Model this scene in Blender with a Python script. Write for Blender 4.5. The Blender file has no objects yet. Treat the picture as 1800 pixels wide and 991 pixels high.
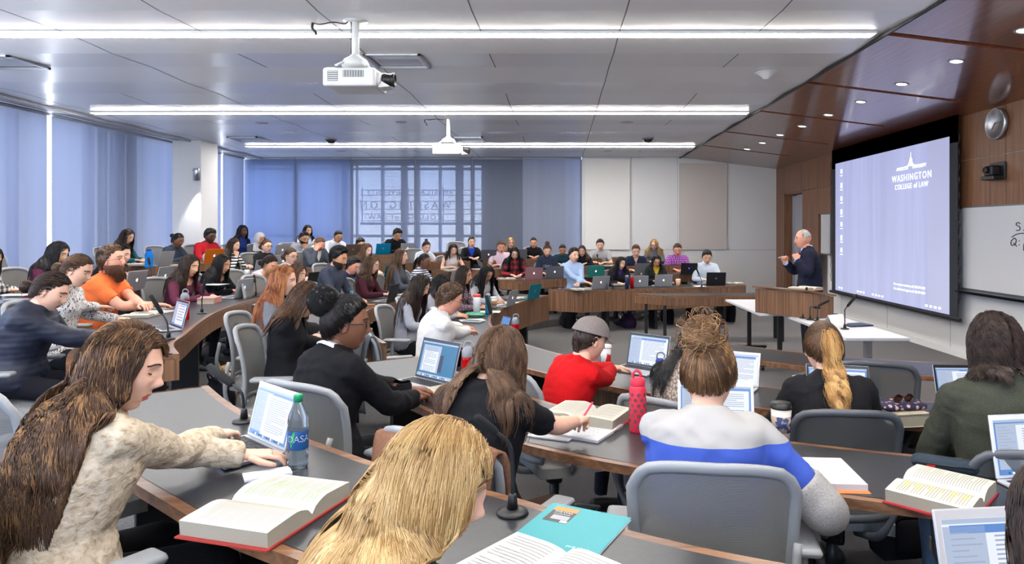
import bpy, math, random
import numpy as np
from mathutils import Vector, Matrix, Euler
R = math.radians
rng = np.random.default_rng(7)
random.seed(7)
SC = bpy.context.scene
COL = SC.collection

# ------------------------------------------------------------------ camera, world, exposure
F, CX, CY, CZ = 1200.0, 985.0, 404.0, 1.78      # focal length and principal point in pixels of the 1800x991 frame
cam_data = bpy.data.cameras.new('camera')
cam_data.sensor_width = 36.0
cam_data.lens = 36.0 * F / 1800.0
cam_data.shift_x = -(CX - 900.0) / 1800.0
cam_data.shift_y = -(495.5 - CY) / 1800.0
cam_data.clip_start = 0.05
cam_data.clip_end = 200
cam = bpy.data.objects.new('camera', cam_data)
cam.location = (0, 0, CZ)
cam.rotation_euler = (R(90), 0, 0)
COL.objects.link(cam)
SC.camera = cam
SC.view_settings.view_transform = 'Standard'
SC.view_settings.look = 'None'
SC.view_settings.gamma = 1.0
SC.view_settings.use_curve_mapping = False
SC.view_settings.exposure = 0.08
SC.cycles.max_bounces = 8
SC.cycles.diffuse_bounces = 4
SC.cycles.glossy_bounces = 3
SC.cycles.transmission_bounces = 6
SC.cycles.transparent_max_bounces = 12
SC.cycles.caustics_reflective = False
SC.cycles.caustics_refractive = False
SC.cycles.sample_clamp_indirect = 4.0
SC.cycles.use_denoising = True

SKY_STRENGTH = 9.0
STRIP_STRENGTH = 78.0
DOWNLIGHT_W = 110.0
world = bpy.data.worlds.new('overcast_sky')
SC.world = world
world.use_nodes = True
_nt = world.node_tree
_bg = _nt.nodes['Background']
_tc = _nt.nodes.new('ShaderNodeTexCoord')
_sp = _nt.nodes.new('ShaderNodeSeparateXYZ')
_rp = _nt.nodes.new('ShaderNodeValToRGB')
_nt.links.new(_tc.outputs['Generated'], _sp.inputs[0])
_mr = _nt.nodes.new('ShaderNodeMapRange'); _mr.inputs[1].default_value = -1.0
_nt.links.new(_sp.outputs['Z'], _mr.inputs[0]); _nt.links.new(_mr.outputs[0], _rp.inputs[0])
_nt.links.new(_rp.outputs[0], _bg.inputs[0])
_rp.color_ramp.elements[0].position = 0.46          # extra glow added below the horizon to lift the ceiling, cool overcast sky above
_rp.color_ramp.elements[0].color = (0.98, 1.05, 1.15, 1)
_rp.color_ramp.elements[1].position = 0.54
_rp.color_ramp.elements[1].color = (0.44, 0.58, 0.88, 1)
_bg.inputs[1].default_value = SKY_STRENGTH

# ------------------------------------------------------------------ projection helpers (a point on a real plane, from the survey of the room)
def W(px, py, z):
    d = F * (CZ - z) / (py - CY)
    return np.array([(px - CX) * d / F, d, z])
def PD(px, py, d):
    return np.array([(px - CX) * d / F, d, CZ - (py - CY) * d / F])
def V3(a):
    return np.array(a, float)
def unit(v):
    v = np.asarray(v, float)
    n = np.linalg.norm(v)
    return v / n if n > 1e-9 else v

# ------------------------------------------------------------------ materials
def srgb(r, g=None, b=None):
    if g is None:
        r, g, b = r
    f = lambda c: (c / 255.0) / 12.92 if c / 255.0 <= 0.04045 else ((c / 255.0 + 0.055) / 1.055) ** 2.4
    return (f(r), f(g), f(b), 1.0)
_M = {}
def mat(name, col=(128, 128, 128), rough=0.6, metal=0.0, emit=None, es=0.0, trans=0.0, alpha=1.0, coat=0.0, sub=0.0, ior=1.45, spec=0.5, sheen=0.0):
    if name in _M:
        return _M[name]
    m = bpy.data.materials.new(name)
    m.use_nodes = True
    b = m.node_tree.nodes['Principled BSDF']
    b.inputs['Base Color'].default_value = srgb(col)
    b.inputs['Roughness'].default_value = rough
    b.inputs['Metallic'].default_value = metal
    b.inputs['Transmission Weight'].default_value = trans
    b.inputs['Alpha'].default_value = alpha
    b.inputs['Coat Weight'].default_value = coat
    b.inputs['IOR'].default_value = ior
    b.inputs['Specular IOR Level'].default_value = spec
    b.inputs['Sheen Weight'].default_value = sheen
    if emit is not None:
        b.inputs['Emission Color'].default_value = srgb(emit)
        b.inputs['Emission Strength'].default_value = es
    _M[name] = m
    return m
def nodes(m):
    return m.node_tree, m.node_tree.nodes['Principled BSDF']
def pattern(name, c1, c2, kind='noise', scale=(1, 1, 1), rough=0.8, bump=0.0, detail=4.0, lo=0.4, hi=0.6, dist=0.0, sheen=0.0, coat=0.0, bscale=None, metal=0.0, spec=0.5, c3=None):
    """two-colour procedural material in object space"""
    if name in _M:
        return _M[name]
    m = mat(name, c1, rough, metal=metal, sheen=sheen, coat=coat, spec=spec)
    nt, b = nodes(m)
    tc = nt.nodes.new('ShaderNodeTexCoord')
    mp = nt.nodes.new('ShaderNodeMapping')
    mp.inputs['Scale'].default_value = scale
    nt.links.new(tc.outputs['Object'], mp.inputs[0])
    if kind == 'noise':
        t = nt.nodes.new('ShaderNodeTexNoise'); t.inputs['Scale'].default_value = 1.0; t.inputs['Detail'].default_value = detail
        t.inputs['Distortion'].default_value = dist; out = t.outputs[0]
    elif kind == 'wave':
        t = nt.nodes.new('ShaderNodeTexWave'); t.inputs['Scale'].default_value = 1.0; t.inputs['Distortion'].default_value = dist
        t.inputs['Detail'].default_value = detail; t.bands_direction = 'Z'; out = t.outputs['Fac']
    elif kind == 'voronoi':
        t = nt.nodes.new('ShaderNodeTexVoronoi'); t.inputs['Scale'].default_value = 1.0; out = t.outputs['Distance']
    nt.links.new(mp.outputs[0], t.inputs[0])
    r = nt.nodes.new('ShaderNodeValToRGB')
    r.color_ramp.elements[0].position = lo; r.color_ramp.elements[1].position = hi
    r.color_ramp.elements[0].color = srgb(c1); r.color_ramp.elements[1].color = srgb(c2)
    if c3 is not None:
        e = r.color_ramp.elements.new((lo + hi) / 2); e.color = srgb(c3)
    nt.links.new(out, r.inputs[0]); nt.links.new(r.outputs[0], b.inputs['Base Color'])
    if bump > 0:
        bp = nt.nodes.new('ShaderNodeBump'); bp.inputs['Strength'].default_value = bump; bp.inputs['Distance'].default_value = 0.01
        nt.links.new(out, bp.inputs['Height']); nt.links.new(bp.outputs[0], b.inputs['Normal'])
    return m
def cloth(name, col, col2=None, scale=220.0, bump=0.25, rough=0.92, sheen=0.0):
    col = tuple(int(c * .90) for c in col)
    if col2 is None:
        col2 = tuple(min(255, int(c * 1.12 + 4)) for c in col)
    return pattern(name, col, col2, 'noise', (scale, scale, scale), rough, bump, 2.0, 0.35, 0.65, sheen=sheen, spec=.15)

# ------------------------------------------------------------------ mesh builder
class MB:
    def __init__(s):
        s.v = []; s.f = []; s.m = []; s.n = 0; s.mats = []; s.sm = []
    def mi(s, m):
        if m is None:
            return 0 if s.mats else s.mi(mat('plain'))
        if m not in s.mats:
            s.mats.append(m)
        return s.mats.index(m)
    def add(s, v, f, m=None, smooth=False):
        v = np.asarray(v, float).reshape(-1, 3)
        i = s.mi(m)
        s.v.append(v)
        o = s.n
        if isinstance(f, np.ndarray):
            f = (f + o).tolist()
        else:
            f = [[a + o for a in q] for q in f]
        s.f += f; s.m += [i] * len(f); s.sm += [smooth] * len(f)
        s.n += len(v)
        return s
    def box(s, c, size, m=None, rz=0.0, rot=None, ch=0.0):
        x, y, z = [q / 2 for q in size]
        if ch > 0:
            return s.cbox(c, size, m, rz, rot, ch)
        v = V3([(-x, -y, -z), (x, -y, -z), (x, y, -z), (-x, y, -z), (-x, -y, z), (x, -y, z), (x, y, z), (-x, y, z)])
        v = s._tr(v, c, rz, rot)
        return s.add(v, [(0, 3, 2, 1), (4, 5, 6, 7), (0, 1, 5, 4), (1, 2, 6, 5), (2, 3, 7, 6), (3, 0, 4, 7)], m)
    def _tr(s, v, c, rz=0.0, rot=None):
        if rot is not None:
            v = v @ np.array(rot).T
        elif rz:
            ca, sa = math.cos(rz), math.sin(rz)
            v = v @ np.array([[ca, sa, 0], [-sa, ca, 0], [0, 0, 1]])
        return v + np.asarray(c, float)
    def cbox(s, c, size, m, rz=0.0, rot=None, ch=0.005, smooth=False):
        """box with chamfered edges, a stack of rounded rectangles"""
        x, y, z = [q / 2 for q in size]
        ch = min(ch, x * .95, y * .95, z * .95)
        rows = []
        def rr(a, b, r, zz):
            p = []
            for (sx, sy, a0) in ((1, 1, 0), (-1, 1, 90), (-1, -1, 180), (1, -1, 270)):
                for k in (0, 45, 90):
                    t = R(a0 + k)
                    p.append((sx * (a - r) + r * math.cos(t), sy * (b - r) + r * math.sin(t), zz))
            return p
        k = ch * 0.3
        rows = [rr(x - ch, y - ch, ch * .5, -z), rr(x - k, y - k, ch, -z + k), rr(x, y, ch, -z + ch), rr(x, y, ch, z - ch), rr(x - k, y - k, ch, z - k), rr(x - ch, y - ch, ch * .5, z)]
        n = 12
        v = V3(rows).reshape(-1, 3)
        f = []
        for r in range(5):
            for i in range(n):
                j = (i + 1) % n
                f.append((r * n + i, r * n + j, (r + 1) * n + j, (r + 1) * n + i))
        f.append(tuple(range(n - 1, -1, -1))); f.append(tuple(range(5 * n, 6 * n)))
        return s.add(s._tr(v, c, rz, rot), f, m, smooth)
    def tube(s, path, rad, n=8, m=None, cap=True, flat=1.0, up=None, smooth=True):
        path = np.asarray(path, float); k = len(path)
        rad = np.broadcast_to(np.asarray(rad, float), (k,)) if np.ndim(rad) < 2 else np.asarray(rad, float)
        t = np.gradient(path, axis=0)
        t /= np.maximum(np.linalg.norm(t, axis=1, keepdims=True), 1e-9)
        u = np.array([0, 0, 1.0]) if up is None else np.asarray(up, float)
        if up is None and abs(t[0] @ u) > 0.9:
            u = np.array([1.0, 0, 0])
        V = []
        a = np.arange(n) * 2 * math.pi / n
        side = None
        for i in range(k):
            if side is None or up is not None:
                sd = np.cross(t[i], u)
                if np.linalg.norm(sd) < 1e-6:
                    sd = np.cross(t[i], [0, 1, 0.01])
            else:
                sd = side - t[i] * (side @ t[i])
            sd = unit(sd); side = sd
            nn = np.cross(sd, t[i])
            if rad.ndim == 2:
                ra, rb = rad[i]
            else:
                ra = rad[i]; rb = rad[i] * flat
            V.append(path[i] + np.outer(np.cos(a) * ra, sd) + np.outer(np.sin(a) * rb, nn))
        V = np.concatenate(V)
        f = []
        for i in range(k - 1):
            for j in range(n):
                j2 = (j + 1) % n
                f.append((i * n + j, i * n + j2, (i + 1) * n + j2, (i + 1) * n + j))
        if cap:
            f.append(tuple(range(n - 1, -1, -1))); f.append(tuple((k - 1) * n + q for q in range(n)))
        return s.add(V, f, m, smooth)
    def lathe(s, prof, c=(0, 0, 0), n=24, m=None, rot=None, smooth=True):
        prof = V3(prof); k = len(prof)
        a = np.arange(n) * 2 * math.pi / n
        v = np.concatenate([np.stack([np.cos(a) * r, np.sin(a) * r, np.full(n, z)], 1) for r, z in prof])
        f = []
        for i in range(k - 1):
            for j in range(n):
                j2 = (j + 1) % n
                f.append((i * n + j, i * n + j2, (i + 1) * n + j2, (i + 1) * n + j))
        if prof[0][0] > 1e-5: f.append(tuple(range(n - 1, -1, -1)))
        if prof[-1][0] > 1e-5: f.append(tuple((k - 1) * n + q for q in range(n)))
        return s.add(s._tr(v, c, 0, rot), f, m, smooth)
    def ell(s, c, r, m=None, rot=None, nu=16, nv=10):
        th = np.linspace(0, math.pi, nv + 1)[1:-1]; ph = np.arange(nu) * 2 * math.pi / nu
        v = [(0, 0, -1)]
        for t in th:
            for p in ph:
                v.append((math.sin(t) * math.cos(p), math.sin(t) * math.sin(p), -math.cos(t)))
        v.append((0, 0, 1))
        v = V3(v) * np.asarray(r, float)
        f = []
        for j in range(nu):
            f.append((0, 1 + (j + 1) % nu, 1 + j))
        for i in range(len(th) - 1):
            for j in range(nu):
                a = 1 + i * nu + j; b = 1 + i * nu + (j + 1) % nu
                f.append((a, b, b + nu, a + nu))
        L = len(v) - 1; o = 1 + (len(th) - 1) * nu
        for j in range(nu):
            f.append((L, o + j, o + (j + 1) % nu))
        return s.add(s._tr(v, c, 0, rot), f, m, True)
    def prism(s, poly, z0, z1, m=None, mside=None):
        poly = V3(poly)[:, :2]
        n = len(poly)
        area = 0.5 * sum(poly[i][0] * poly[(i + 1) % n][1] - poly[(i + 1) % n][0] * poly[i][1] for i in range(n))
        if area < 0: poly = poly[::-1]
        v = [(x, y, z0) for x, y in poly] + [(x, y, z1) for x, y in poly]
        s.add(v, [tuple(range(n, 2 * n)), tuple(range(n - 1, -1, -1))], m)
        s.add(v, [(i, (i + 1) % n, n + (i + 1) % n, n + i) for i in range(n)], mside or m)
        return s
    def quad(s, a, b, c, d, m=None):
        return s.add([a, b, c, d], [(0, 1, 2, 3)], m)
    def grid(s, P, m=None, smooth=True, close_u=False):
        P = np.asarray(P, float); a, b = P.shape[:2]
        f = []
        for i in range(a - 1):
            for j in range(b if close_u else b - 1):
                j2 = (j + 1) % b
                f.append((i * b + j, i * b + j2, (i + 1) * b + j2, (i + 1) * b + j))
        return s.add(P.reshape(-1, 3), f, m, smooth)
    def mesh(s, name):
        me = bpy.data.meshes.new(name)
        v = np.concatenate(s.v) if s.v else np.zeros((0, 3))
        me.from_pydata(v.tolist(), [], s.f)
        for m in s.mats: me.materials.append(m)
        if s.f:
            me.polygons.foreach_set('material_index', s.m)
            me.polygons.foreach_set('use_smooth', s.sm)
        me.update()
        return me
    def obj(s, name, parent=None, loc=None, rz=0.0):
        o = bpy.data.objects.new(name, s.mesh(name))
        COL.objects.link(o)
        if loc is not None: o.location = loc
        if rz: o.rotation_euler = (0, 0, rz)
        if parent is not None: o.parent = parent
        return o
def thing(name, label, cat, loc=(0, 0, 0), rz=0.0, group=None, rot=None):
    o = bpy.data.objects.new(name, None)
    o.empty_display_size = 0.1
    COL.objects.link(o)
    o.location = loc
    o.rotation_euler = rot if rot is not None else (0, 0, rz)
    tag(o, label, cat, group)
    return o
def tag(o, label, cat, group=None, kind=None):
    if label: o['label'] = label
    if cat: o['category'] = cat
    if group: o['group'] = group
    if kind: o['kind'] = kind
    return o
def struct(o, label=None):
    o['kind'] = 'structure'
    if label: o['label'] = label
    return o
def dup(root, loc=None, rz=None, label=None, group=None, rot=None, parent=None):
    r = root.copy(); COL.objects.link(r)
    if parent is not None:
        r.parent = parent
    if loc is not None: r.location = loc
    if rz is not None: r.rotation_euler = (0, 0, rz)
    if rot is not None: r.rotation_euler = rot
    if label: r['label'] = label
    if group: r['group'] = group
    for ch in KIDS(root):
        dup(ch, parent=r)
    return r
def KIDS(root):
    return [c for c in root.children]
def catmull(P, n=8):
    P = V3(P); out = []
    Q = np.vstack([2 * P[0] - P[1], P, 2 * P[-1] - P[-2]])
    for i in range(1, len(Q) - 2):
        a, b, c, d = Q[i - 1], Q[i], Q[i + 1], Q[i + 2]
        for k in range(n):
            t = k / n
            out.append(0.5 * ((2 * b) + (-a + c) * t + (2 * a - 5 * b + 4 * c - d) * t * t + (-a + 3 * b - 3 * c + d) * t ** 3))
    out.append(P[-1])
    return np.array(out)
def rotz(a):
    c, s_ = math.cos(a), math.sin(a)
    return np.array([[c, -s_, 0], [s_, c, 0], [0, 0, 1.0]])
def frame(fwd, up=(0, 0, 1)):
    """columns: right, forward, up"""
    f = unit(fwd); r = unit(np.cross(f, up)); u = np.cross(r, f)
    return np.stack([r, f, u], 1)
def text_mesh(body, size, m, name='lettering', extrude=0.0006, align='CENTER', shear=0.0, spacing=1.0):
    cu = bpy.data.curves.new(name, 'FONT')
    cu.body = body; cu.size = size; cu.extrude = extrude; cu.align_x = align; cu.align_y = 'CENTER'; cu.shear = shear
    cu.space_character = spacing; cu.resolution_u = 3
    o = bpy.data.objects.new(name, cu); COL.objects.link(o)
    dg = bpy.context.evaluated_depsgraph_get()
    me = bpy.data.meshes.new_from_object(o.evaluated_get(dg))
    bpy.data.objects.remove(o)
    v = np.empty(len(me.vertices) * 3); me.vertices.foreach_get('co', v)
    f = [list(p.vertices) for p in me.polygons]
    bpy.data.meshes.remove(me)
    return v.reshape(-1, 3), f
def put_text(mb, body, size, m, origin, right, up, **kw):
    v, f = text_mesh(body, size, m, **kw)
    r = unit(right); u = unit(up); n = np.cross(r, u)
    mb.add(np.asarray(origin) + v[:, :1] * r + v[:, 1:2] * u + v[:, 2:3] * n, f, m)
# ------------------------------------------------------------------ shared materials
def wood(name, c1, c2, axis='z', rough=0.35, coat=0.0, fine=60.0, spec=0.5):
    sc = {'z': (fine, fine, 1.2), 'x': (1.2, fine, fine), 'y': (fine, 1.2, fine)}[axis]
    return pattern(name, c1, c2, 'noise', sc, rough, 0.04, 5.0, 0.33, 0.68, 0.6, coat=coat, spec=spec)
WALNUT = wood('walnut_panel', (84, 58, 41), (136, 101, 74), 'z', 0.4)
WALNUT_EDGE = wood('walnut_edge', (92, 62, 44), (138, 100, 72), 'x', 0.3, fine=40)
WALNUT_WALL = wood('walnut_wall', (98, 64, 42), (134, 94, 66), 'z', 0.4, fine=40)
WALNUT_CEIL = wood('walnut_ceiling', (112, 62, 44), (138, 84, 62), 'y', 0.28, coat=0.9, fine=30)
nodes(WALNUT_CEIL)[1].inputs['Coat Roughness'].default_value = .1
LINO = pattern('desk_linoleum', (38, 40, 44), (43, 45, 49), 'noise', (60, 60, 60), 0.30, 0.0, 2)
BLACK = mat('black_steel', (16, 16, 18), 0.45)
BLACKP = mat('black_plastic', (22, 22, 24), 0.4)
WHITE = mat('white_laminate', (198, 200, 205), 0.35)
PAINT = mat('white_paint', (222, 221, 220), 0.7)
SILVER = mat('brushed_aluminium', (190, 192, 196), 0.32, 0.9)
GREYM = mat('grey_metal', (120, 122, 126), 0.4, 0.7)

D = 17.65; CEIL = 3.66; XR = 5.6; XL = -8.35; XS = 3.1; YN = -3.0; ZR = 3.35
TIER = {1: 0.0, 2: 0.0, 3: 0.13, 4: 0.26, 5: 0.39, 6: 0.52}
ROW = {
 1: [(1.35, 6.4), (1.66, 6.12), (2.06, 5.78), (2.31, 5.6), (2.98, 5.36), (4.0, 5.2), (5.3, 5.15)],
 2: [(5.3, 4.05), (3.4, 3.95), (2.4, 4.1), (1.6, 4.4), (.8, 4.9), (.1, 5.6), (-.45, 6.5), (-.73, 7.38), (-.83, 8.2), (-.81, 8.73), (-.67, 9.5), (-.29, 10.67), (.39, 11.66), (1.66, 12.1), (2.6, 12.5), (3.5, 12.87)],
 3: [(5.6, 2.75), (3.6, 2.6), (1.83, 2.69), (.99, 2.94), (.22, 3.34), (-.38, 4.0), (-.8, 4.6), (-1.4, 5.5), (-1.9, 6.6), (-2.18, 7.8), (-2.03, 9.25), (-1.8, 10.3), (-1.5, 11.2), (-.75, 12.0), (-.13, 12.7), (1.0, 13.5), (2.5, 14.1), (3.2, 14.3)],
 4: [(5.6, 1.2), (2.5, 1.15), (1.2, 1.35), (.52, 1.6), (.17, 1.78), (-.16, 2.01), (-.55, 2.25), (-.72, 2.37), (-1.28, 2.85), (-1.77, 3.43), (-2.4, 4.3), (-2.66, 4.7), (-2.8, 5.1), (-3.07, 5.85), (-3.3, 6.64), (-3.45, 7.7), (-3.45, 8.8), (-3.3, 9.9), (-3.0, 11.0), (-2.6, 12.0), (-2.1, 12.95), (-1.2, 13.6), (0, 14.15), (.98, 14.6), (2.5, 15.0), (3.2, 15.2)],
 5: [(5.6, -.6), (1.0, -.7), (-1.2, .1), (-2.7, 1.5), (-3.6, 3.4), (-4.15, 5.06), (-4.57, 7.05), (-4.68, 7.65), (-4.72, 8.2), (-4.77, 9.2), (-4.6, 10.2), (-4.2, 11.3), (-3.7, 12.3), (-3.1, 13.2), (-2.3, 14.0), (-1.2, 14.7), (0, 15.3), (1.2, 15.8), (3.3, 16.3)],
 6: [(1.0, -2.6), (-2.5, -1.2), (-4.4, 1.0), (-5.4, 3.2), (-5.9, 6), (-6.1, 8), (-6.15, 9.5), (-6.1, 10.6), (-5.8, 11.6), (-5.3, 12.6), (-4.5, 13.5), (-3.6, 14.5), (-2.8, 15.2), (-1.8, 15.9), (-.5, 16.45), (1, 16.9), (3.3, 17.2)],
}
CURVE = {k: catmull([(x, y, 0) for x, y in v], 10) for k, v in ROW.items()}
def seg(row, a, b):
    """stretch of a row's inner edge between two control points (fractional index)"""
    n = 10
    c = CURVE[row]
    i0, i1 = int(round(a * n)), int(round(b * n))
    return c[i0:i1 + 1]
def offset(c, w, side=1):
    t = np.gradient(c[:, :2], axis=0)
    t /= np.linalg.norm(t, axis=1, keepdims=True)
    nrm = np.stack([-t[:, 1], t[:, 0]], 1) * side
    out = c.copy(); out[:, :2] += nrm * w
    return out
def outward(c):
    ctr = np.array([3.4, 9.15])
    t = c[len(c) // 2 + 1, :2] - c[len(c) // 2 - 1, :2]
    nrm = np.array([-t[1], t[0]])
    return 1 if nrm @ (c[len(c) // 2, :2] - ctr) > 0 else -1

# ------------------------------------------------------------------ floor and tiers
CARPET = pattern('carpet', (74, 73, 74), (100, 98, 98), 'noise', (90, 90, 90), 0.95, 0.5, 3, 0.3, 0.7)
_nt2, _b2 = nodes(CARPET)
mb = MB(); mb.box((-1.4, 7.3, -0.05), (14.4, 21.2, 0.1), CARPET)
struct(mb.obj('floor'))
for k in (3, 4, 5, 6):
    c = CURVE[k]
    s_ = -outward(c)
    c2 = offset(c, 0.10, s_)
    if k == 6:
        poly = [(1.0, YN)] + [tuple(p[:2]) for p in c2] + [(3.3, D), (XL, D), (XL, YN)]
    else:
        poly = [tuple(p[:2]) for p in c2] + [(3.35 if k < 6 else 3.3, D), (XL, D), (XL, YN), (XR, YN)]
    mb = MB(); mb.prism(poly, TIER[k] - 0.13, TIER[k], CARPET)
    o = struct(mb.obj('floor_tier_%d' % (k - 2)))

# ------------------------------------------------------------------ ceiling
CEILP = mat('ceiling_panel', (250, 249, 248), 0.32, spec=0.5, coat=.35)
nodes(CEILP)[1].inputs['Coat Roughness'].default_value = .22
SEAM = mat('ceiling_seam', (120, 121, 124), 0.8)
def ceiling():
    mb = MB()
    xs = [XL + .62, XS]
    # folded profile, repeating with the light strips every 4.35 m
    prof = []
    y0 = 6.45 - 4.35 * 2
    fold = [(0.0, 0.0), (0.13, 0.0), (0.74, -0.022), (1.42, 0.0), (2.15, -0.022), (2.95, 0.0), (3.68, -0.022), (4.35, 0.0)]
    pts = []
    for k in range(6):
        for (a, h) in fold[:-1]:
            y = y0 + 4.35 * k + a
            if YN <= y <= D: pts.append((y, CEIL + h))
    pts = [(YN, CEIL)] + pts + [(D, CEIL)]
    for (ya, za), (yb, zb) in zip(pts[:-1], pts[1:]):
        mb.quad((xs[0], ya, za), (xs[0], yb, zb), (xs[1], yb, zb), (xs[1], ya, za), CEILP)
    # slab above closes the void
    mb.box(((XL + XS) / 2, (D + YN) / 2, CEIL + .12), (XS - XL + .3, D - YN + .4, .1), CEILP)
    o = struct(mb.obj('ceiling'))
    # seams: long joints and shorter staggered ones
    sm = MB()
    def joint(x, ya, yb):
        for (y1, z1), (y2, z2) in zip(pts[:-1], pts[1:]):
            a, b = max(y1, ya), min(y2, yb)
            if b - a < 0.01: continue
            za = z1 + (z2 - z1) * (a - y1) / (y2 - y1); zb = z1 + (z2 - z1) * (b - y1) / (y2 - y1)
            sm.quad((x - .006, a, za - .002), (x + .006, a, za - .002), (x + .006, b, zb - .002), (x - .006, b, zb - .002), SEAM)
    for x in (-7.38, -4.72, -2.06, 0.56):
        joint(x, YN, D)
    cells = [y0 + 4.35 * k for k in range(6)]
    for yc in cells:
        for x in (-6.05, -3.4, -.75, 1.88):
            joint(x, yc - .65, yc); joint(x, yc + .75, yc + 1.45); joint(x, yc + 2.95, yc + 3.7)
    for yc in cells:
        y = yc - .62
        if y > YN: sm.quad((xs[0], y - .005, CEIL - .004), (xs[1], y - .005, CEIL - .004), (xs[1], y + .005, CEIL - .004), (xs[0], y + .005, CEIL - .004), SEAM)
    c2 = struct(sm.obj('ceiling_seams', parent=o))
    # soffit edge along the window wall
    mb = MB()
    mb.box((XL + .31, (D + YN) / 2, CEIL + .03), (.62, D - YN, .05), mat('soffit_paint', (196, 198, 202), .6))
    mb.box((XL + .65, (D + YN) / 2, CEIL - .025), (.03, D - YN, .06), mat('soffit_trim', (170, 172, 176), .5, .3))
    struct(mb.obj('trim_1'))
ceiling()
LAMP = mat('lamp_diffuser', (255, 255, 255), 0.5, emit=(255, 250, 244), es=STRIP_STRENGTH)
for i, y in enumerate((-2.25, 2.12, 6.46, 10.82, 15.17)):
    x0 = XL + 1.35 if i != 3 else XL + .9
    x1 = XS - .12
    g = thing('strip_light', ('recessed linear ceiling light over the nearest rows', 'recessed linear ceiling light just above the camera', 'longest recessed linear ceiling light, above the front projector',
              'recessed linear ceiling light crossing the middle of the room', 'recessed linear ceiling light closest to the far wall')[i], 'ceiling light', (0, y, CEIL - .004), group='linear lights in the ceiling')
    mb = MB(); mb.box(((x0 + x1) / 2,   .065, -.006), (x1 - x0, .112, .034), LAMP); mb.obj('diffuser', g)
    mb = MB()
    mb.box(((x0 + x1) / 2, .0, -.002), (x1 - x0 + .03, .015, .03), PAINT); mb.box(((x0 + x1) / 2, .13, -.002), (x1 - x0 + .03, .015, .03), PAINT)
    mb.box((x0 - .01, .065, -.002), (.015, .13, .03), PAINT); mb.box((x1 + .01, .065, -.002), (.015, .13, .03), PAINT)
    mb.obj('frame', g)
# sloping walnut ceiling over the teaching wall
SL = (CEIL - ZR) / (XR - XS)
def woodz(x): return CEIL - (x - XS) * SL
def on_wood(px, py):
    a = (px - CX) / F; b = (CY - py) / F
    d = (CEIL + XS * SL - CZ) / (b + a * SL)
    return np.array([a * d, d, woodz(a * d)])
mb = MB()
slots = [0.2, 2.3, 4.38, 6.47, 8.62, 10.7, 12.96, 15.06]
ys = [YN] + [v for s_ in slots for v in (s_, s_ + .11)] + [D]
xe = 5.12
for i in range(0, len(ys) - 1):
    ya, yb = ys[i], ys[i + 1]
    if i % 2 == 0:
        mb.quad((XS, ya, woodz(XS)), (XS, yb, woodz(XS)), (xe, yb, woodz(xe)), (xe, ya, woodz(xe)), WALNUT_CEIL)
    else:   # recessed slot
        dk = mat('slot_black', (20, 14, 12), .8)
        h = .09
        mb.quad((XS, ya, woodz(XS) + h), (XS, yb, woodz(XS) + h), (xe, yb, woodz(xe) + h), (xe, ya, woodz(xe) + h), dk)
        for y in (ya, yb):
            mb.quad((XS, y, woodz(XS)), (xe, y, woodz(xe)), (xe, y, woodz(xe) + h), (XS, y, woodz(XS) + h), WALNUT_CEIL)
        mb.quad((xe, ya, woodz(xe)), (xe, yb, woodz(xe)), (xe, yb, woodz(xe) + h), (xe, ya, woodz(xe) + h), WALNUT_CEIL)
mb.quad((xe, YN, woodz(xe)), (xe, D, woodz(xe)), (XR, D, woodz(XR)), (XR, YN, woodz(XR)), WALNUT_CEIL)
mb.box((XS - .012, (D + YN) / 2, CEIL - .005), (.024, D - YN, .07), mat('dark_edge_strip', (30, 26, 24), .6))  # dark strip along the edge of the walnut slope
mb.box(((XS + XR) / 2 + .1, (D + YN) / 2, CEIL + .2), (XR - XS + .5, D - YN, .05), BLACK)
struct(mb.obj('ceiling_wood'))
for i, (px, py) in enumerate([(1800, 54), (1681, 108), (1585, 148), (1513, 179), (1456, 202), (1410, 222), (1371, 237), (1340, 251), (1313, 262)]):
    p = on_wood(px, py)
    lab = ['recessed downlight in the walnut ceiling at the right edge of the picture', 'recessed downlight above the clock, second nearest', 'third nearest recessed downlight in the walnut ceiling',
           'fourth nearest recessed downlight in the walnut ceiling', 'middle one of the nine downlights in the walnut ceiling', 'sixth downlight in the walnut ceiling counted from the camera',
           'third downlight from the far wall in the walnut ceiling', 'second downlight from the far wall in the walnut ceiling', 'downlight of the walnut ceiling closest to the far wall'][i]
    g = thing('downlight', lab, 'ceiling light', p, group='downlights in the walnut ceiling', rot=(0, math.atan(SL), 0))
    mb = MB(); mb.lathe([(.058, -.001), (.075, -.008), (.082, -.004), (.082, .0)], n=24, m=SILVER); mb.obj('trim_ring', g)
    mb = MB(); mb.lathe([(0.0001, -.0), (.058, -.003)], n=24, m=mat('downlight_lens', (255, 255, 255), .3, emit=(255, 240, 220), es=6.0)); mb.obj('lens', g)
    ld = bpy.data.lights.new('downlight_lamp', 'SPOT'); ld.energy = DOWNLIGHT_W; ld.color = (1, .93, .84); ld.spot_size = R(95); ld.spot_blend = .7; ld.shadow_soft_size = .05
    lo = bpy.data.objects.new('downlight_lamp', ld); COL.objects.link(lo); lo.parent = g; lo.location = (0, 0, -.03)

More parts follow.
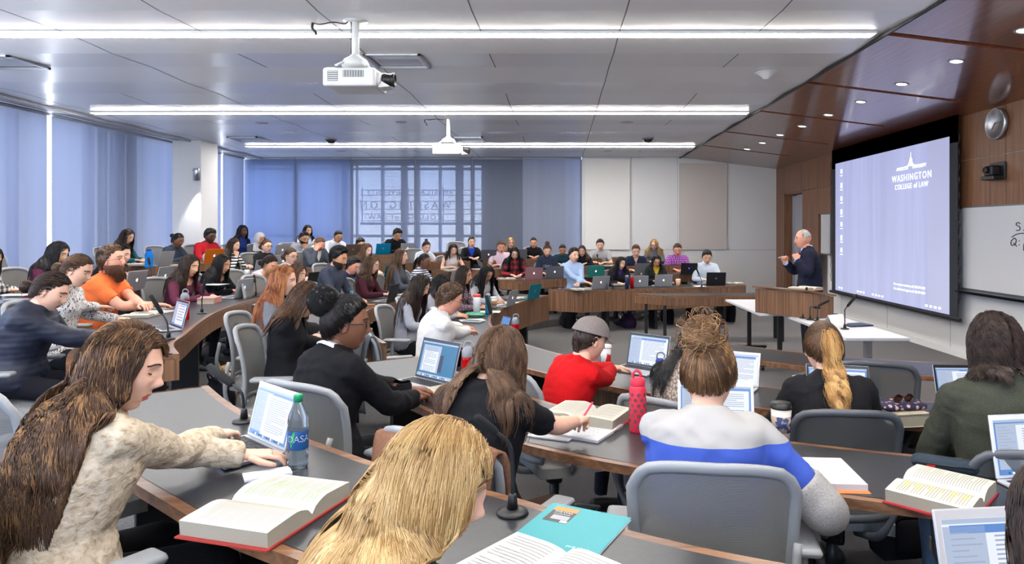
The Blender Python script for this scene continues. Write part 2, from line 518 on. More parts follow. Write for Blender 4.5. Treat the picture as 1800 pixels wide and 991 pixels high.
# ------------------------------------------------------------------ right (teaching) wall
WALLW = mat('wall_panel_white', (206, 205, 204), .55)
SEAMW = mat('wall_seam', (150, 150, 152), .7)
mb = MB()
mb.box((XR + .08, 3.35, 1.8), (.16, 12.7, 3.7), WALLW)            # near part up to y 9.7
mb.box((XR + .08, 11.5, 1.8), (.16, 3.6, 3.7), WALLW)
mb.box((XR + .08, 13.8, .65), (.16, 1.0, 1.3), WALLW)
mb.box((XR + .35, 15.45, 1.8), (.1, 5.0, 3.7), WALLW)
o = struct(mb.obj('wall_right'))
sm = MB()
for y in (2.2, 4.1, 6.0, 7.9, 9.8, 11.7, 13.6):
    sm.box((XR - .001, y, .52), (.004, .008, 1.0), SEAMW)
struct(sm.obj('wall_right_seams', parent=o))
mb = MB()
def wpan(ya, yb, za, zb, x=XR, t=.02, m=WALNUT_WALL):
    mb.box((x - t / 2 + .0, (ya + yb) / 2, (za + zb) / 2), (t, yb - ya - .008, zb - za - .008), m)
zt = ZR + .02
ysp = [3.0, 4.2, 4.55, 5.75, 6.1, 7.3, 7.65, 8.55, 8.87, 9.75]
for ya, yb in zip(ysp[:-1], ysp[1:]):
    wpan(ya, yb, 2.74, zt); wpan(ya, yb, 2.09, 2.74)
for ya, yb in ((13.3, 14.1), (14.1, 14.75), (14.75, 15.8), (15.8, 17.0), (17.0, 17.65)):
    wpan(ya, yb, 2.68, zt)
for ya, yb in ((13.3, 14.1), (14.1, 14.75)):
    wpan(ya, yb, 2.12, 2.68)
wpan(14.75, 15.75, 0.0, 2.68)
wpan(17.0, 17.65, 0.0, 2.68)
mb.box((XR + .14, 16.98, 1.34), (.28, .04, 2.68), WALNUT_WALL)
mb.box((XR + .14, 15.76, 1.34), (.28, .03, 2.68), WALNUT_WALL)
mb.box((XR + .14, 16.4, 2.67), (.28, 1.2, .04), WALNUT_WALL)
mb.box((XR + .1, 14.72, 1.7), (.2, .03, .9), WALNUT_WALL)
mb.box((XR - .0, (9.75 + YN) / 2, 2.085), (.05, 9.75 - YN, .02), mat('dark_line', (50, 40, 36), .5))
struct(mb.obj('wall_right_walnut'))
mb = MB(); mb.box((XR - .015, (D + YN) / 2 - 1.2, .05), (.02, D - YN - 2.6, .1), mat('baseboard_white', (214, 214, 214), .5))
struct(mb.obj('baseboard_right'))
mb = MB(); mb.box((XR + .22, 16.38, 1.32), (.05, 1.14, 2.6), mat('door_grey', (160, 160, 166), .5)); mb.box((XR + .17, 15.85, 1.32), (.06, .05, 2.6), SILVER); mb.box((XR + .17, 16.9, 1.32), (.06, .05, 2.6), SILVER)
d1 = struct(mb.obj('door_1'))
mb = MB(); mb.tube([(XR + .18, 16.0, 1.05), (XR + .12, 16.0, 1.05), (XR + .12, 16.14, 1.05)], .01, 8, SILVER); mb.obj('door_handle', d1)

# whiteboard on the right, its tray and the writing
g = thing('whiteboard', 'large whiteboard with black handwriting right of the projection screen', 'whiteboard', (XR - .02, 6.1, 1.53))
mb = MB(); mb.box((0, 0, 0), (.02, 6.7, 1.1), mat('whiteboard_enamel', (205, 205, 207), .15, coat=.5)); mb.obj('board', g)
mb = MB(); mb.box((-.0, 0, -.56), (.035, 6.75, .03), GREYM); mb.box((0, 0, .56), (.03, 6.75, .02), GREYM)
mb.obj('frame', g)
mb = MB(); mb.box((-.06, 0, -.60), (.12, 6.7, .02), BLACKP); mb.box((-.115, 0, -.59), (.01, 6.7, .03), BLACKP); mb.obj('tray', g)
INK = mat('marker_ink', (40, 40, 44), .5)
mb = MB()
def ink(pts, w=.006):
    P = []
    for px, py in pts:
        d = (XR - .035) * F / (px - CX)
        P.append((-.0125, d - 6.1, CZ - (py - CY) * d / F - 1.53))
    mb.tube(catmull(P, 4), w, 5, INK)
ink([(1793, 393), (1788, 391), (1786, 395), (1792, 399), (1792, 404), (1786, 405)])
ink([(1799, 404), (1800, 405.5)])
ink([(1778, 417), (1786, 412), (1796, 410), (1806, 411)])
ink([(1783, 418), (1777, 424), (1778, 431), (1784, 429), (1786, 422), (1783, 418)]); ink([(1781, 427), (1787, 433)])
ink([(1791, 423), (1791.6, 424)]); ink([(1791, 430), (1791.6, 431)])
ink([(1799, 440), (1800, 428), (1806, 426), (1806, 434), (1800, 436)])
mb.obj('handwriting', g)
# small board at the far end of the wall
g = thing('whiteboard', 'small wall board in a walnut recess behind the professor', 'whiteboard', (XR - .0, 14.0, 1.7))
mb = MB(); mb.box((0.01, 0, 0), (.02, 1.35, .84), mat('whiteboard_enamel')); mb.obj('board', g)
mb = MB(); mb.box((-.01, 0.1, 0), (.035, .04, .84), GREYM); mb.box((-.05, -.2, -.43), (.1, .9, .02), GREYM); mb.box((-.01, 0, .42), (.035, 1.35, .02), GREYM); mb.obj('frame', g)

# projection screen
SX = XR - .14
def scr(u, v):      # u 0..1 from left (far) to right (near), v 0..1 from top
    return (SX, 13.55 - u * 3.97, 3.09 - v * 2.5)
g = thing('projection_screen', 'wide pull-down projection screen with a lilac desktop picture', 'screen', (0, 0, 0))
SCRM = pattern('projected_image', (168, 176, 226), (182, 190, 240), 'noise', (1, 6, .35), .9, 0, 4, .35, .65)
_n, _b = nodes(SCRM)
for l in list(_b.inputs['Base Color'].links):
    _n.links.new(l.from_socket, _b.inputs['Emission Color'])
_b.inputs['Emission Strength'].default_value = .76
for l in list(_b.inputs['Base Color'].links): _n.links.remove(l)
_b.inputs['Base Color'].default_value = srgb(120, 120, 120)
mb = MB()
mb.quad(scr(0, 0), scr(.86, 0), scr(.86, 1), scr(0, 1), SCRM)
mb.quad(scr(.86, 0), scr(1, 0), scr(1, 1), scr(.86, 1), mat('projected_band', (150, 150, 160), .9, emit=(150, 156, 196), es=.8))
PIC = mb
mb = MB()
BS = mat('screen_black', (38, 42, 50), .75)
mb.box((SX + .006, 11.56, 1.95), (.008, 4.35, 2.86), BS)
mb.box((SX + .006, 11.56, 3.2), (.008, 4.35, .42), BS)
mb.obj('black_border', g)
mb = MB(); mb.box((SX, 11.56, .545), (.05, 4.5, .05), BLACKP, ch=.01); mb.obj('bottom_bar', g)
mb = MB()
for u in (0, 1):
    for k in range(12):
        z = .75 + k * .2; y = 13.75 if u == 0 else 9.37
        mb.tube([(SX, y, z), (SX, y + (.04 if u == 0 else -.04), z + .1), (SX, y, z + .2)], .006, 5, BLACKP)
mb.obj('tension_cord', g)
SW = mat('projected_white', (255, 255, 255), .9, emit=(250, 252, 255), es=1.0)
mb = PIC
ri = (0, -1, 0); up = (0, 0, 1)
def st(u, v): return V3(scr(u, v)) + V3((-.004, 0, 0))
put_text(mb, 'AMERICAN      UNIVERSITY', .075, SW, st(.735, .135), ri, up, spacing=1.0)
put_text(mb, 'WASHINGTON', .15, SW, st(.735, .195), ri, up, spacing=1.25)
put_text(mb, 'COLLEGE of LAW', .115, SW, st(.735, .25), ri, up, spacing=1.15)
c0 = st(.735, .12)
for (w, h, z) in ((.20, .02, .0), (.13, .03, .025), (.09, .05, .065), (.045, .03, .105), (.012, .10, .15)):
    mb.box((c0[0], c0[1], c0[2] + z), (.002, w, h), SW)
mb.tube([(c0[0], c0[1] + .4, c0[2] - .04), (c0[0], c0[1] + .2, c0[2] - .015), (c0[0], c0[1], c0[2] - .008), (c0[0], c0[1] - .2, c0[2] - .015), (c0[0], c0[1] - .4, c0[2] - .04)], .006, 5, SW)
for k, v in enumerate((.07, .18, .28, .385, .48, .585, .68)):
    c = st(.075, v)
    mb.box(c, (.002, .075, .1 if k % 2 else .08), SW); mb.box(c + V3((0, 0, -.085)), (.002, .12, .014), SW)
put_text(mb, 'For computer assistance call: 202-274-4051', .055, SW, st(.72, .875), ri, up)
put_text(mb, 'For audio/visual support call: 202-274-4079', .055, SW, st(.72, .905), ri, up)
for u in (.05, .08, .26, .29, .32, .41, .44, .47, .5, .85, .88, .91, .94):
    mb.box(st(u, .975), (.002, .06, .03), SW)
mb.obj('projected_picture', g)

# clock and conference camera
cl = thing('wall_clock', 'round silver wall clock on the walnut panels above the whiteboard', 'clock', (XR - .03, 8.68, 3.13))
mb = MB(); RY = np.array([[0, 0, -1], [0, 1, 0], [1, 0, 0.0]])
mb.lathe([(.15, 0), (.2, 0), (.2, .05), (.188, .055), (.18, .045)], rot=RY, n=40, m=SILVER); mb.obj('rim', cl)
mb = MB(); mb.lathe([(.0001, .04), (.182, .04)], rot=RY, n=40, m=mat('clock_face', (225, 225, 228), .5)); mb.obj('dial', cl)
mb = MB()
for h in range(12):
    a = R(90 - 30 * (h + 1))
    put_text(mb, str(h + 1), .042, BLACK, (-.043, -math.cos(a) * .145, math.sin(a) * .145), (0, -1, 0), (0, 0, 1))
mb.obj('numerals', cl)
for nm, a, L, w in (('hour_hand', 138, .09, .009), ('minute_hand', -86, .135, .006)):
    mb = MB(); a = R(a); mb.tube([(-.047, math.sin(a) * -.02, -math.cos(a) * .02), (-.047, -math.sin(-a) * L if 0 else math.sin(a) * L * -1 if 0 else -math.sin(a) * -L, math.cos(a) * L)], w / 2, 6, BLACK); mb.obj(nm, cl)
vc = thing('conference_camera', 'black pan-tilt camera on the walnut panels below the clock', 'camera', (XR - .02, 8.68, 2.53))
mb = MB(); mb.box((-.08, 0, -.09), (.16, .26, .05), BLACKP, ch=.008); mb.box((-.015, 0, .0), (.03, .3, .22), BLACKP, ch=.008); mb.obj('bracket', vc)
mb = MB(); mb.box((-.09, 0, .0), (.13, .16, .13), BLACKP, ch=.02); mb.obj('housing', vc)
mb = MB(); mb.lathe([(.04, 0), (.045, .02), (.04, .045), (.025, .045), (.02, .035)], c=(-.15, 0, .01), rot=RY, n=20, m=BLACKP); mb.lathe([(.0001, .04), (.025, .036)], c=(-.15, 0, .01), rot=RY, n=20, m=mat('lens_glass', (20, 24, 40), .05)); mb.obj('lens', vc)

# ------------------------------------------------------------------ back wall
mb = MB()
xa = (1023 - CX) / F * D
mb.box(((xa + XR + .5) / 2, D + .1, 1.9), (XR + .5 - xa, .2, 3.9), WALLW)
xb = (852 - CX) / F * (D + .3)
mb.box(((xb + xa) / 2, D + .32, 1.9), (xa - xb, .1, 3.9), mat('window_wall_dark', (150, 160, 180), .7))
mb.box(((XL - .3 + xa) / 2, D + .28, .35), (xa - XL + .3, .1, 1.5), WALLW)
ob = struct(mb.obj('wall_back'))
PANW = mat('acoustic_panel', (208, 205, 200), .85)
for i, (pa, pb, c) in enumerate(((1028, 1107, (212, 210, 206)), (1194, 1277, (188, 180, 174)))):
    x0, x1 = (pa - CX) / F * D, (pb - CX) / F * D
    mb = MB(); mb.box(((x0 + x1) / 2, D - .026, (1.27 + (3.60 if i == 0 else 3.5)) / 2), (x1 - x0, .05, (3.60 if i == 0 else 3.5) - 1.27), mat('acoustic_panel_%d' % i, c, .85), ch=.004)
    tag(mb.obj('acoustic_panel'), ('pale fabric acoustic panel on the far wall beside the window shades', 'beige fabric acoustic panel on the far wall, nearer the professor')[i], 'wall panel')
sm = MB()
sm.box(((xa + XR) / 2, D - .002, 1.265), (XR - xa, .006, .012), SEAMW)
for px in (1110, 1191): sm.box(((px - CX) / F * D, D - .002, 2.5), (.01, .006, 2.5), SEAMW)
struct(sm.obj('wall_back_seams', parent=ob))
mb = MB(); mb.box((2.3, D - .01, .05 + .0), (6.6, .02, .1), mat('baseboard_white')); struct(mb.obj('baseboard_back'))
# window frame behind the far shades
PANE = bpy.data.materials.new('window_glass'); PANE.use_nodes = True
_n = PANE.node_tree; _n.nodes.clear(); _o = _n.nodes.new('ShaderNodeOutputMaterial'); _t = _n.nodes.new('ShaderNodeBsdfTransparent'); _g = _n.nodes.new('ShaderNodeBsdfGlossy'); _g.inputs['Roughness'].default_value = .02
_x = _n.nodes.new('ShaderNodeMixShader'); _x.inputs[0].default_value = .08; _n.links.new(_t.outputs[0], _x.inputs[1]); _n.links.new(_g.outputs[0], _x.inputs[2]); _n.links.new(_x.outputs[0], _o.inputs[0])
MUL = mat('mullion_grey', (150, 156, 170), .5, .3)
def bx(px): return (px - CX) / F * (D + .3)
mb = MB()
for px, w in ((425, .2), (520, .1), (606, .12), (628, .04), (673, .07), (711, .16), (735, .1), (774, .07), (808, .2), (831, .1), (850, .1)):
    mb.box((bx(px), D + .3, 2.3), (w, .12, 2.9), MUL)
for z in (3.38, 3.62, 1.62):
    mb.box(((bx(425) + bx(850)) / 2, D + .3, z), (bx(850) - bx(425), .08, .07 if z != 3.62 else .3), MUL)
wf = struct(mb.obj('window_2'))
mb = MB(); mb.box(((bx(425) + bx(850)) / 2, D + .33, 2.3), (bx(850) - bx(425), .008, 2.8), PANE); mb.obj('glass_pane', wf)
# sign letters outside, seen from behind
sg = thing('outdoor_sign', 'dark metal sign lettering outside the far window, read from behind', 'sign', (0, D + .75, 0))
mb = MB(); SGM = mat('sign_metal', (60, 68, 88), .7)
zs = lambda y: CZ - (y - CY) / F * (D + .75)
for y in (334, 343, 354, 368, 376, 388):
    mb.box((bx(735) + .2, 0, zs(y)), (3.7, .03, .018), SGM)
for y in (391,):
    mb.box((bx(735) + .2, 0, zs(y) - .03), (3.7, .04, .07), SGM)
for x in (bx(628), bx(711), bx(774), bx(850)): mb.box((x, -.21, zs(354)), (.02, .42, .02), SGM); mb.box((x, 0, zs(361)), (.02, .03, .95), SGM)
mb.obj('rails', sg)
mb = MB()
put_text(mb, 'AMERICAN  UNIVERSITY', .17, SGM, (bx(714), -.02, zs(338.5)), (-1, 0, 0), (0, 0, 1), spacing=1.3)
put_text(mb, 'WASHINGTON', .27, SGM, (bx(706), -.02, zs(361)), (-1, 0, 0), (0, 0, 1), spacing=1.5)
put_text(mb, 'COLLEGE of LAW', .2, SGM, (bx(706), -.02, zs(382)), (-1, 0, 0), (0, 0, 1), spacing=1.35)
mb.obj('sign_letters', sg)

# roller shades: thin woven fabric that lets daylight through
def shade_mat(name, tcol, dcol, open_):
    m = bpy.data.materials.new(name); m.use_nodes = True
    nt = m.node_tree; nt.nodes.clear()
    o = nt.nodes.new('ShaderNodeOutputMaterial')
    tr = nt.nodes.new('ShaderNodeBsdfTranslucent'); tr.inputs[0].default_value = srgb(tcol)
    df = nt.nodes.new('ShaderNodeBsdfDiffuse'); df.inputs[0].default_value = srgb(dcol)
    tp = nt.nodes.new('ShaderNodeBsdfTransparent')
    m1 = nt.nodes.new('ShaderNodeMixShader'); m1.inputs[0].default_value = .3
    nt.links.new(tr.outputs[0], m1.inputs[1]); nt.links.new(df.outputs[0], m1.inputs[2])
    m2 = nt.nodes.new('ShaderNodeMixShader'); m2.inputs[0].default_value = open_
    nt.links.new(m1.outputs[0], m2.inputs[1]); nt.links.new(tp.outputs[0], m2.inputs[2])
    nt.links.new(m2.outputs[0], o.inputs[0])
    tc = nt.nodes.new('ShaderNodeTexCoord'); mp = nt.nodes.new('ShaderNodeMapping'); mp.inputs['Scale'].default_value = (5, 5, .05)
    nz = nt.nodes.new('ShaderNodeTexNoise'); nz.inputs['Scale'].default_value = 1; rp = nt.nodes.new('ShaderNodeValToRGB')
    rp.color_ramp.elements[0].position = .3; rp.color_ramp.elements[1].position = .7
    a = srgb(tuple(c * .86 for c in tcol)); rp.color_ramp.elements[0].color = a; rp.color_ramp.elements[1].color = srgb(tcol)
    nt.links.new(tc.outputs['Object'], mp.inputs[0]); nt.links.new(mp.outputs[0], nz.inputs[0]); nt.links.new(nz.outputs[0], rp.inputs[0]); nt.links.new(rp.outputs[0], tr.inputs[0])
    return m
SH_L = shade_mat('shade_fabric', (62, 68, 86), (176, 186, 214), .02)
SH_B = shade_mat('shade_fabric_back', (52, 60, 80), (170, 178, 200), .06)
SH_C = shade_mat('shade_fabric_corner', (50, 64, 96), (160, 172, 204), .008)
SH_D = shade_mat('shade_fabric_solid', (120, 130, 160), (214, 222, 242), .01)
XG = -8.3
def lx(px): return -XG * F / (CX - px)          # y on the window wall for a pixel column
bays = [(5.31, lx(73.5) - .05), (lx(73.5) + .05, lx(381) - .045), (lx(381) + .045, lx(421) - .03)]  # out-of-view bays left unshaded so added daylight reaches the ceiling
lbl = ['blue-lit roller shade at the left edge, before the bright gap',
       'wide blue-lit roller shade between the two bright gaps of the window wall', 'narrow blue-lit roller shade on the window wall past the white column']
def shade_obj(name, P, th_dir, m, label):
    g = thing('roller_shade', label, 'window shade', P[0])
    a, b = V3(P[0]), V3(P[1]); L = b - a; n = 40; h = P[2]
    rows = []
    for zz in np.linspace(0, h, 3):
        rows.append([(L * t) + V3(th_dir) * (.004 * math.sin(t * np.linalg.norm(L) * 5)) + V3((0, 0, zz)) for t in np.linspace(0, 1, n)])
    mb = MB(); mb.grid(rows, m); mb.obj('fabric', g)
    mb = MB(); mb.tube([V3((0, 0, .0)), L + V3((0, 0, 0))], .012, 8, mat('hem_bar', (170, 174, 184), .5)); mb.obj('hem_bar', g)
    mb = MB(); mb.tube([V3((0, 0, h)), L + V3((0, 0, h))], .03, 8, mat('hem_bar')); mb.obj('roller', g)
for (ya, yb), lb in zip(bays, lbl):
    shade_obj('s', ((XG + .12, ya, .62), (XG + .12, yb, .62), CEIL - .65), (1, 0, 0), SH_L, lb)
bp = [428, 518.5, 617, 729, 829.5, 918.5, 1022]
lb2 = ['blue far-wall roller shade in the left corner', 'far-wall roller shade second from the left corner', 'far-wall roller shade over the left half of the lettered window', 'far-wall roller shade over the right half of the lettered window',
       'far-wall roller shade right of the lettered window', 'far-wall roller shade beside the white panelled wall']
for pa, pb, lb in zip(bp[:-1], bp[1:], lb2):
    x0, x1 = (pa - CX) / F * D + .012, (pb - CX) / F * D - .012
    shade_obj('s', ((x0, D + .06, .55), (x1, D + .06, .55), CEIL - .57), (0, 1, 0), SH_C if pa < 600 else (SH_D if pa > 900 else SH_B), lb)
mb = MB()  # strips added behind the gaps to block daylight leaking between the shades
for px in (428, 518.5, 617, 729, 829.5, 918.5, 1022): mb.box(((px - CX) / F * D, D + .085, 2.05), (.06, .03, 3.1), mat('gap_light_block', (112, 122, 148), .6))
struct(mb.obj('trim_2'))
# window wall frame: sill, mullions, glass
mb = MB()
mb.box((XG - .1, (D + YN) / 2, .3), (.3, D - YN + .6, .62), PAINT)
mb.box((XG - .1, (D + YN) / 2, 3.72), (.3, D - YN + .6, .2), PAINT)
mb.box((XG - .15, -1.9, 1.9), (.3, 2.3, 3.8), PAINT)
struct(mb.obj('wall_left'))
mb = MB()
for y, w in [(1.2, .1), (5.28, .12), (lx(33), .1), (lx(165), .14), (lx(190), .1), (lx(215), .28), (lx(240), .15), (lx(421), .1)]:
    mb.box((XG - .1, y, 2.1), (.12, w, 3.0), MUL)
w1 = struct(mb.obj('window_1'))
mb = MB(); mb.box((XG - .1, (D + 0) / 2, 2.1), (.008, D + .4, 3.0), PANE); mb.obj('glass_pane', w1)
mb = MB(); mb.box((XG + .52, (lx(318) + lx(350)) / 2 - .75, 1.83), (.6, .72, 3.64), PAINT, ch=.02); struct(mb.obj('column'))
# near wall behind the camera, its unseen windows added to light the ceiling
mb = MB(); mb.box((-1.4, YN - .05, .5), (14.2, .1, 1.3), WALLW); mb.box((-1.4, YN - .05, 3.6), (14.2, .1, .3), WALLW)
for x in (-8.3, -5.6, -2.9, -.2, 2.5): mb.box((x, YN - .05, 2.3), (.25, .1, 2.5), WALLW)
mb.box((4.2, YN - .05, 2.3), (3.2, .1, 2.5), WALLW); struct(mb.obj('wall_near'))
mb = MB(); mb.box((-2.9, YN - .06, 2.3), (10.8, .006, 2.4), PANE); struct(mb.obj('added_window'))
# column spotlight
yc = (lx(318) + lx(350)) / 2 - .75
sp = thing('column_spotlight', 'silver cylinder spotlight on an arm fixed to the white column', 'wall lamp', PD(345, 307, yc - .55))
mb = MB(); mb.lathe([(.0001, .13), (.055, .13), (.06, .12), (.06, -.12), (.05, -.12), (.05, -.05), (.0001, -.05)], n=24, m=SILVER); mb.obj('lamp_body', sp)
mb = MB(); mb.tube([(0, 0, .1), (-.1, .05, .1), (-.14, .2, .1)], .012, 8, SILVER); mb.obj('arm', sp)
ld = bpy.data.lights.new('column_lamp', 'SPOT'); ld.energy = 80; ld.color = (1, .97, .9); ld.spot_size = R(60); ld.spot_blend = .4; ld.shadow_soft_size = .03
lo = bpy.data.objects.new('column_lamp', ld); COL.objects.link(lo); lo.parent = sp; lo.location = (0, 0, -.13); lo.rotation_euler = (R(8), 0, 0)

# ------------------------------------------------------------------ ceiling fixtures
def on_ceil(px, py, z=CEIL): 
    d = F * (z - CZ) / (CY - py)
    return np.array([(px - CX) * d / F, d, z])
for px, py, lb in ((700, 104, 'large square air diffuser in the ceiling beside the front projector'), (825, 243, 'square air diffuser beside the far projector'), (437, 243, 'square air diffuser in the ceiling near the window corner'), (5, 106, 'square air diffuser at the left edge of the picture')):
    p = on_ceil(px, py)
    g = thing('air_diffuser', lb, 'ceiling vent', p - V3((0, 0, .02)), group='air diffusers in the ceiling')
    mb = MB()
    for s_ in (1, -1):
        mb.box((s_ * .29, 0, 0), (.03, .61, .03), SILVER); mb.box((0, s_ * .29, 0), (.61, .03, .03), SILVER)
    mb.obj('frame', g)
    mb = MB(); mb.box((0, 0, .012), (.44, .44, .01), mat('diffuser_plate', (180, 184, 192), .3)); mb.box((0, 0, .02), (.56, .56, .004), mat('diffuser_dark', (90, 92, 98), .6)); mb.obj('plate', g)
for px, py, r, c, lb, cat_ in ((460, 214.5, .11, (190, 190, 192), 'flat round ceiling speaker left of the far projector', 'ceiling speaker'), (705, 213, .10, (190, 190, 192), 'flat round ceiling speaker near the far projector mount', 'ceiling speaker'),
        (1102, 213, .12, (190, 190, 192), 'flat round ceiling speaker to the right, past the middle light', 'ceiling speaker'), (600, 264, .12, (190, 190, 192), 'flat round ceiling speaker close to the far shades', 'ceiling speaker'),
        (1068, 264, .12, (190, 190, 192), 'flat round ceiling speaker close to the white far wall', 'ceiling speaker')):
    g = thing('ceiling_speaker', lb, cat_, on_ceil(px, py) - V3((0, 0, .012)), group='round ceiling speakers')
    mb = MB(); mb.lathe([(.0001, -.008), (r * .85, -.008), (r, 0), (r, .02)], n=28, m=mat('speaker_grille', c, .7)); mb.obj('grille', g)
    mb = MB(); mb.lathe([(r, -.001), (r * 1.08, .004), (r * 1.08, .015)], n=28, m=PAINT); mb.obj('rim', g)
for px, py, lb in ((582, 244.5, 'dark dome camera in the ceiling left of the far projector'), (1139, 243, 'dark dome camera in the ceiling to the right')):
    g = thing('dome_camera', lb, 'camera', on_ceil(px, py) - V3((0, 0, .02)))
    mb = MB(); mb.lathe([(.12, .02), (.12, 0), (.1, -.01)], n=24, m=GREYM); mb.obj('rim', g)
    mb = MB(); mb.lathe([(.1, -.008), (.08, -.045), (.04, -.065), (.0001, -.07)], n=24, m=mat('dome_dark', (30, 30, 34), .15)); mb.obj('dome', g)
g = thing('smoke_detector', 'white cone-shaped detector on the ceiling left of the walnut slope', 'smoke detector', on_ceil(1347, 127) - V3((0, 0, .01)))
mb = MB(); mb.lathe([(.12, .01), (.12, 0), (.1, -.01), (.07, -.03), (.035, -.07), (.0001, -.075)], n=28, m=PAINT); mb.obj('cone', g)
mb = MB(); mb.lathe([(.121, .01), (.135, .008), (.135, -.002), (.12, -.004)], n=28, m=PAINT); mb.obj('base_ring', g)

# projectors
def projector(px, py, lab, z=CEIL):
    p = on_ceil(px, py)
    g = thing('ceiling_projector', lab, 'projector', p)
    WP = mat('projector_white', (222, 222, 220), .35)
    mb = MB(); mb.lathe([(.0001, 0), (.11, 0), (.11, -.015), (.03, -.02)], n=24, m=WP); mb.obj('ceiling_plate', g)
    mb = MB(); mb.tube([(0, 0, -.01), (0, 0, -.36)], .033, 16, WP); mb.obj('pole', g)
    mb = MB(); mb.lathe([(.03, -.31), (.05, -.33), (.1, -.36), (.12, -.4), (.12, -.42)], n=24, m=WP)
    for a in range(4):
        t = R(45 + 90 * a); mb.tube([(.09 * math.cos(t), .09 * math.sin(t), -.38), (.19 * math.cos(t), .19 * math.sin(t), -.44)], .012, 6, WP)
    mb.obj('mount', g)
    b = MB()
    b.cbox((0, 0, -.55), (.46, .40, .16), WP, ch=.02)
    b.cbox((.19, .0, -.55), (.14, .30, .12), WP, ch=.02)
    bo = b.obj('projector_body', g)
    b = MB()
    b.box((-.14, -.201, -.545), (.09, .004, .09), mat('vent_grey', (130, 132, 132), .6))
    for k in range(5): b.box((-.14, -.204, -.58 + k * .018), (.085, .003, .006), WP)
    b.box((.04, -.201, -.525), (.18, .004, .06), mat('vent_grey'))
    for k in range(8): b.box((-.04 + k * .023, -.204, -.525), (.004, .003, .058), WP)
    b.obj('side_vent', bo)
    b = MB(); RX = np.array([[0, 0, 1], [0, 1, 0], [-1, 0, 0.0]])
    b.lathe([(.05, 0), (.062, .005), (.062, .04), (.056, .045), (.056, .09), (.062, .095), (.062, .115), (.05, .118), (.045, .1), (.0001, .095)], c=(.25, -.05, -.55), rot=RX, n=28, m=BLACKP); b.obj('lens', g)
    b = MB(); b.add([(.24, -.13, -.56), (.34, -.13, -.62), (.24, -.13, -.63), (.24, .03, -.56), (.34, .03, -.62), (.24, .03, -.63)], [(0, 1, 2), (5, 4, 3), (0, 3, 4, 1), (1, 4, 5, 2), (0, 2, 5, 3)], WP); b.obj('lens_shield', g)
    b = MB(); b.box((-.42, .05, -.004), (.12, .12, .008), SILVER); b.obj('cable_plate', g)
    b = MB(); b.tube(catmull([(-.4, .05, -.01), (-.33, .03, -.03), (-.2, .0, -.02), (-.1, 0, -.035), (-.04, 0, -.02), (-.038, 0, -.3)], 6), .006, 6, BLACKP)
    b.tube(catmull([(-.4, .05, -.01), (-.405, .05, -.06), (-.38, .05, -.09), (-.37, .05, -.12)], 4), .012, 6, BLACKP)
    b.obj('cable', g)
    return g
projector(625, 35, 'large white projector hanging nearest the camera')
projector(788, 207, 'smaller-looking white projector hanging further back')
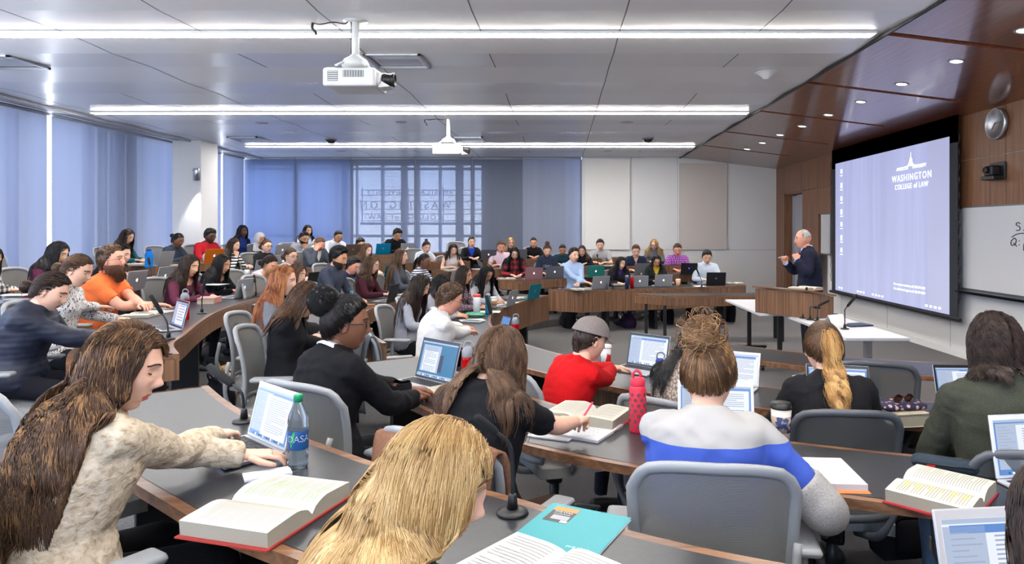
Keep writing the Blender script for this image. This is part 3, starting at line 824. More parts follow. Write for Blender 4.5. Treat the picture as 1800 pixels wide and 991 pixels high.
# ------------------------------------------------------------------ desks
WD = .58
def desk(row, a, b, label, panel=.13, panel_side=True, legs=3, cap=(True, True), name='curved_desk', skew=None):
    c = seg(row, a, b) if not isinstance(row, np.ndarray) else row
    t0 = TIER[row] if not isinstance(row, np.ndarray) else 0.0
    s_ = outward(c)
    z1 = t0 + .74
    o_ = offset(c, WD, s_)
    org = V3((c[len(c) // 2][0], c[len(c) // 2][1], t0))
    g = thing(name, label, 'desk', org, group='curved lecture desks')
    def loc(A, z): 
        B = A.copy(); B[:, 2] = z; return B - org
    e = .035
    ci = offset(c, e, s_); co = offset(c, WD - e, s_)
    if skew: o_[0, :2] += skew; co[0, :2] += skew; o_[1, :2] += V3(skew) * .6; co[1, :2] += V3(skew) * .6; o_[2, :2] += V3(skew) * .25; co[2, :2] += V3(skew) * .25
    # linoleum inlay
    def trim(A):
        B = A.copy(); L0 = unit(A[1] - A[0]); L1 = unit(A[-2] - A[-1]); B[0] = A[0] + L0 * e; B[-1] = A[-1] + L1 * e; return B
    ti, to = trim(ci), trim(co)
    mb = MB()
    mb.grid([loc(ti, z1 + .0015), loc(to, z1 + .0015)], LINO, False)
    mb.obj('desktop', g)
    # wooden edge band around the inlay: flat ring + edge faces + underside
    mb = MB()
    mb.grid([loc(c, z1), loc(ci, z1)], WALNUT_EDGE, False); mb.grid([loc(co, z1), loc(o_, z1)], WALNUT_EDGE, False)
    mb.grid([loc(c, z1 - .035), loc(o_, z1 - .035)], BLACK, False)
    mb.grid([loc(c, z1), loc(c, z1 - .035)], WALNUT_EDGE, False); mb.grid([loc(o_, z1), loc(o_, z1 - .035)], WALNUT_EDGE, False)
    for i in (0, -1):
        mb.quad(loc(c, z1)[i], loc(o_, z1)[i], loc(o_, z1 - .035)[i], loc(c, z1 - .035)[i], WALNUT_EDGE)
    mb.obj('edge_band', g)
    mb = MB()
    pi = offset(c, .004, s_); pj = offset(c, .026, s_)
    za, zb = z1 - .035, z1 - panel - .035
    mb.grid([loc(pi, za), loc(pi, zb)], WALNUT, False); mb.grid([loc(pj, za), loc(pj, zb)], WALNUT, False); mb.grid([loc(pi, zb), loc(pj, zb)], WALNUT, False)
    for i, on in zip((0, -1), cap):
        q0, q1 = loc(c, za)[i], loc(o_, za)[i]; r0, r1 = loc(c, zb)[i], loc(o_, zb)[i]
        if on:
            sg_ = unit((c[1] - c[0]) if i == 0 else (c[-2] - c[-1])) * .025
            mb.quad(q0, q1, r1, r0, WALNUT); mb.quad(q0 + sg_, q1 + sg_, r1 + sg_, r0 + sg_, WALNUT); mb.quad(r0, r1, r1 + sg_, r0 + sg_, WALNUT); mb.quad(q1, r1, r1 + sg_, q1 + sg_, WALNUT)
        else:
            mb.quad(q0, loc(pj, za)[i], loc(pj, zb)[i], r0, WALNUT)
    mb.obj('front_panel', g)
    idx = np.linspace(4, len(c) - 5, legs).round().astype(int) if len(c) > 12 else [3, len(c) - 4]
    for i in idx:
        i = int(np.clip(i, 1, len(c) - 2))
        t = unit(c[i + 1] - c[i - 1]); n = V3((-t[1], t[0], 0)) * s_
        p = c[i] + n * .24 - org
        ang = math.atan2(n[1], n[0])
        mb = MB(); mb.box((p[0], p[1], (.70) / 2), (.22, .06, .70), BLACK, rz=ang, ch=.004)
        mb.obj('leg', g)
    return g
desk(1, 0, 6, 'dark-topped desk closest to the teaching wall, in front of the empty chair', panel=.1)
desk(2, .4, 9.8, 'long curved desk of the red-cap student and the man in the white shirt', legs=7, cap=(False, False), panel=.30)
desk(2, 9.8, 11.15, 'short curved desk with deep walnut end panel and the teal laptop', legs=2, panel=.36)
desk(2, 12, 15, 'deep walnut fronted desk of the man in the light blue shirt', legs=4, panel=.34, skew=(-.29, -.2))
desk(3, .3, 6.4, 'near curved desk with red bottle, thick casebooks and the pencil case', legs=5)
desk(3, 7.0, 12.2, 'curved desk of the bearded man and the two women writing', legs=5)
desk(3, 13.1, 17, 'far desk of the student in the red plaid shirt', legs=4)
desk(4, 1.2, 9.05, 'nearest curved desk holding the water bottle and the teal folder', legs=6)
desk(4, 9.95, 19, 'long curved desk of the man in the orange polo', legs=6)
desk(4, 20, 24.5, 'far desk of the woman in the sleeveless cream blouse', legs=4)
desk(5, 4.9, 12.2, 'curved desk with two silver laptops behind the orange polo', legs=5)
desk(5, 12.8, 14.4, 'short upper desk of the woman with the top knot', legs=2)
desk(5, 14.8, 17.3, 'upper desk of the woman in the blue top and black blazer', legs=3)
desk(6, 5, 9.9, 'highest curved desk beside the window wall', legs=4)
desk(6, 10.1, 14, 'highest desk in front of the lettered window', legs=4)
# straight front table on the far side of the professor
tb = thing('front_table', 'long walnut table standing free in front of the light-blue-shirt desk', 'table', (2.4, 11.05, 0))
mb = MB(); P = [(1.62 - 2.4, -.25), (3.6 - 2.4, -.2), (3.6 - 2.4, .25), (1.2 - 2.4, .15)]
mb.prism(P, .705, .74, LINO, WALNUT_EDGE); mb.obj('tabletop', tb)
mb = MB()
for a, b in ((0, 1), (3, 0), (1, 2)):
    a3, b3 = V3(P[a] + (0,)), V3(P[b] + (0,)); m_ = (a3 + b3) / 2; L = np.linalg.norm(b3 - a3); an = math.atan2(*(b3 - a3)[[1, 0]])
    inn = unit(-V3((m_[0] - .1, m_[1], 0))) * .012
    mb.box((m_[0] + inn[0], m_[1] + inn[1], .645), (L - .02, .022, .12), WALNUT, rz=an)
mb.obj('apron', tb)
for x, y in ((-.74, -.2), (1.14, -.15), (1.14, .2), (-1.0, .1)):
    mb = MB(); mb.box((x, y, .35), (.05, .05, .70), BLACK, ch=.004); mb.obj('leg', tb)

# ------------------------------------------------------------------ office chair
MESHF = pattern('chair_mesh', (124, 123, 121), (152, 151, 149), 'wave', (0, 0, 120), .8, .6, 0, .3, .7)
def mesh_alpha(m, a):
    nt, b = nodes(m); b.inputs['Alpha'].default_value = a
mesh_alpha(MESHF, .88)
FRG = mat('chair_frame_grey', (140, 142, 144), .42)
FRD = mat('chair_frame_dark', (82, 84, 88), .45)
SEATG = cloth('chair_seat_fabric', (146, 145, 143), scale=300)
def chair_proto(name, label, frame_m=FRG, mesh_m=MESHF):
    g = thing(name, label, 'chair', (0, 0, 0), group='grey mesh swivel chairs')
    # back: curved shell, local +Y is forward
    rows = []
    nz, nx = 12, 13
    def backpt(u, v, off=0.0):
        z = .50 + v * .48
        hw = .235 * (1 - .12 * (1 - v) ** 2) * (1.0 - .10 * max(0, v - .85) / .15)
        y = -.24 - .05 * v + .03 * math.sin(v * math.pi) + .055 * (abs(u) ** 2) + off
        return (u * hw, y, z - .03 * abs(u) ** 3 * (v > .9))
    mb = MB()
    mb.grid([[backpt(u, v) for u in np.linspace(-1, 1, nx)] for v in np.linspace(0, 1, nz)], mesh_m)
    mb.obj('back_mesh', g)
    rim = [backpt(-1, v) for v in np.linspace(0, .93, 9)] + [backpt(-.97, .975)] + [backpt(u, 1.0) for u in np.linspace(-.88, .88, 11)] + [backpt(.97, .975)] + [backpt(1, v) for v in np.linspace(.93, 0, 9)]
    rimb = [backpt(u, 0) for u in np.linspace(1, -1, 7)]
    mb = MB(); mb.tube(rim + rimb[1:], .015, 8, frame_m, flat=1.3); mb.obj('back_frame', g)
    mb = MB()
    for s_ in (-1, 1):
        mb.tube(catmull([(s_ * .07, -.14, .40), (s_ * .12, -.30, .46), (s_ * .2, -.31, .62), (s_ * .225, -.275, .78)], 6), [(.018 if i < 8 else .013) for i in range(19)], 8, frame_m)
    mb.obj('back_support', g)
    mb = MB()
    sec = []
    for t in np.linspace(-1, 1, 9):
        sec.append([(u * .235 * (1 - .08 * abs(t) ** 4), .03 + t * .235, .475 - .02 * u * u - (.03 * max(0, t) ** 3) + .012 * t * t) for u in np.linspace(-1, 1, 11)])
    sec = V3(sec)
    mb.grid(sec, SEATG); lo = sec.copy(); lo[:, :, 2] -= .055; mb.grid(lo, frame_m)
    ring = np.concatenate([sec[0], sec[1:, -1], sec[-1][::-1][1:], sec[::-1][1:-1, 0]]); rl = ring.copy(); rl[:, 2] -= .055
    mb.grid([np.vstack([ring, ring[:1]]), np.vstack([rl, rl[:1]])], SEATG)
    mb.obj('seat', g)
    for s_ in (-1, 1):
        mb = MB(); mb.cbox((s_ * .29, .02, .675), (.085, .27, .028), frame_m, ch=.012, smooth=True)
        ar = mb.obj('armrest', g)
        mb = MB(); mb.tube(catmull([(s_ * .16, .0, .43), (s_ * .26, -.01, .45), (s_ * .29, -.03, .55), (s_ * .29, -.02, .66)], 5), .02, 8, frame_m, flat=.7); mb.obj('arm_post', ar)
    mb = MB(); mb.tube([(0, 0, .42), (0, 0, .30)], .05, 12, BLACKP); mb.tube([(0, 0, .32), (0, 0, .10)], .028, 12, BLACKP); mb.box((0, 0, .425), (.2, .24, .04), BLACKP, ch=.01); mb.obj('column', g)
    mb = MB()
    for k in range(5):
        a = R(72 * k + 18); d = V3((math.cos(a), math.sin(a), 0))
        mb.tube([d * .03 + V3((0, 0, .125)), d * .18 + V3((0, 0, .115)), d * .31 + V3((0, 0, .085))], [(.03, .025), (.024, .018), (.018, .012)], 8, FRG if frame_m is FRG else FRD)
    bs = mb.obj('star_base', g)
    for k in range(5):
        a = R(72 * k + 18); d = V3((math.cos(a), math.sin(a), 0)); c = d * .31
        mb = MB(); rt = frame(d) @ np.array([[0, 0, 1], [0, 1, 0], [-1, 0, 0.0]])
        mb.lathe([(.0001, -.025), (.03, -.025), (.034, -.018), (.034, -.006), (.024, -.002), (.024, .002), (.034, .006), (.034, .018), (.03, .025), (.0001, .025)], c=(c[0], c[1], .034), rot=rt, n=16, m=BLACKP)
        mb.tube([(c[0], c[1], .05), (c[0], c[1], .09)], .01, 6, BLACKP)
        mb.obj('caster', bs)
    return g
CH_LIGHT = chair_proto('office_chair', 'PROTO')
CH_DARK = chair_proto('office_chair', 'PROTO', FRD, pattern('chair_mesh_dark', (88, 88, 88), (112, 112, 111), 'wave', (0, 0, 120), .8, .6, 0, .3, .7))
mesh_alpha(_M['chair_mesh_dark'], .80)
_ch_used = {}
def chair(x, y, z, yaw, label, dark=False):
    """yaw: direction the seat faces (0 = +X)"""
    src = CH_DARK if dark else CH_LIGHT
    rz = yaw - math.pi / 2
    if id(src) not in _ch_used:
        _ch_used[id(src)] = True
        src.location = (x, y, z); src.rotation_euler = (0, 0, rz); src['label'] = label
        return src
    return dup(src, (x, y, z), rz, label)
# ------------------------------------------------------------------ people
def remesh(mb, voxel, smooth=4, name='tmp'):
    """union of the overlapping pieces in mb as one continuous skin: returns vertices and faces"""
    me = mb.mesh(name)
    o = bpy.data.objects.new(name, me); COL.objects.link(o)
    m = o.modifiers.new('r', 'REMESH'); m.mode = 'VOXEL'; m.voxel_size = voxel; m.adaptivity = 0
    s = o.modifiers.new('s', 'SMOOTH'); s.iterations = smooth; s.factor = .5
    dg = bpy.context.evaluated_depsgraph_get()
    e = bpy.data.meshes.new_from_object(o.evaluated_get(dg))
    bpy.data.objects.remove(o); bpy.data.meshes.remove(me)
    v = np.empty(len(e.vertices) * 3); e.vertices.foreach_get('co', v); v = v.reshape(-1, 3)
    nr = np.empty(len(e.vertices) * 3); e.vertices.foreach_get('normal', nr); nr = nr.reshape(-1, 3)
    nl = len(e.loops); li = np.empty(nl, int); e.loops.foreach_get('vertex_index', li)
    ls = np.empty(len(e.polygons), int); e.polygons.foreach_get('loop_start', ls)
    lt = np.empty(len(e.polygons), int); e.polygons.foreach_get('loop_total', lt)
    if len(lt) and (lt == 4).all():
        f = li.reshape(-1, 4)
    else:
        f = [li[a:a + b].tolist() for a, b in zip(ls, lt)]
    bpy.data.meshes.remove(e)
    return v, nr, f

def vnoise(p):
    """smooth lattice noise in numpy, -1..1"""
    i = np.floor(p).astype(np.int64); f = p - i; f = f * f * (3 - 2 * f)
    def h(a):
        n = (a[:, 0] * 73856093) ^ (a[:, 1] * 19349663) ^ (a[:, 2] * 83492791)
        n = (n ^ (n >> 13)) * 1274126177 & 0x7fffffff
        return ((n ^ (n >> 16)) & 0xffff) / 32767.5 - 1
    r = 0
    for dx in (0, 1):
        for dy in (0, 1):
            for dz in (0, 1):
                w = (f[:, 0] if dx else 1 - f[:, 0]) * (f[:, 1] if dy else 1 - f[:, 1]) * (f[:, 2] if dz else 1 - f[:, 2])
                r = r + w * h(i + np.array([dx, dy, dz]))
    return r
HZ = 0.118
def head_geo(nu, nv, sex):
    u = np.linspace(-math.pi, math.pi, nu, endpoint=False)
    ph = u - .45 * np.sin(u)
    lat = np.linspace(-math.pi / 2, math.pi / 2, nv + 2)[1:-1]
    LA, PH = np.meshgrid(lat, ph, indexing='ij')
    cl = np.cos(LA) ** .88
    sx, sy = np.sin(PH), np.cos(PH)
    fem = sex == 'f'
    X = (.073 if fem else .077) * cl * sx
    front = sy > 0
    Y = np.where(front, .090 * cl * np.abs(sy) ** .85, -.104 * cl * np.abs(sy) ** .95)
    Z = HZ * np.sin(LA)
    t = np.clip(-Z / HZ, 0, 1)
    X *= 1 - (.36 if fem else .27) * t ** 1.8
    Y = np.where(front, Y * (1 - .06 * t), Y * (1 - .50 * t ** 1.1))
    Y += .012 * t * t
    fm = np.clip(sy, 0, 1) ** .5 * front
    g = lambda x0, z0, a, b: np.exp(-((X - x0) / a) ** 2 - ((Z - z0) / b) ** 2) * fm
    dy = .009 * g(0, .012, .009, .022) + .021 * g(0, -.021, .0115, .014) + .008 * g(.012, -.028, .007, .008) + .008 * g(-.012, -.028, .007, .008)
    for s in (-1, 1):
        dy += -.010 * g(s * .031, .012, .016, .012) + .004 * g(s * .03, .034, .022, .008) + .004 * g(s * .045, -.018, .02, .02)
    dy += .008 * g(0, -.055, .021, .0065) + .008 * g(0, -.070, .018, .0065) - .003 * g(0, -.0625, .024, .002) + .009 * g(0, -.1, .02, .016) - .004 * g(0, -.083, .02, .006)
    Y = Y + dy
    v = np.concatenate([[[0, .012, -HZ * 1.0]], np.stack([X, Y, Z], 2).reshape(-1, 3), [[0, 0, HZ]]])
    f = []
    for j in range(nu): f.append((0, 1 + (j + 1) % nu, 1 + j))
    for i in range(nv - 1):
        for j in range(nu):
            a = 1 + i * nu + j; b = 1 + i * nu + (j + 1) % nu
            f.append((a, b, b + nu, a + nu))
    L = len(v) - 1; o = 1 + (nv - 1) * nu
    for j in range(nu): f.append((L, o + j, o + (j + 1) % nu))
    return v, f
_HG = {(q, s): head_geo(*((34, 26), (48, 38), (80, 64))[q], s) for q in (0, 1, 2) for s in 'mf'}
def scalp_thr(az, style):
    a = [0, 40, 68, 84, 100, 140, 180]
    if style == 'bald':
        return np.interp(np.degrees(az), a, [1.2, 1.2, .75, .1, .15, .2, .25])
    return np.interp(np.degrees(az), a, [.70, .68, .42, .08, -.22, -.60, -.66])

SKIN = {'fair': (226, 178, 152), 'pale': (236, 196, 174), 'tan': (206, 152, 118), 'olive': (196, 144, 110), 'brown': (122, 80, 58), 'dark': (82, 54, 42), 'asian': (222, 176, 142), 'ruddy': (222, 158, 132)}
HAIR = {'black': [(20, 17, 17), (30, 26, 26), (14, 12, 12)], 'dark': [(44, 31, 25), (58, 42, 33), (34, 24, 20)], 'brown': [(82, 58, 40), (64, 45, 33), (100, 74, 52)],
        'ltbrown': [(120, 88, 60), (98, 70, 48), (140, 106, 72)], 'blonde': [(184, 150, 98), (166, 130, 80), (204, 174, 124), (146, 110, 66), (176, 142, 92)], 'dblonde': [(176, 138, 88), (146, 110, 68), (196, 160, 108)],
        'red': [(158, 96, 58), (132, 76, 46), (184, 122, 76)], 'grey': [(168, 164, 160), (140, 136, 132), (190, 186, 182)], 'hilite': [(70, 49, 35), (84, 59, 41), (120, 87, 56), (62, 43, 31), (78, 54, 38), (146, 108, 69), (68, 48, 34), (92, 65, 44)], 'pony': [(186, 142, 84), (156, 112, 62), (110, 76, 46), (204, 164, 104)], 'updo': [(128, 94, 62), (96, 68, 44), (164, 126, 84), (78, 54, 36)]}
def skinmat(k):
    c = SKIN[k]
    m = pattern('skin_' + k, tuple(int(q * .97) for q in c), tuple(min(255, int(q * 1.03)) for q in c), 'noise', (30, 30, 30), .5, .03, 3, .3, .7)
    b = nodes(m)[1]; b.inputs['Subsurface Weight'].default_value = .08; b.inputs['Subsurface Radius'].default_value = (.01, .004, .002)
    return m
def hairmats(k):
    return [mat('hair_%s_%d' % (k, i), c, .42, spec=.35) for i, c in enumerate(HAIR[k])]
def hand(mb, w, d, palm, side, pose, K, m):
    """palm, four fingers and a thumb, from wrist w along d; palm = direction the palm faces"""
    d = unit(d); palm = unit(palm - d * (np.dot(palm, d))); lat = np.cross(d, palm) * side   # lat points to the thumb side
    k = K
    mb.tube([w - d * .03 * k, w + d * .015 * k, w + d * .05 * k, w + d * .088 * k, w + d * .096 * k], [(.026 * k, .020 * k), (.030 * k, .019 * k), (.040 * k, .016 * k), (.040 * k, .014 * k), (.036 * k, .011 * k)], 10, m, up=-palm)
    curl = {'type': (14, 28, 22), 'rest': (22, 34, 26), 'fist': (70, 85, 50), 'flat': (4, 8, 6), 'pen': (52, 56, 30)}[pose]
    for i, (o, L) in enumerate(((.030, .068), (.010, .078), (-.010, .073), (-.029, .058))):
        p = w + d * .088 * k + lat * o * k
        a = math.radians(0); pts = [p - d * .012]; dirn = unit(d + lat * (o * 3.2)); jit = 1 + .15 * math.sin(i * 2.3)
        cur = 0
        for j, fr in enumerate((.45, .3, .25)):
            cur += math.radians(curl[j]) * jit
            dv = dirn * math.cos(cur) + palm * math.sin(cur)
            p = p + dv * L * fr * k; pts.append(p)
        mb.tube(pts, [.0095 * k, .009 * k, .008 * k, .0062 * k], 7, m)
    p = w + d * .026 * k + lat * .026 * k + palm * .004
    cv = .6 if pose in ('fist', 'pen') else .25
    q1 = p + unit(d * .75 + lat * .75 + palm * .2) * .042 * k
    q2 = q1 + unit(d * .95 + lat * (.3 - cv) + palm * cv) * .034 * k
    q3 = q2 + unit(d * .95 + lat * (.1 - cv) + palm * cv) * .018 * k
    mb.tube([p - d * .01, p, q1, q2, q3], [.012 * k, .014 * k, .0115 * k, .0095 * k, .006 * k], 7, m)
def ik(S, T, a, b, pole):
    v = T - S; L = np.linalg.norm(v)
    if L > (a + b) * .985:
        v = v / L * (a + b) * .985; L = (a + b) * .985; T = S + v
    if L < abs(a - b) + .05: L = abs(a - b) + .05
    n = v / np.linalg.norm(v)
    x = (a * a - b * b + L * L) / (2 * L)
    h = math.sqrt(max(1e-6, a * a - x * x))
    pp = unit(pole - n * (pole @ n))
    return S + n * x + pp * h, T

class Ell:
    def __init__(s, c, r, Rm): s.c = V3(c); s.r = V3(r); s.R = np.array(Rm)
    def push(s, p):
        q = (p - s.c) @ s.R / s.r
        n = np.linalg.norm(q, axis=1, keepdims=True)
        ins = n[:, 0] < 1
        q2 = np.where(n < 1, q / np.maximum(n, 1e-6), q)
        out = p.copy(); out[ins] = ((q2[ins] * s.r) @ s.R.T) + s.c
        return out
def strands_mesh(mb, P, rad, mats, sides=3, clump=None, mask=None):
    """P: (N, n, 3) polylines -> tapered tubes, one of the hair colours each"""
    N, n, _ = P.shape
    t = np.gradient(P, axis=1); t /= np.maximum(np.linalg.norm(t, axis=2, keepdims=True), 1e-9)
    ref = np.array([.3, .5, .81]); a = np.cross(t, ref); a /= np.maximum(np.linalg.norm(a, axis=2, keepdims=True), 1e-9); b = np.cross(t, a)
    tp = np.sin(np.linspace(.25, math.pi * .93, n)) ** .6
    r = (rad * tp)[None, :, None]
    ring = [P + r * (math.cos(2 * math.pi * k / sides) * a + math.sin(2 * math.pi * k / sides) * b) for k in range(sides)]
    Vv = np.stack(ring, 2)                                 # N, n, sides, 3
    i = np.arange(n - 1)[:, None]; k = np.arange(sides)[None, :]; k2 = (k + 1) % sides
    q = np.stack([i * sides + k, i * sides + k2, (i + 1) * sides + k2, (i + 1) * sides + k], -1).reshape(-1, 4)
    nm = len(mats); pick = rng.integers(0, nm, N) if clump is None else (clump + (rng.random(N) < .14) * rng.integers(1, 5, N)) % nm
    for mi_, mm in enumerate(mats):
        idx = np.where(pick == mi_)[0]
        if not len(idx): continue
        vv = Vv[idx].reshape(-1, 3)
        f = (q[None] + (np.arange(len(idx)) * n * sides)[:, None, None]).reshape(-1, 4)
        mb.add(vv, f, mm, True)
def grow(root, v0, L, n, cols, Hc, Hr, hs, face=True, back=.22, stiff=.6, target=None, hang_back=.15, part=0.0, length_var=.12, fwdbias=0.0, behind=None):
    N = len(root); seg = (L * (1 + length_var * rng.standard_normal(N)) / n)[:, None]
    p = cols[0].push(root); thick = 1 + .05 * rng.random((N, 1)); p = (p - Hc) * thick + Hc; v = v0.copy(); P = [root.copy(), p.copy()]
    reached = np.zeros(N, bool)
    for s in range(n):
        G = np.tile(np.array([0, 0, -1.0]), (N, 1)) - Hr[:, 1] * (back - fwdbias)
        if target is not None:
            d = target - p; dist = np.linalg.norm(d, axis=1)
            reached |= dist < .028 * hs
            G = np.where(reached[:, None], np.array([0, 0, -1.0]) - Hr[:, 1] * hang_back, d / np.maximum(dist, 1e-6)[:, None])
            w = np.where(reached, .45, .8)[:, None]
        else:
            w = (1 - stiff) * np.ones((N, 1))
        v = v * (1 - w) + G * w
        v /= np.maximum(np.linalg.norm(v, axis=1, keepdims=True), 1e-6)
        if target is not None:
            dd = np.linalg.norm(target - p, axis=1)[:, None]
            sg = np.where(reached[:, None], seg, np.minimum(np.maximum(seg, dd / 3), dd))
        else: sg = seg
        q = p + v * sg
        for ic, c in enumerate(cols):
            if ic == 0: q = (c.push((q - Hc) / thick + Hc) - Hc) * thick + Hc
            else: q = c.push(q)
        if behind is not None:
            bN, bf, br_, bm_ = behind; w_ = np.clip((Hc[2] + .03 * hs - q[:, 2]) / .14, 0, 1); fz = (q - bN) @ bf; lim = .10 * (1 - w_) - .03 * w_
            mm_ = fz > lim; q[mm_] -= np.outer((fz - lim)[mm_] * .75, bf)
            rz_ = (q - bN) @ br_; lw = (.125 if bm_ == 2 else .16) + (.05 if bm_ == 2 else .2) * (1 - w_); ex = np.sign(rz_) * np.maximum(np.abs(rz_) - lw, 0); q -= np.outer(ex * (.9 if bm_ == 2 else .6), br_)
            for c in cols[1:]: q = c.push(q)
        if face:
            l = (q - Hc) @ Hr / hs
            m_ = (l[:, 1] > .03) & (np.abs(l[:, 0]) < .066) & (l[:, 2] < .055) & (l[:, 2] > -.15)
            sg_ = np.where(l[:, 0] >= part, 1.0, -1.0)
            l[m_, 0] = sg_[m_] * .068; l[m_, 1] = np.minimum(l[m_, 1], .055)
            q[m_] = (l[m_] * hs) @ Hr.T + Hc
        v = q - p; v /= np.maximum(np.linalg.norm(v, axis=1, keepdims=True), 1e-6)
        p = q; P.append(p.copy())
    return np.stack(P, 1)
def scalp_roots(N, style, hs, Hc, Hr, lo=0.0):
    out = []
    while len(out) < N:
        d = rng.standard_normal((N * 3, 3)); d /= np.linalg.norm(d, axis=1, keepdims=True)
        az = np.abs(np.arctan2(d[:, 0], d[:, 1]))
        ok = d[:, 2] > scalp_thr(az, style) + lo
        out += d[ok].tolist()
    d = V3(out[:N])
    l = d * np.array([.076, .1, HZ]) * 1.01
    return d, l, (l * hs) @ Hr.T + Hc
def hair_shell(mb, q, sex, style, hs, Hc, Hr, m, top=.012, side=.006, noise=0.0, fr=40.0):
    v, f = _HG[(max(q, 1), sex)]
    d = v / np.array([.076, .1, HZ]); d /= np.linalg.norm(d, axis=1, keepdims=True)
    az = np.abs(np.arctan2(d[:, 0], d[:, 1]))
    e = d[:, 2] - scalp_thr(az, style)
    w = np.clip(e / .22, 0, 1) ** .6
    up = np.clip((d[:, 2] + .1) / .8, 0, 1)
    off = (side + (top - side) * up) * w + .0008
    if noise: off = off + noise * w * (np.sin(d[:, 0] * fr) * np.sin(d[:, 1] * fr * 1.1 + 1) * np.sin(d[:, 2] * fr * .9 + 2) + .5 * np.sin(d[:, 0] * fr * 2.3 + d[:, 2] * fr * 1.7))
    v2 = v + d * off[:, None]
    ok = e > -.03
    f2 = [q_ for q_ in f if all(ok[i] for i in q_)]
    mb.add((v2 * hs) @ Hr.T + Hc, f2, m, True)

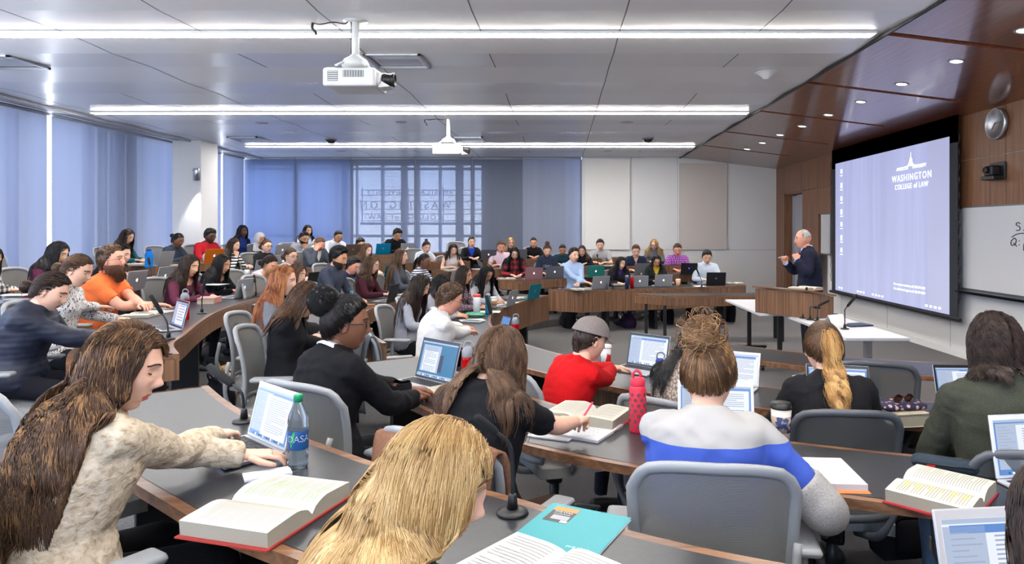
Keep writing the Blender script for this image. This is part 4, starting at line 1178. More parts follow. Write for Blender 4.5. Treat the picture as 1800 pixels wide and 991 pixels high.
_LODN = {0: 260, 1: 900, 2: 6500}
def make_hair(style, color, lod, sex, hs, Hc, Hr, cols, L, wave, part, seed, parent, extra):
    ms = hairmats(color)
    mb = MB(); N = _LODN[lod]; rad = {0: .0042, 1: .0024, 2: .00125}[lod] * hs
    hcol = Ell(Hc + Hr @ V3((0, -.006, .003)) * hs, V3((.086, .109, .127)) * hs, Hr)
    cset = [hcol] + cols
    def finish(P, clumps=60, pull=.55, wav=wave, r=rad, mm=ms):
        M = min(clumps, len(P)); lead = rng.choice(len(P), M, replace=False)
        dd = ((P[:, None, 0] - P[None, lead, 0]) ** 2).sum(-1) + .35 * ((P[:, None, -1] - P[None, lead, -1]) ** 2).sum(-1)
        c = dd.argmin(1); n = P.shape[1]; t = np.linspace(0, 1, n)[None, :, None]
        P = P + (P[lead[c]] - P) * pull * t
        if wav > 0:
            ph = rng.random(M)[c][:, None, None] * 6.28; fq = (1.6 + 1.2 * rng.random(M)[c])[:, None, None]
            side = np.cross(np.gradient(P, axis=1), Hr[:, 1] + np.array([0, 0, .01])); side /= np.maximum(np.linalg.norm(side, axis=2, keepdims=True), 1e-6)
            P = P + side * (wav * np.clip(t * 2, 0, 1) * np.sin(6.28 * fq * t * max(1, L / .25) + ph)) + np.cross(side, np.array([0, 0, 1.0])) * (wav * .7 * np.clip(t * 2, 0, 1) * np.cos(6.28 * fq * t * max(1, L / .25) + ph))
        strands_mesh(mb, P, r, mm, 3, c)
    if style in ('long', 'bob', 'hat_short'):
        hair_shell(mb, lod, sex, 'x', hs, Hc, Hr, ms[0], .006, .004)
        d, l, rt = scalp_roots(N, 'x', hs, Hc, Hr)
        sgn = np.where(l[:, 0] >= part, 1.0, -1.0)
        dl = np.stack([sgn * 1.0, -.45 + 0 * sgn, -.1 + 0 * sgn], 1)
        nl = d; dl = dl - nl * (dl * nl).sum(1, keepdims=True); dl /= np.maximum(np.linalg.norm(dl, axis=1, keepdims=True), 1e-6)
        n = {0: 12, 1: 15, 2: 22}[lod]
        P = grow(rt + (nl * .010 * hs * rng.random((N, 1))) @ Hr.T, dl @ Hr.T, L, n, cset, Hc, Hr, hs, part=part, back=extra.get('back', .16), stiff=extra.get('stiff', .5), behind=extra.get('behind'))
        bh = extra.get('behind')
        if bh and bh[3] == 2: P = P[np.abs((P - bh[0]) @ bh[2]).max(1) < .165]
        finish(P, {0: 30, 1: 60, 2: 220}[lod], extra.get('pull', .5))
    elif style in ('pony', 'bun', 'topknot', 'lowbun'):
        hair_shell(mb, 2 if extra.get('curly') else lod, sex, 'x', hs, Hc, Hr, ms[0], .012 if extra.get('curly') else .006, .009 if extra.get('curly') else .005, .004 if extra.get('curly') else 0, 34)
        T = {'pony': (0, -.118, .03), 'bun': (0, -.118, .035), 'topknot': (0, -.055, .125), 'lowbun': (0, -.118, -.03)}[style]
        T = extra.get('tie', T)
        Tw = Hc + Hr @ V3(T) * hs
        d, l, rt = scalp_roots(N, 'x', hs, Hc, Hr)
        dl = V3(T) - l; dl = dl - d * (dl * d).sum(1, keepdims=True); dl /= np.maximum(np.linalg.norm(dl, axis=1, keepdims=True), 1e-6)
        n = {0: 12, 1: 15, 2: 22}[lod]
        hc2 = Ell(hcol.c, hcol.r * .99, Hr)
        if style == 'pony':
            P = grow(rt, dl @ Hr.T, .16, 9, [hc2], Hc, Hr, hs, face=False, target=Tw, hang_back=0)
            dist = np.linalg.norm(P - Tw, axis=2); k = (dist < .03 * hs).argmax(1); hit = (dist < .03 * hs).any(1)
            for i in range(len(P)):
                if hit[i]: P[i, k[i]:] = P[i, k[i]]
            finish(P, 40, .2, 0, mm=hairmats(extra.get('root', color)))
            Nt = N // 2; o_ = rng.standard_normal((Nt, 3)) * .009; o_[:, 1] = np.abs(o_[:, 1]) * .3
            st_ = Tw + (o_ * hs) @ Hr.T - Hr[:, 1] * .004
            v_ = (np.tile(V3((0, -1, .25)), (Nt, 1)) + rng.standard_normal((Nt, 3)) * .22) @ Hr.T
            P = grow(st_, v_, L, n, [hc2] + cols, Hc, Hr, hs, face=False, hang_back=.2, stiff=.55, back=.25)
            finish(P, {0: 10, 1: 16, 2: 26}[lod], .35)
            mb.lathe([(.020 * hs, -.010), (.026 * hs, -.006), (.026 * hs, .006), (.020 * hs, .010)], c=Tw - Hr[:, 1] * .008, rot=np.stack([Hr[:, 0], Hr[:, 2], -Hr[:, 1]], 1), n=14, m=BLACKP)
        else:
            P = grow(rt, dl @ Hr.T, .16, 9, [hc2], Hc, Hr, hs, face=False, target=Tw, hang_back=0)
            # stop at the knot
            dist = np.linalg.norm(P - Tw, axis=2); k = (dist < .03 * hs).argmax(1); hit = (dist < .03 * hs).any(1)
            for i in range(len(P)):
                if hit[i]: P[i, k[i]:] = P[i, k[i]]
            finish(P, 40, .2, 0)
            br = extra.get('bun', .036) * hs; c = Tw + Hr @ unit(V3(T)) * br * .55
            if extra.get('curly'):
                mb2 = MB(); e0 = MB(); e0.ell((0, 0, 0), (1, 1, 1), ms[0], nu=40, nv=26); vv = e0.v[0]
                vv = vv * (br * (1 + .10 * np.sin(vv[:, :1] * 11) * np.sin(vv[:, 1:2] * 12 + 1) + .05 * np.sin(vv[:, 2:3] * 15 + vv[:, :1] * 9))); mb.add(vv + c, e0.f, ms[0], True)
                Nb = N
                dd = rng.standard_normal((Nb, 3)); dd /= np.linalg.norm(dd, axis=1, keepdims=True)
                t = np.linspace(0, 1, 9)[None, :, None]; a1 = np.cross(dd, [0, 0, 1]); a1 /= np.linalg.norm(a1, axis=1, keepdims=True); a2 = np.cross(dd, a1)
                Pb = c + dd[:, None] * br * (.97 + .1 * t) + (a1[:, None] * np.cos(9 * t) + a2[:, None] * np.sin(9 * t)) * .006
                strands_mesh(mb, Pb, rad * .8, ms)
            else:
                mb.ell(c, (br, br, br * .85), ms[0], nu=16, nv=10)
                Nb = max(50, N // 3); ax = rng.standard_normal((Nb, 3)) * .45 + unit(Hr @ V3(T)); ax /= np.linalg.norm(ax, axis=1, keepdims=True)
                a1 = np.cross(ax, [.2, .3, .9]); a1 /= np.linalg.norm(a1, axis=1, keepdims=True); a2 = np.cross(ax, a1)
                t = np.linspace(0, 1, 14)[None, :, None]; st = rng.random((Nb, 1, 1)) * 6.28; hgt = (rng.random((Nb, 1, 1)) - .5) * 1.5
                rr = np.sqrt(np.clip(1 - hgt ** 2 * .8, .15, 1))
                Pb = c + (a1[:, None] * np.cos(st + t * 4.4) + a2[:, None] * np.sin(st + t * 4.4)) * br * rr * (1.03 + .1 * rng.random((Nb, 1, 1))) + ax[:, None] * hgt * br * (.8 + .2 * t)
                finish(Pb, 20, .3, 0)
                if extra.get('messy'):
                    Nb = 160; dd = rng.standard_normal((Nb, 3)); dd /= np.linalg.norm(dd, axis=1, keepdims=True)
                    base = c + dd * br; t = np.linspace(0, 1, 12)[None, :, None]
                    a1 = np.cross(dd, rng.standard_normal((Nb, 3))); a1 /= np.linalg.norm(a1, axis=1, keepdims=True)
                    Pb = base[:, None] + dd[:, None] * .028 * np.sin(t * 3.1) + a1[:, None] * t * .05
                    strands_mesh(mb, Pb, rad * .8, ms)
    elif style in ('short', 'bald', 'crop'):
        tp, sd = {'short': (.022, .008), 'bald': (.006, .006), 'crop': (.010, .005)}[style]
        tp = extra.get('top', tp)
        hair_shell(mb, lod, sex, style, hs, Hc, Hr, ms[0], tp * .8, sd)
        if style != 'crop' or lod > 0:
            N2 = int(N * 1.0); d, l, rt = scalp_roots(N2, style, hs, Hc, Hr, .03)
            sw = extra.get('sweep', -.8)
            dl = np.stack([.35 + 0 * d[:, 0], sw + 0 * d[:, 0], .15 - .9 * (d[:, 2] < .3)], 1)
            dl = dl - d * (dl * d).sum(1, keepdims=True); dl /= np.maximum(np.linalg.norm(dl, axis=1, keepdims=True), 1e-6)
            t = np.linspace(0, 1, 7)[None, :, None]; up = np.clip((d[:, 2] + .1) / .8, 0, 1)[:, None, None]
            off = (sd + (tp - sd) * up)
            Pl = l[:, None] + d[:, None] * off * (.3 + .9 * np.sin(t * 2.2)) + dl[:, None] * t * (.030 if style == 'short' else .018) * extra.get('len', 1)
            Pw = (Pl * hs) @ Hr.T + Hc
            finish(Pw, {0: 30, 1: 60, 2: 200}[lod], .35, 0, rad * 1.3)
    elif style == 'afro':
        hair_shell(mb, 2, sex, 'x', hs, Hc, Hr, ms[0], extra.get('top', .04), .01, .004, 16)
    elif style == 'sleek':      # tight combed-back cap of hair
        hair_shell(mb, 2, sex, 'x', hs, Hc, Hr, ms[0], .012, .008, .0012, 30)
    return mb.obj('hair', parent)

def surf(v, x, z):
    """front surface depth of the head at (x, z)"""
    m = v[:, 1] > 0
    i = np.argmin((v[m, 0] - x) ** 2 + (v[m, 2] - z) ** 2)
    return v[m][i, 1]
TOPTEX = {}
def person(px, py, d, tier, yaw, label, sex='f', skin='fair', hair=('long', 'dark'), L=.42, wave=.004, part=0.01, top=(60, 60, 70), topm=None, sleeve='long', neck='crew', pitch=22, turn=0, roll=0,
           hands=('type', 'type'), K=None, lod=None, glasses=None, legs=(28, 28, 34), shoes=(25, 25, 28), chair_dark=False, chair_label=None, chair_back=0.0, head_extra=None, hx=None, build=1.0, lean=None, htarget=None,
           twist=0, eyes='down', pose='sit', collar=None, bust=None, brow=None, legyaw=0, nochair=False, maxlean=36, plean=13, behind=False):
    global _pc
    z0 = TIER[tier] if not isinstance(tier, float) else tier
    if lod is None: lod = 2 if d < 3.9 else (1 if d < 9 else 0)
    fem = sex == 'f'
    K = K or (.95 if fem else 1.0)
    ya = R(yaw); fwd = V3((math.cos(ya), math.sin(ya), 0)); rgt = V3((math.sin(ya), -math.cos(ya), 0)); up = V3((0, 0, 1))
    T = PD(px, py, d)                                             # top of the head
    hs = 1.05 * (K * .98 + .02)
    hy = ya + R(turn)
    hf = V3((math.cos(hy), math.sin(hy), 0)); hr_ = V3((math.sin(hy), -math.cos(hy), 0))
    pt = R(pitch); hfw = hf * math.cos(pt) - up * math.sin(pt); hup = hf * math.sin(pt) + up * math.cos(pt)
    if roll:
        rr = R(roll); hr2 = hr_ * math.cos(rr) + hup * math.sin(rr); hup = hup * math.cos(rr) - hr_ * math.sin(rr); hr_ = hr2
    Hr = np.stack([hr_, hfw, hup], 1)
    hairh = {'long': .012, 'bob': .012, 'short': .02, 'afro': .045, 'bald': .0, 'crop': .008, 'topknot': .01}.get(hair[0] if hair else 'x', .01)
    Hc = T - (up * .75 + hup * .25) * (HZ + hairh) * hs
    N_ = Hc - Hr @ V3((0, .045, .095)) * hs - (up * .6 + hup * .4 - fwd * .02) * .045 * K + fwd * .0
    hipz = z0 + .575
    Ls = .50 * K
    if pose == 'stand': hipz = z0 + .93 * K
    rise = N_[2] - hipz
    c = rise / Ls
    if lean is None:
        cm = math.cos(R(maxlean))
        pc = math.cos(R(plean))
        if cm <= c < pc: Ls = max(Ls * .87, rise / pc); c = rise / Ls
        if c < cm:
            Ls2 = max(Ls * .86, rise / cm); Ls = Ls2; c = rise / Ls
            if c < cm: hipz = N_[2] - Ls * cm; c = cm
        elif c > .997:
            hipz = N_[2] - Ls * .997 if c > 1.14 else hipz; Ls = max(Ls, (N_[2] - hipz) / .997); c = .997
        th = math.acos(min(1, c))
    else:
        th = R(lean); Ls = min(max(rise / math.cos(th), Ls * .8), Ls * 1.2); hipz = N_[2] - Ls * math.cos(th)
    hip = N_ - fwd * math.sin(th) * Ls - up * math.cos(th) * Ls
    sd = unit(N_ - hip)
    # spine curve
    sp = lambda s: hip + (N_ - hip) * s - (fwd * math.cos(th) - up * math.sin(th) * 0) * (.028 * math.sin(math.pi * min(s, 1)) * K) - fwd * .0
    tw = R(twist)
    def fr(s):
        a = sp(min(s, 1.0) - .03); b = sp(min(s, 1.0) + .03); t = unit(b - a)
        an = tw * s; r_ = rgt * math.cos(an) + fwd * math.sin(an)
        r_ = unit(r_ - t * (r_ @ t)); return r_, np.cross(t, r_), t
    bw = build
    if fem:
        secs = [(-.06, .15, .11, 0), (0, .178, .125, 0), (.12, .172, .12, 0), (.35, .130, .098, 0), (.55, .142, .105, .006), (.70, .152, .118, .016), (.82, .162, .105, .008), (.92, .165, .085, 0), (.985, .115, .066, -.004), (1.05, .062, .055, 0), (1.09, .045, .045, .0)]
    else:
        secs = [(-.06, .14, .11, 0), (0, .165, .125, 0), (.12, .165, .125, 0), (.35, .150, .115, 0), (.55, .162, .118, .004), (.70, .178, .122, .008), (.82, .188, .112, .004), (.92, .190, .09, 0), (.985, .135, .07, -.004), (1.05, .07, .06, 0), (1.09, .05, .05, 0)]
    def torso(mb, off, m, s0=-1, s1=2, n=20):
        rows = []
        for s, a, b, sh in secs:
            if s < s0 or s > s1: continue
            r_, f_, t_ = fr(s); c_ = sp(s) if s <= 1 else sp(1) + t_ * (s - 1) * Ls
            a = (a * K * (bw if s < .8 else 1 + (bw - 1) * .4) + off); b = (b * K * bw + off)
            an = np.arange(n) * 2 * math.pi / n
            cs, sn = np.cos(an), np.sin(an)
            ex = .8
            rows.append(c_ + np.outer(np.sign(cs) * np.abs(cs) ** ex * a, r_) + np.outer(np.sign(sn) * np.abs(sn) ** ex * b + sh * K, f_))
        k = len(rows); Vv = np.concatenate(rows); f = []
        for i in range(k - 1):
            for j in range(n):
                j2 = (j + 1) % n; f.append((i * n + j, i * n + j2, (i + 1) * n + j2, (i + 1) * n + j))
        f.append(tuple(range(n - 1, -1, -1))); f.append(tuple((k - 1) * n + q for q in range(n)))
        mb.add(Vv, f, m, True)
    r9, f9, t9 = fr(.88)
    shw = (.150 if fem else .172) * K
    S = {s: sp(.885) + r9 * s * shw + t9 * .004 for s in (-1, 1)}
    # arms
    zd = z0 + .74
    arm = {}
    for s, hp in zip((-1, 1), hands):
        tg = htarget[0 if s < 0 else 1] if htarget else None
        palm = V3((0, 0, -1.0)); hd = None; pole = -up * .8 + r9 * s * .7 - f9 * .25
        if tg is not None and not isinstance(tg, str):
            tgt = V3(tg)
        elif tg == 'chin' or hp == 'chin':
            tgt = Hc + Hr @ V3((s * .02, .115, -.17)) * hs; hd = Hr @ V3((-s * .1, -.15, 1)); palm = -Hr[:, 1]; hp = 'fist'; pole = -up + fwd * .3
        elif hp == 'temple':
            tgt = Hc + Hr @ V3((s * .12, .10, -.06)) * hs; hd = Hr @ V3((-s * .5, -.2, 1)); palm = Hr @ V3((-s, -.3, 0)); hp = 'rest'; pole = -up + fwd * .3 + rgt * s * .3
        elif hp == 'lap':
            tgt = hip + fwd * .30 + rgt * s * .07 + up * .16; hp = 'rest'
        else:
            base = V3((N_[0], N_[1], 0)) + fwd * (.30 if th < .4 else .26) * K + rgt * s * .095
            tgt = base; tgt[2] = zd + .045
        E, Wr = ik(S[s], tgt, .285 * K, .255 * K, pole)
        if hd is None:
            hd = unit(unit(Wr - E) + fwd * .5 - rgt * s * .25); hd = unit(hd * V3((1, 1, 0)) - up * .10)
            if pose == 'stand': hd = unit(unit(Wr - E) * .4 + up + fwd * .3); palm = -rgt * s
        arm[s] = (S[s], E, Wr, unit(hd), palm, hp)
    def armtube(mb, s, off, m, upto=1.0, cuff=0.0):
        a, e, w, hd, _, _ = arm[s]
        f_ = 1.0 if not fem else .88
        f_ *= 1 + (bw - 1) * .6
        i0 = a - r9 * s * .05 * K
        e2 = e
        pts = [i0, a, a + (e - a) * .3, a + (e - a) * .7, e - (e - a) * .06, e + (w - e) * .10, e + (w - e) * .35, e + (w - e) * .7, w]
        rd = np.array([.058, .056, .050, .044, .042, .043, .042, .034, .027]) * K * f_ + off
        cut = {1.0: 9, .5: 4, .35: 3}.get(upto, 9)
        pts = pts[:cut]; rd = rd[:cut].copy()
        if upto >= 1: rd[-1] += cuff
        if upto < 1: rd[-1] += .004
        mb.tube(catmull(pts, 3), np.interp(np.linspace(0, len(rd) - 1, (len(pts) - 1) * 3 + 1), range(len(rd)), rd), 12, m)
    g = thing('person', label, 'person', (hip[0], hip[1], z0))
    org = V3((hip[0], hip[1], z0))
    def put(mb, name, parent=g):
        mb.v = [v - org for v in mb.v]
        return mb.obj(name, parent)
    sk = skinmat(skin)
    vox = {0: .018, 1: .014, 2: .0095}[lod]
    # ---- legs
    LG = []
    ly = ya + R(legyaw); lf = V3((math.cos(ly), math.sin(ly), 0)); lr = V3((math.sin(ly), -math.cos(ly), 0))
    for s in (-1, 1):
        if pose == 'stand':
            h_ = hip + rgt * s * .09 * K + up * .02; kn = h_ + fwd * .03 - up * .42 * K; an = V3((kn[0], kn[1], z0 + .09)) - fwd * .02; tf = fwd
        else:
            h_ = hip + lr * s * .085 * K; kn = h_ + lf * .42 * K + lr * s * .05; kn[2] = z0 + .52 * (.97 if fem else 1.0); an = V3((kn[0], kn[1], z0 + .10)) - lf * .04 ; tf = lf
        LG.append((h_, kn, an, tf))
    # ---- body: one continuous skin (torso, neck, arms), with head and hands grown from it
    b = MB()
    torso(b, -.010, sk)
    for s in (-1, 1): armtube(b, s, -.006 if sleeve == 'long' else 0.0, sk)
    nb = sp(1.0) - t9 * .05
    b.tube([nb, N_, Hc + Hr @ V3((0, -.022, -.075)) * hs, Hc + Hr @ V3((0, -.012, -.03)) * hs], (np.array([.06, .052, .049, .05]) if fem else np.array([.07, .062, .059, .058])) * K, 14, sk)
    for h_, kn, an, tf in LG: b.tube([h_, (h_ + kn) / 2, kn, (kn + an) / 2, an], [.07 * K, .062 * K, .046 * K, .042 * K, .03 * K], 10, sk)
    v, _, f = remesh(b, vox, 5)
    body = MB(); body.add(v - 0, f, sk, True)
    hv, hf_ = _HG[(lod, sex)]
    lips = mat('lips_' + skin, tuple(int(q * k_) for q, k_ in zip(SKIN[skin], (.84, .52, .50))), .4)
    ctr = [hv[list(q)].mean(0) for q in hf_]
    isl = [abs(c_[0]) < .023 - abs(c_[2] + .062) * .6 and -.077 < c_[2] < -.050 and c_[1] > 0 for c_ in ctr]
    hw = (hv * hs) @ Hr.T + Hc
    body.add(hw, [q for q, l_ in zip(hf_, isl) if not l_], sk, True)
    body.add(hw, [q for q, l_ in zip(hf_, isl) if l_], lips, True)
    toW = lambda p: (V3(p) * hs) @ Hr.T + Hc
    for s in (-1, 1):
        rE = Hr @ rotz(s * R(-18))
        body.ell(toW((s * .076, -.012, -.004)), V3((.007, .019, .030)) * hs, sk, rot=rE, nu=10, nv=8)
        body.tube([toW((s * .080, -.012 + .018 * math.cos(a), -.002 + .029 * math.sin(a))) for a in np.linspace(-1.4, 4.2, 9)], .0035 * hs, 5, sk)
        ys = surf(hv, s * .031, .012)
        if eyes == 'down':
            body.ell(toW((s * .031, ys - .006, .013)), V3((.0145, .0095, .0085)) * hs, sk, rot=Hr, nu=14, nv=10); lz = .0062; ly_ = .0044
        else:
            body.ell(toW((s * .031, ys - .003, .012)), V3((.0130, .007, .0055)) * hs, mat('eye_white', (228, 222, 216), .25), rot=Hr, nu=12, nv=8)
            body.ell(toW((s * .031, ys + .0015, .012)), V3((.0052, .0035, .005)) * hs, mat('iris_dark', (48, 34, 28), .15), rot=Hr, nu=10, nv=8); lz = .0175; ly_ = .003
        body.tube([toW((s * (.031 + dx), ys + ly_ - abs(dx) * .22, lz + (dx * dx * 26 if eyes == 'down' else -dx * dx * 40))) for dx in np.linspace(-.014, .016, 7)], .0014 * hs * (1.3, 1.6, 2.3)[2 - lod], 4, mat('lash', (30, 22, 20), .6))
        bc = HAIR[brow or (hair[1] if hair else 'black')][0]
        body.tube([toW((s * (.031 + dx), surf(hv, s * (.031 + dx), .034) + .0022, .034 + .004 * math.cos(dx * 90) - (.002 if dx > .012 else 0))) for dx in np.linspace(-.018, .021, 7)], [(.0012 * hs, (.0036, .0034, .0028)[lod] * hs)] * 7, 6, mat('brow_%s' % (brow or hair[1] if hair else 'black'), tuple(int(q * .8) for q in bc), .7))
    for s in (-1, 1):
        a, e, w, hd, palm, hp = arm[s]
        hand(body, w, hd, palm, s, hp if hp in ('type', 'rest', 'fist', 'flat', 'pen') else 'rest', K * .97, sk)
    put(body, 'body')
    # ---- clothes
    tm = topm or cloth('cloth_%d_%d_%d' % tuple(top), top)
    cm = MB(); off = .006 if topm is None or not isinstance(neck, tuple) else .006
    thick = {'blazer': .014, 'jacket': .02}.get(collar, .008) if collar in ('blazer', 'jacket') else .008
    torso(cm, thick, tm, s0=-.1)
    if sleeve != 'none':
        for s in (-1, 1): armtube(cm, s, thick + .003, tm, {'long': 1.0, 'short': .5, 'half': .5}[sleeve], .003)
    v, nr, f = remesh(cm, vox * (1.0 if lod == 2 else 1.0), 4)
    # soft folds
    am = {0: .002, 1: .0028, 2: .0036}[lod]
    ph = (px * 1.7) % 6
    q = v - org
    A1 = np.array(Euler((.5, .3, ph)).to_matrix()); A2 = np.array(Euler((-.6, .5, ph + 2)).to_matrix())
    q1 = (q @ A1) * V3((5, 12, 22)) + ph * 7; q1 = q1 + .6 * vnoise(q * 9 + 31)[:, None]
    q2 = (q @ A2) * V3((9, 7, 26)) + 11; q2 = q2 + .5 * vnoise(q * 8 + 5)[:, None]
    wv = (1 - 2.6 * np.abs(vnoise(q1))) * 1.0 + (1 - 2.6 * np.abs(vnoise(q2))) * .8 + .6 * vnoise(q * 7 + ph)
    v = v + nr * (am * wv)[:, None]
    # neckline
    loc = (v - N_) @ np.stack([r9, f9, t9], 1)
    kill = np.zeros(len(v), bool)
    ny = {'crew': 0, 'v': .13, 'scoop': .075, 'deep': .20, 'open': .34}[neck] * K
    if ny:
        zz = loc[:, 2] + ny
        wd = {'v': .45, 'scoop': 1.0, 'deep': .42, 'open': .26}[neck]
        if neck == 'scoop': kill = (loc[:, 1] > -.01) & ((loc[:, 0] / .085) ** 2 + (np.minimum(loc[:, 2], 0) / ny) ** 2 < K * K)
        else: kill = (loc[:, 1] > 0) & (np.abs(loc[:, 0]) < np.clip(zz * wd, 0, .085)) & (zz > 0)
    fa = f if isinstance(f, np.ndarray) else None
    if kill.any():
        f = [t for t in (f.tolist() if fa is not None else f) if not all(kill[i] for i in t)]
    ct = MB(); ct.add(v, f, tm, True)
    torso_ob = put(ct, {'blazer': 'blazer', 'jacket': 'jacket'}.get(collar, 'shirt'))
    if collar in ('blazer', 'jacket') and neck in ('open', 'deep', 'v'):
        sm = MB(); torso(sm, .002, None, s0=.05, s1=1.06)
        sc = hx.get('shirt', (230, 230, 232)) if hx else (230, 230, 232)
        smm = cloth('cloth_%d_%d_%d' % tuple(sc), sc); sm.f = sm.f; sm.mats = [smm]
        put(sm, 'undershirt')
        lp = MB()   # lapels
        for s in (-1, 1):
            pts = [];
            for t in np.linspace(0, 1, 8):
                zz = -ny * t; xx = s * (np.clip((ny + zz) * {'open': .26, 'deep': .42, 'v': .45}[neck], 0, .085) + .004)
                ry = .105 * K * bw * (1 - .25 * (1 - t)) + .012 + (.01 if fem else .006)
                pts.append(N_ + r9 * xx + t9 * (zz - .01) + f9 * (ry - (abs(xx) * .4) - .03 * (1 - t)))
            lp.tube(pts, [(.012 + .018 * math.sin(math.pi * min(1, .25 + t * .8)), .004) for t in np.linspace(0, 1, 8)], 8, tm, up=f9)
        rs = [N_ + r9 * .068 * K * math.cos(a) + f9 * (.060 * K * math.sin(a) - .004) + t9 * (.0 - .02 * math.sin(a)) for a in np.linspace(R(20), R(-200), 12)]
        lp.tube(rs, [(.008, .018)] * 12, 8, tm)
        put(lp, 'lapels')
    if collar in ('shirt', 'polo') or (hx and hx.get('collar')):
        cc = (hx or {}).get('collar') or top
        lp = MB(); cmm = cloth('cloth_%d_%d_%d' % tuple(cc), cc) if (hx or {}).get('collar') else tm
        rs = [N_ + r9 * .066 * K * math.cos(a) + f9 * (.064 * K * math.sin(a)) + t9 * (.024 - .026 * math.sin(a)) for a in np.linspace(R(70), R(-250), 20)]
        lp.tube(rs, [(.0045, .021)] * 20, 8, cmm)
        for s in (-1, 1):
            c0 = N_ + f9 * .062 * K + t9 * -.022 + r9 * s * .016
            lp.add([c0 + t9 * .02, c0 + r9 * s * .035 + t9 * .018 - f9 * .01, c0 + r9 * s * .028 - t9 * .035 + f9 * .012, c0 - t9 * .004 + f9 * .012], [(0, 1, 2, 3)], cmm)
        put(lp, 'collar')
    # trousers and shoes
    if not (hx or {}).get('nolegs'):
        tr = MB(); lm = cloth('cloth_%d_%d_%d' % tuple(legs), legs)
        torso(tr, .004, lm, s0=-.1, s1=.2)
        tr.ell(hip - up * .01, (.15 * K, .14 * K, .095), lm)
        for h_, kn, an, tf in LG: tr.tube(catmull([h_, (h_ + kn) / 2, kn, (kn + an) / 2, an], 3), np.interp(np.linspace(0, 4, 13), range(5), [.088 * K, .076 * K, .058 * K, .052 * K, .045 * K]), 12, lm)
        v, _, f = remesh(tr, max(vox, .013), 4); tt = MB(); tt.add(v, f, lm, True); put(tt, 'trousers')
        for h_, kn, an, tf in LG:
            sh = MB(); lo = V3((an[0], an[1], z0)); lrt = V3((tf[1], -tf[0], 0))
            sh.tube([lo - tf * .07 + up * .05, lo - tf * .05 + up * .045, lo + tf * .03 + up * .04, lo + tf * .12 + up * .03, lo + tf * .17 + up * .024, lo + tf * .19 + up * .02], [(.02, .03), (.035, .042), (.038, .038), (.043, .028), (.036, .022), (.015, .014)], 12, mat('shoe_%d_%d_%d' % tuple(shoes), shoes, .5))
            put(sh, 'shoe')
    # ---- hair
    cols = [Ell(sp(.74) , V3((.185 * K, .125 * K * bw + .012, .24 * K)), np.stack([r9, f9, t9], 1)), Ell(sp(.9), V3((.19 * K, .085 * K, .085 * K)), np.stack([r9, f9, t9], 1)),
            Ell(N_ + t9 * .06, V3((.06, .06, .1)) * K, np.stack([r9, f9, t9], 1)), Ell(S[-1], V3((.07, .07, .07)) * K, np.eye(3)), Ell(S[1], V3((.07, .07, .07)) * K, np.eye(3))]
    if behind == 2: cols.append(Ell(N_ + t9 * .04 - f9 * .012, V3((.098, .105, .17)) * K, np.stack([r9, f9, t9], 1)))
    if hair and hair[0] != 'none':
        ho = make_hair(hair[0], hair[1], lod, sex, hs, Hc, Hr, cols, L * K, wave, part, px, g, dict(head_extra or {}, behind=(N_, f9, r9, behind) if behind else None))
        ho.location = (-org[0], -org[1], -org[2])
    ctx = dict(g=g, org=org, put=put, toW=toW, Hc=Hc, Hr=Hr, hs=hs, hv=hv, N=N_, arm=arm, fr=(r9, f9, t9), fwd=fwd, rgt=rgt, hip=hip, K=K, sp=sp, zd=zd, bw=bw, torso=torso)
    if glasses: add_glasses(ctx, glasses)
    if not nochair and pose == 'sit':
        cp = hip - fwd * (.02 + chair_back)
        chair(cp[0], cp[1], z0, ya, chair_label or ('grey mesh swivel chair under the ' + label.split(',')[0].split(' in ')[0].replace('person with ', 'person with ')), chair_dark)
    return ctx
def add_glasses(x, kind='dark'):
    m = {'dark': mat('glasses_dark', (28, 24, 24), .3), 'wire': mat('glasses_wire', (120, 110, 100), .3, .8), 'brown': mat('glasses_brown', (70, 46, 34), .3)}[kind if kind in ('dark', 'wire', 'brown') else 'dark']
    mb = MB(); th = .0016 if kind == 'wire' else .0026
    for s in (-1, 1):
        y = surf(x['hv'], s * .031, .012) + .014
        mb.tube([x['toW']((s * .032 + .021 * math.cos(a), y - .004 * abs(math.cos(a)), .008 + .0155 * math.sin(a))) for a in np.linspace(0, 6.283, 15)], th * x['hs'], 5, m)
        mb.tube([x['toW'](p) for p in ((s * .053, y - .004, .012), (s * .072, y - .03, .012), (s * .080, .0, .008), (s * .081, -.018, -.004))], th * x['hs'], 5, m)
    y = surf(x['hv'], 0, .01) + .006
    mb.tube([x['toW'](p) for p in ((-.012, y, .012), (0, y + .002, .014), (.012, y, .012))], th * x['hs'], 5, m)
    x['put'](mb, 'glasses')
def face_shell(x, cond, off, m, name, strands=0):
    v, f = _HG[(2, 'm')]
    d = unit_rows(v)
    ok = np.array([cond(*p) for p in v])
    v2 = v + d * (off * np.clip((.0 - v[:, 2]) / .07, .12, 1))[:, None]
    mb = MB(); mb.add((v2 * x['hs']) @ x['Hr'].T + x['Hc'], [q for q in f if all(ok[i] for i in q)], m, True)
    if strands:
        idx = np.where(ok)[0]; pick = rng.choice(idx, strands)
        t = np.linspace(0, 1, 5)[None, :, None]; P = v[pick][:, None] + d[pick][:, None] * (off * .5 + t * off * 1.0) + V3((0, .1, -1)) * t * off * 1.2 + rng.standard_normal((strands, 1, 3)) * .002
        strands_mesh(mb, (P * x['hs']) @ x['Hr'].T + x['Hc'], .0012, [m])
    return x['put'](mb, name)
def unit_rows(a): return a / np.maximum(np.linalg.norm(a, axis=1, keepdims=True), 1e-9)
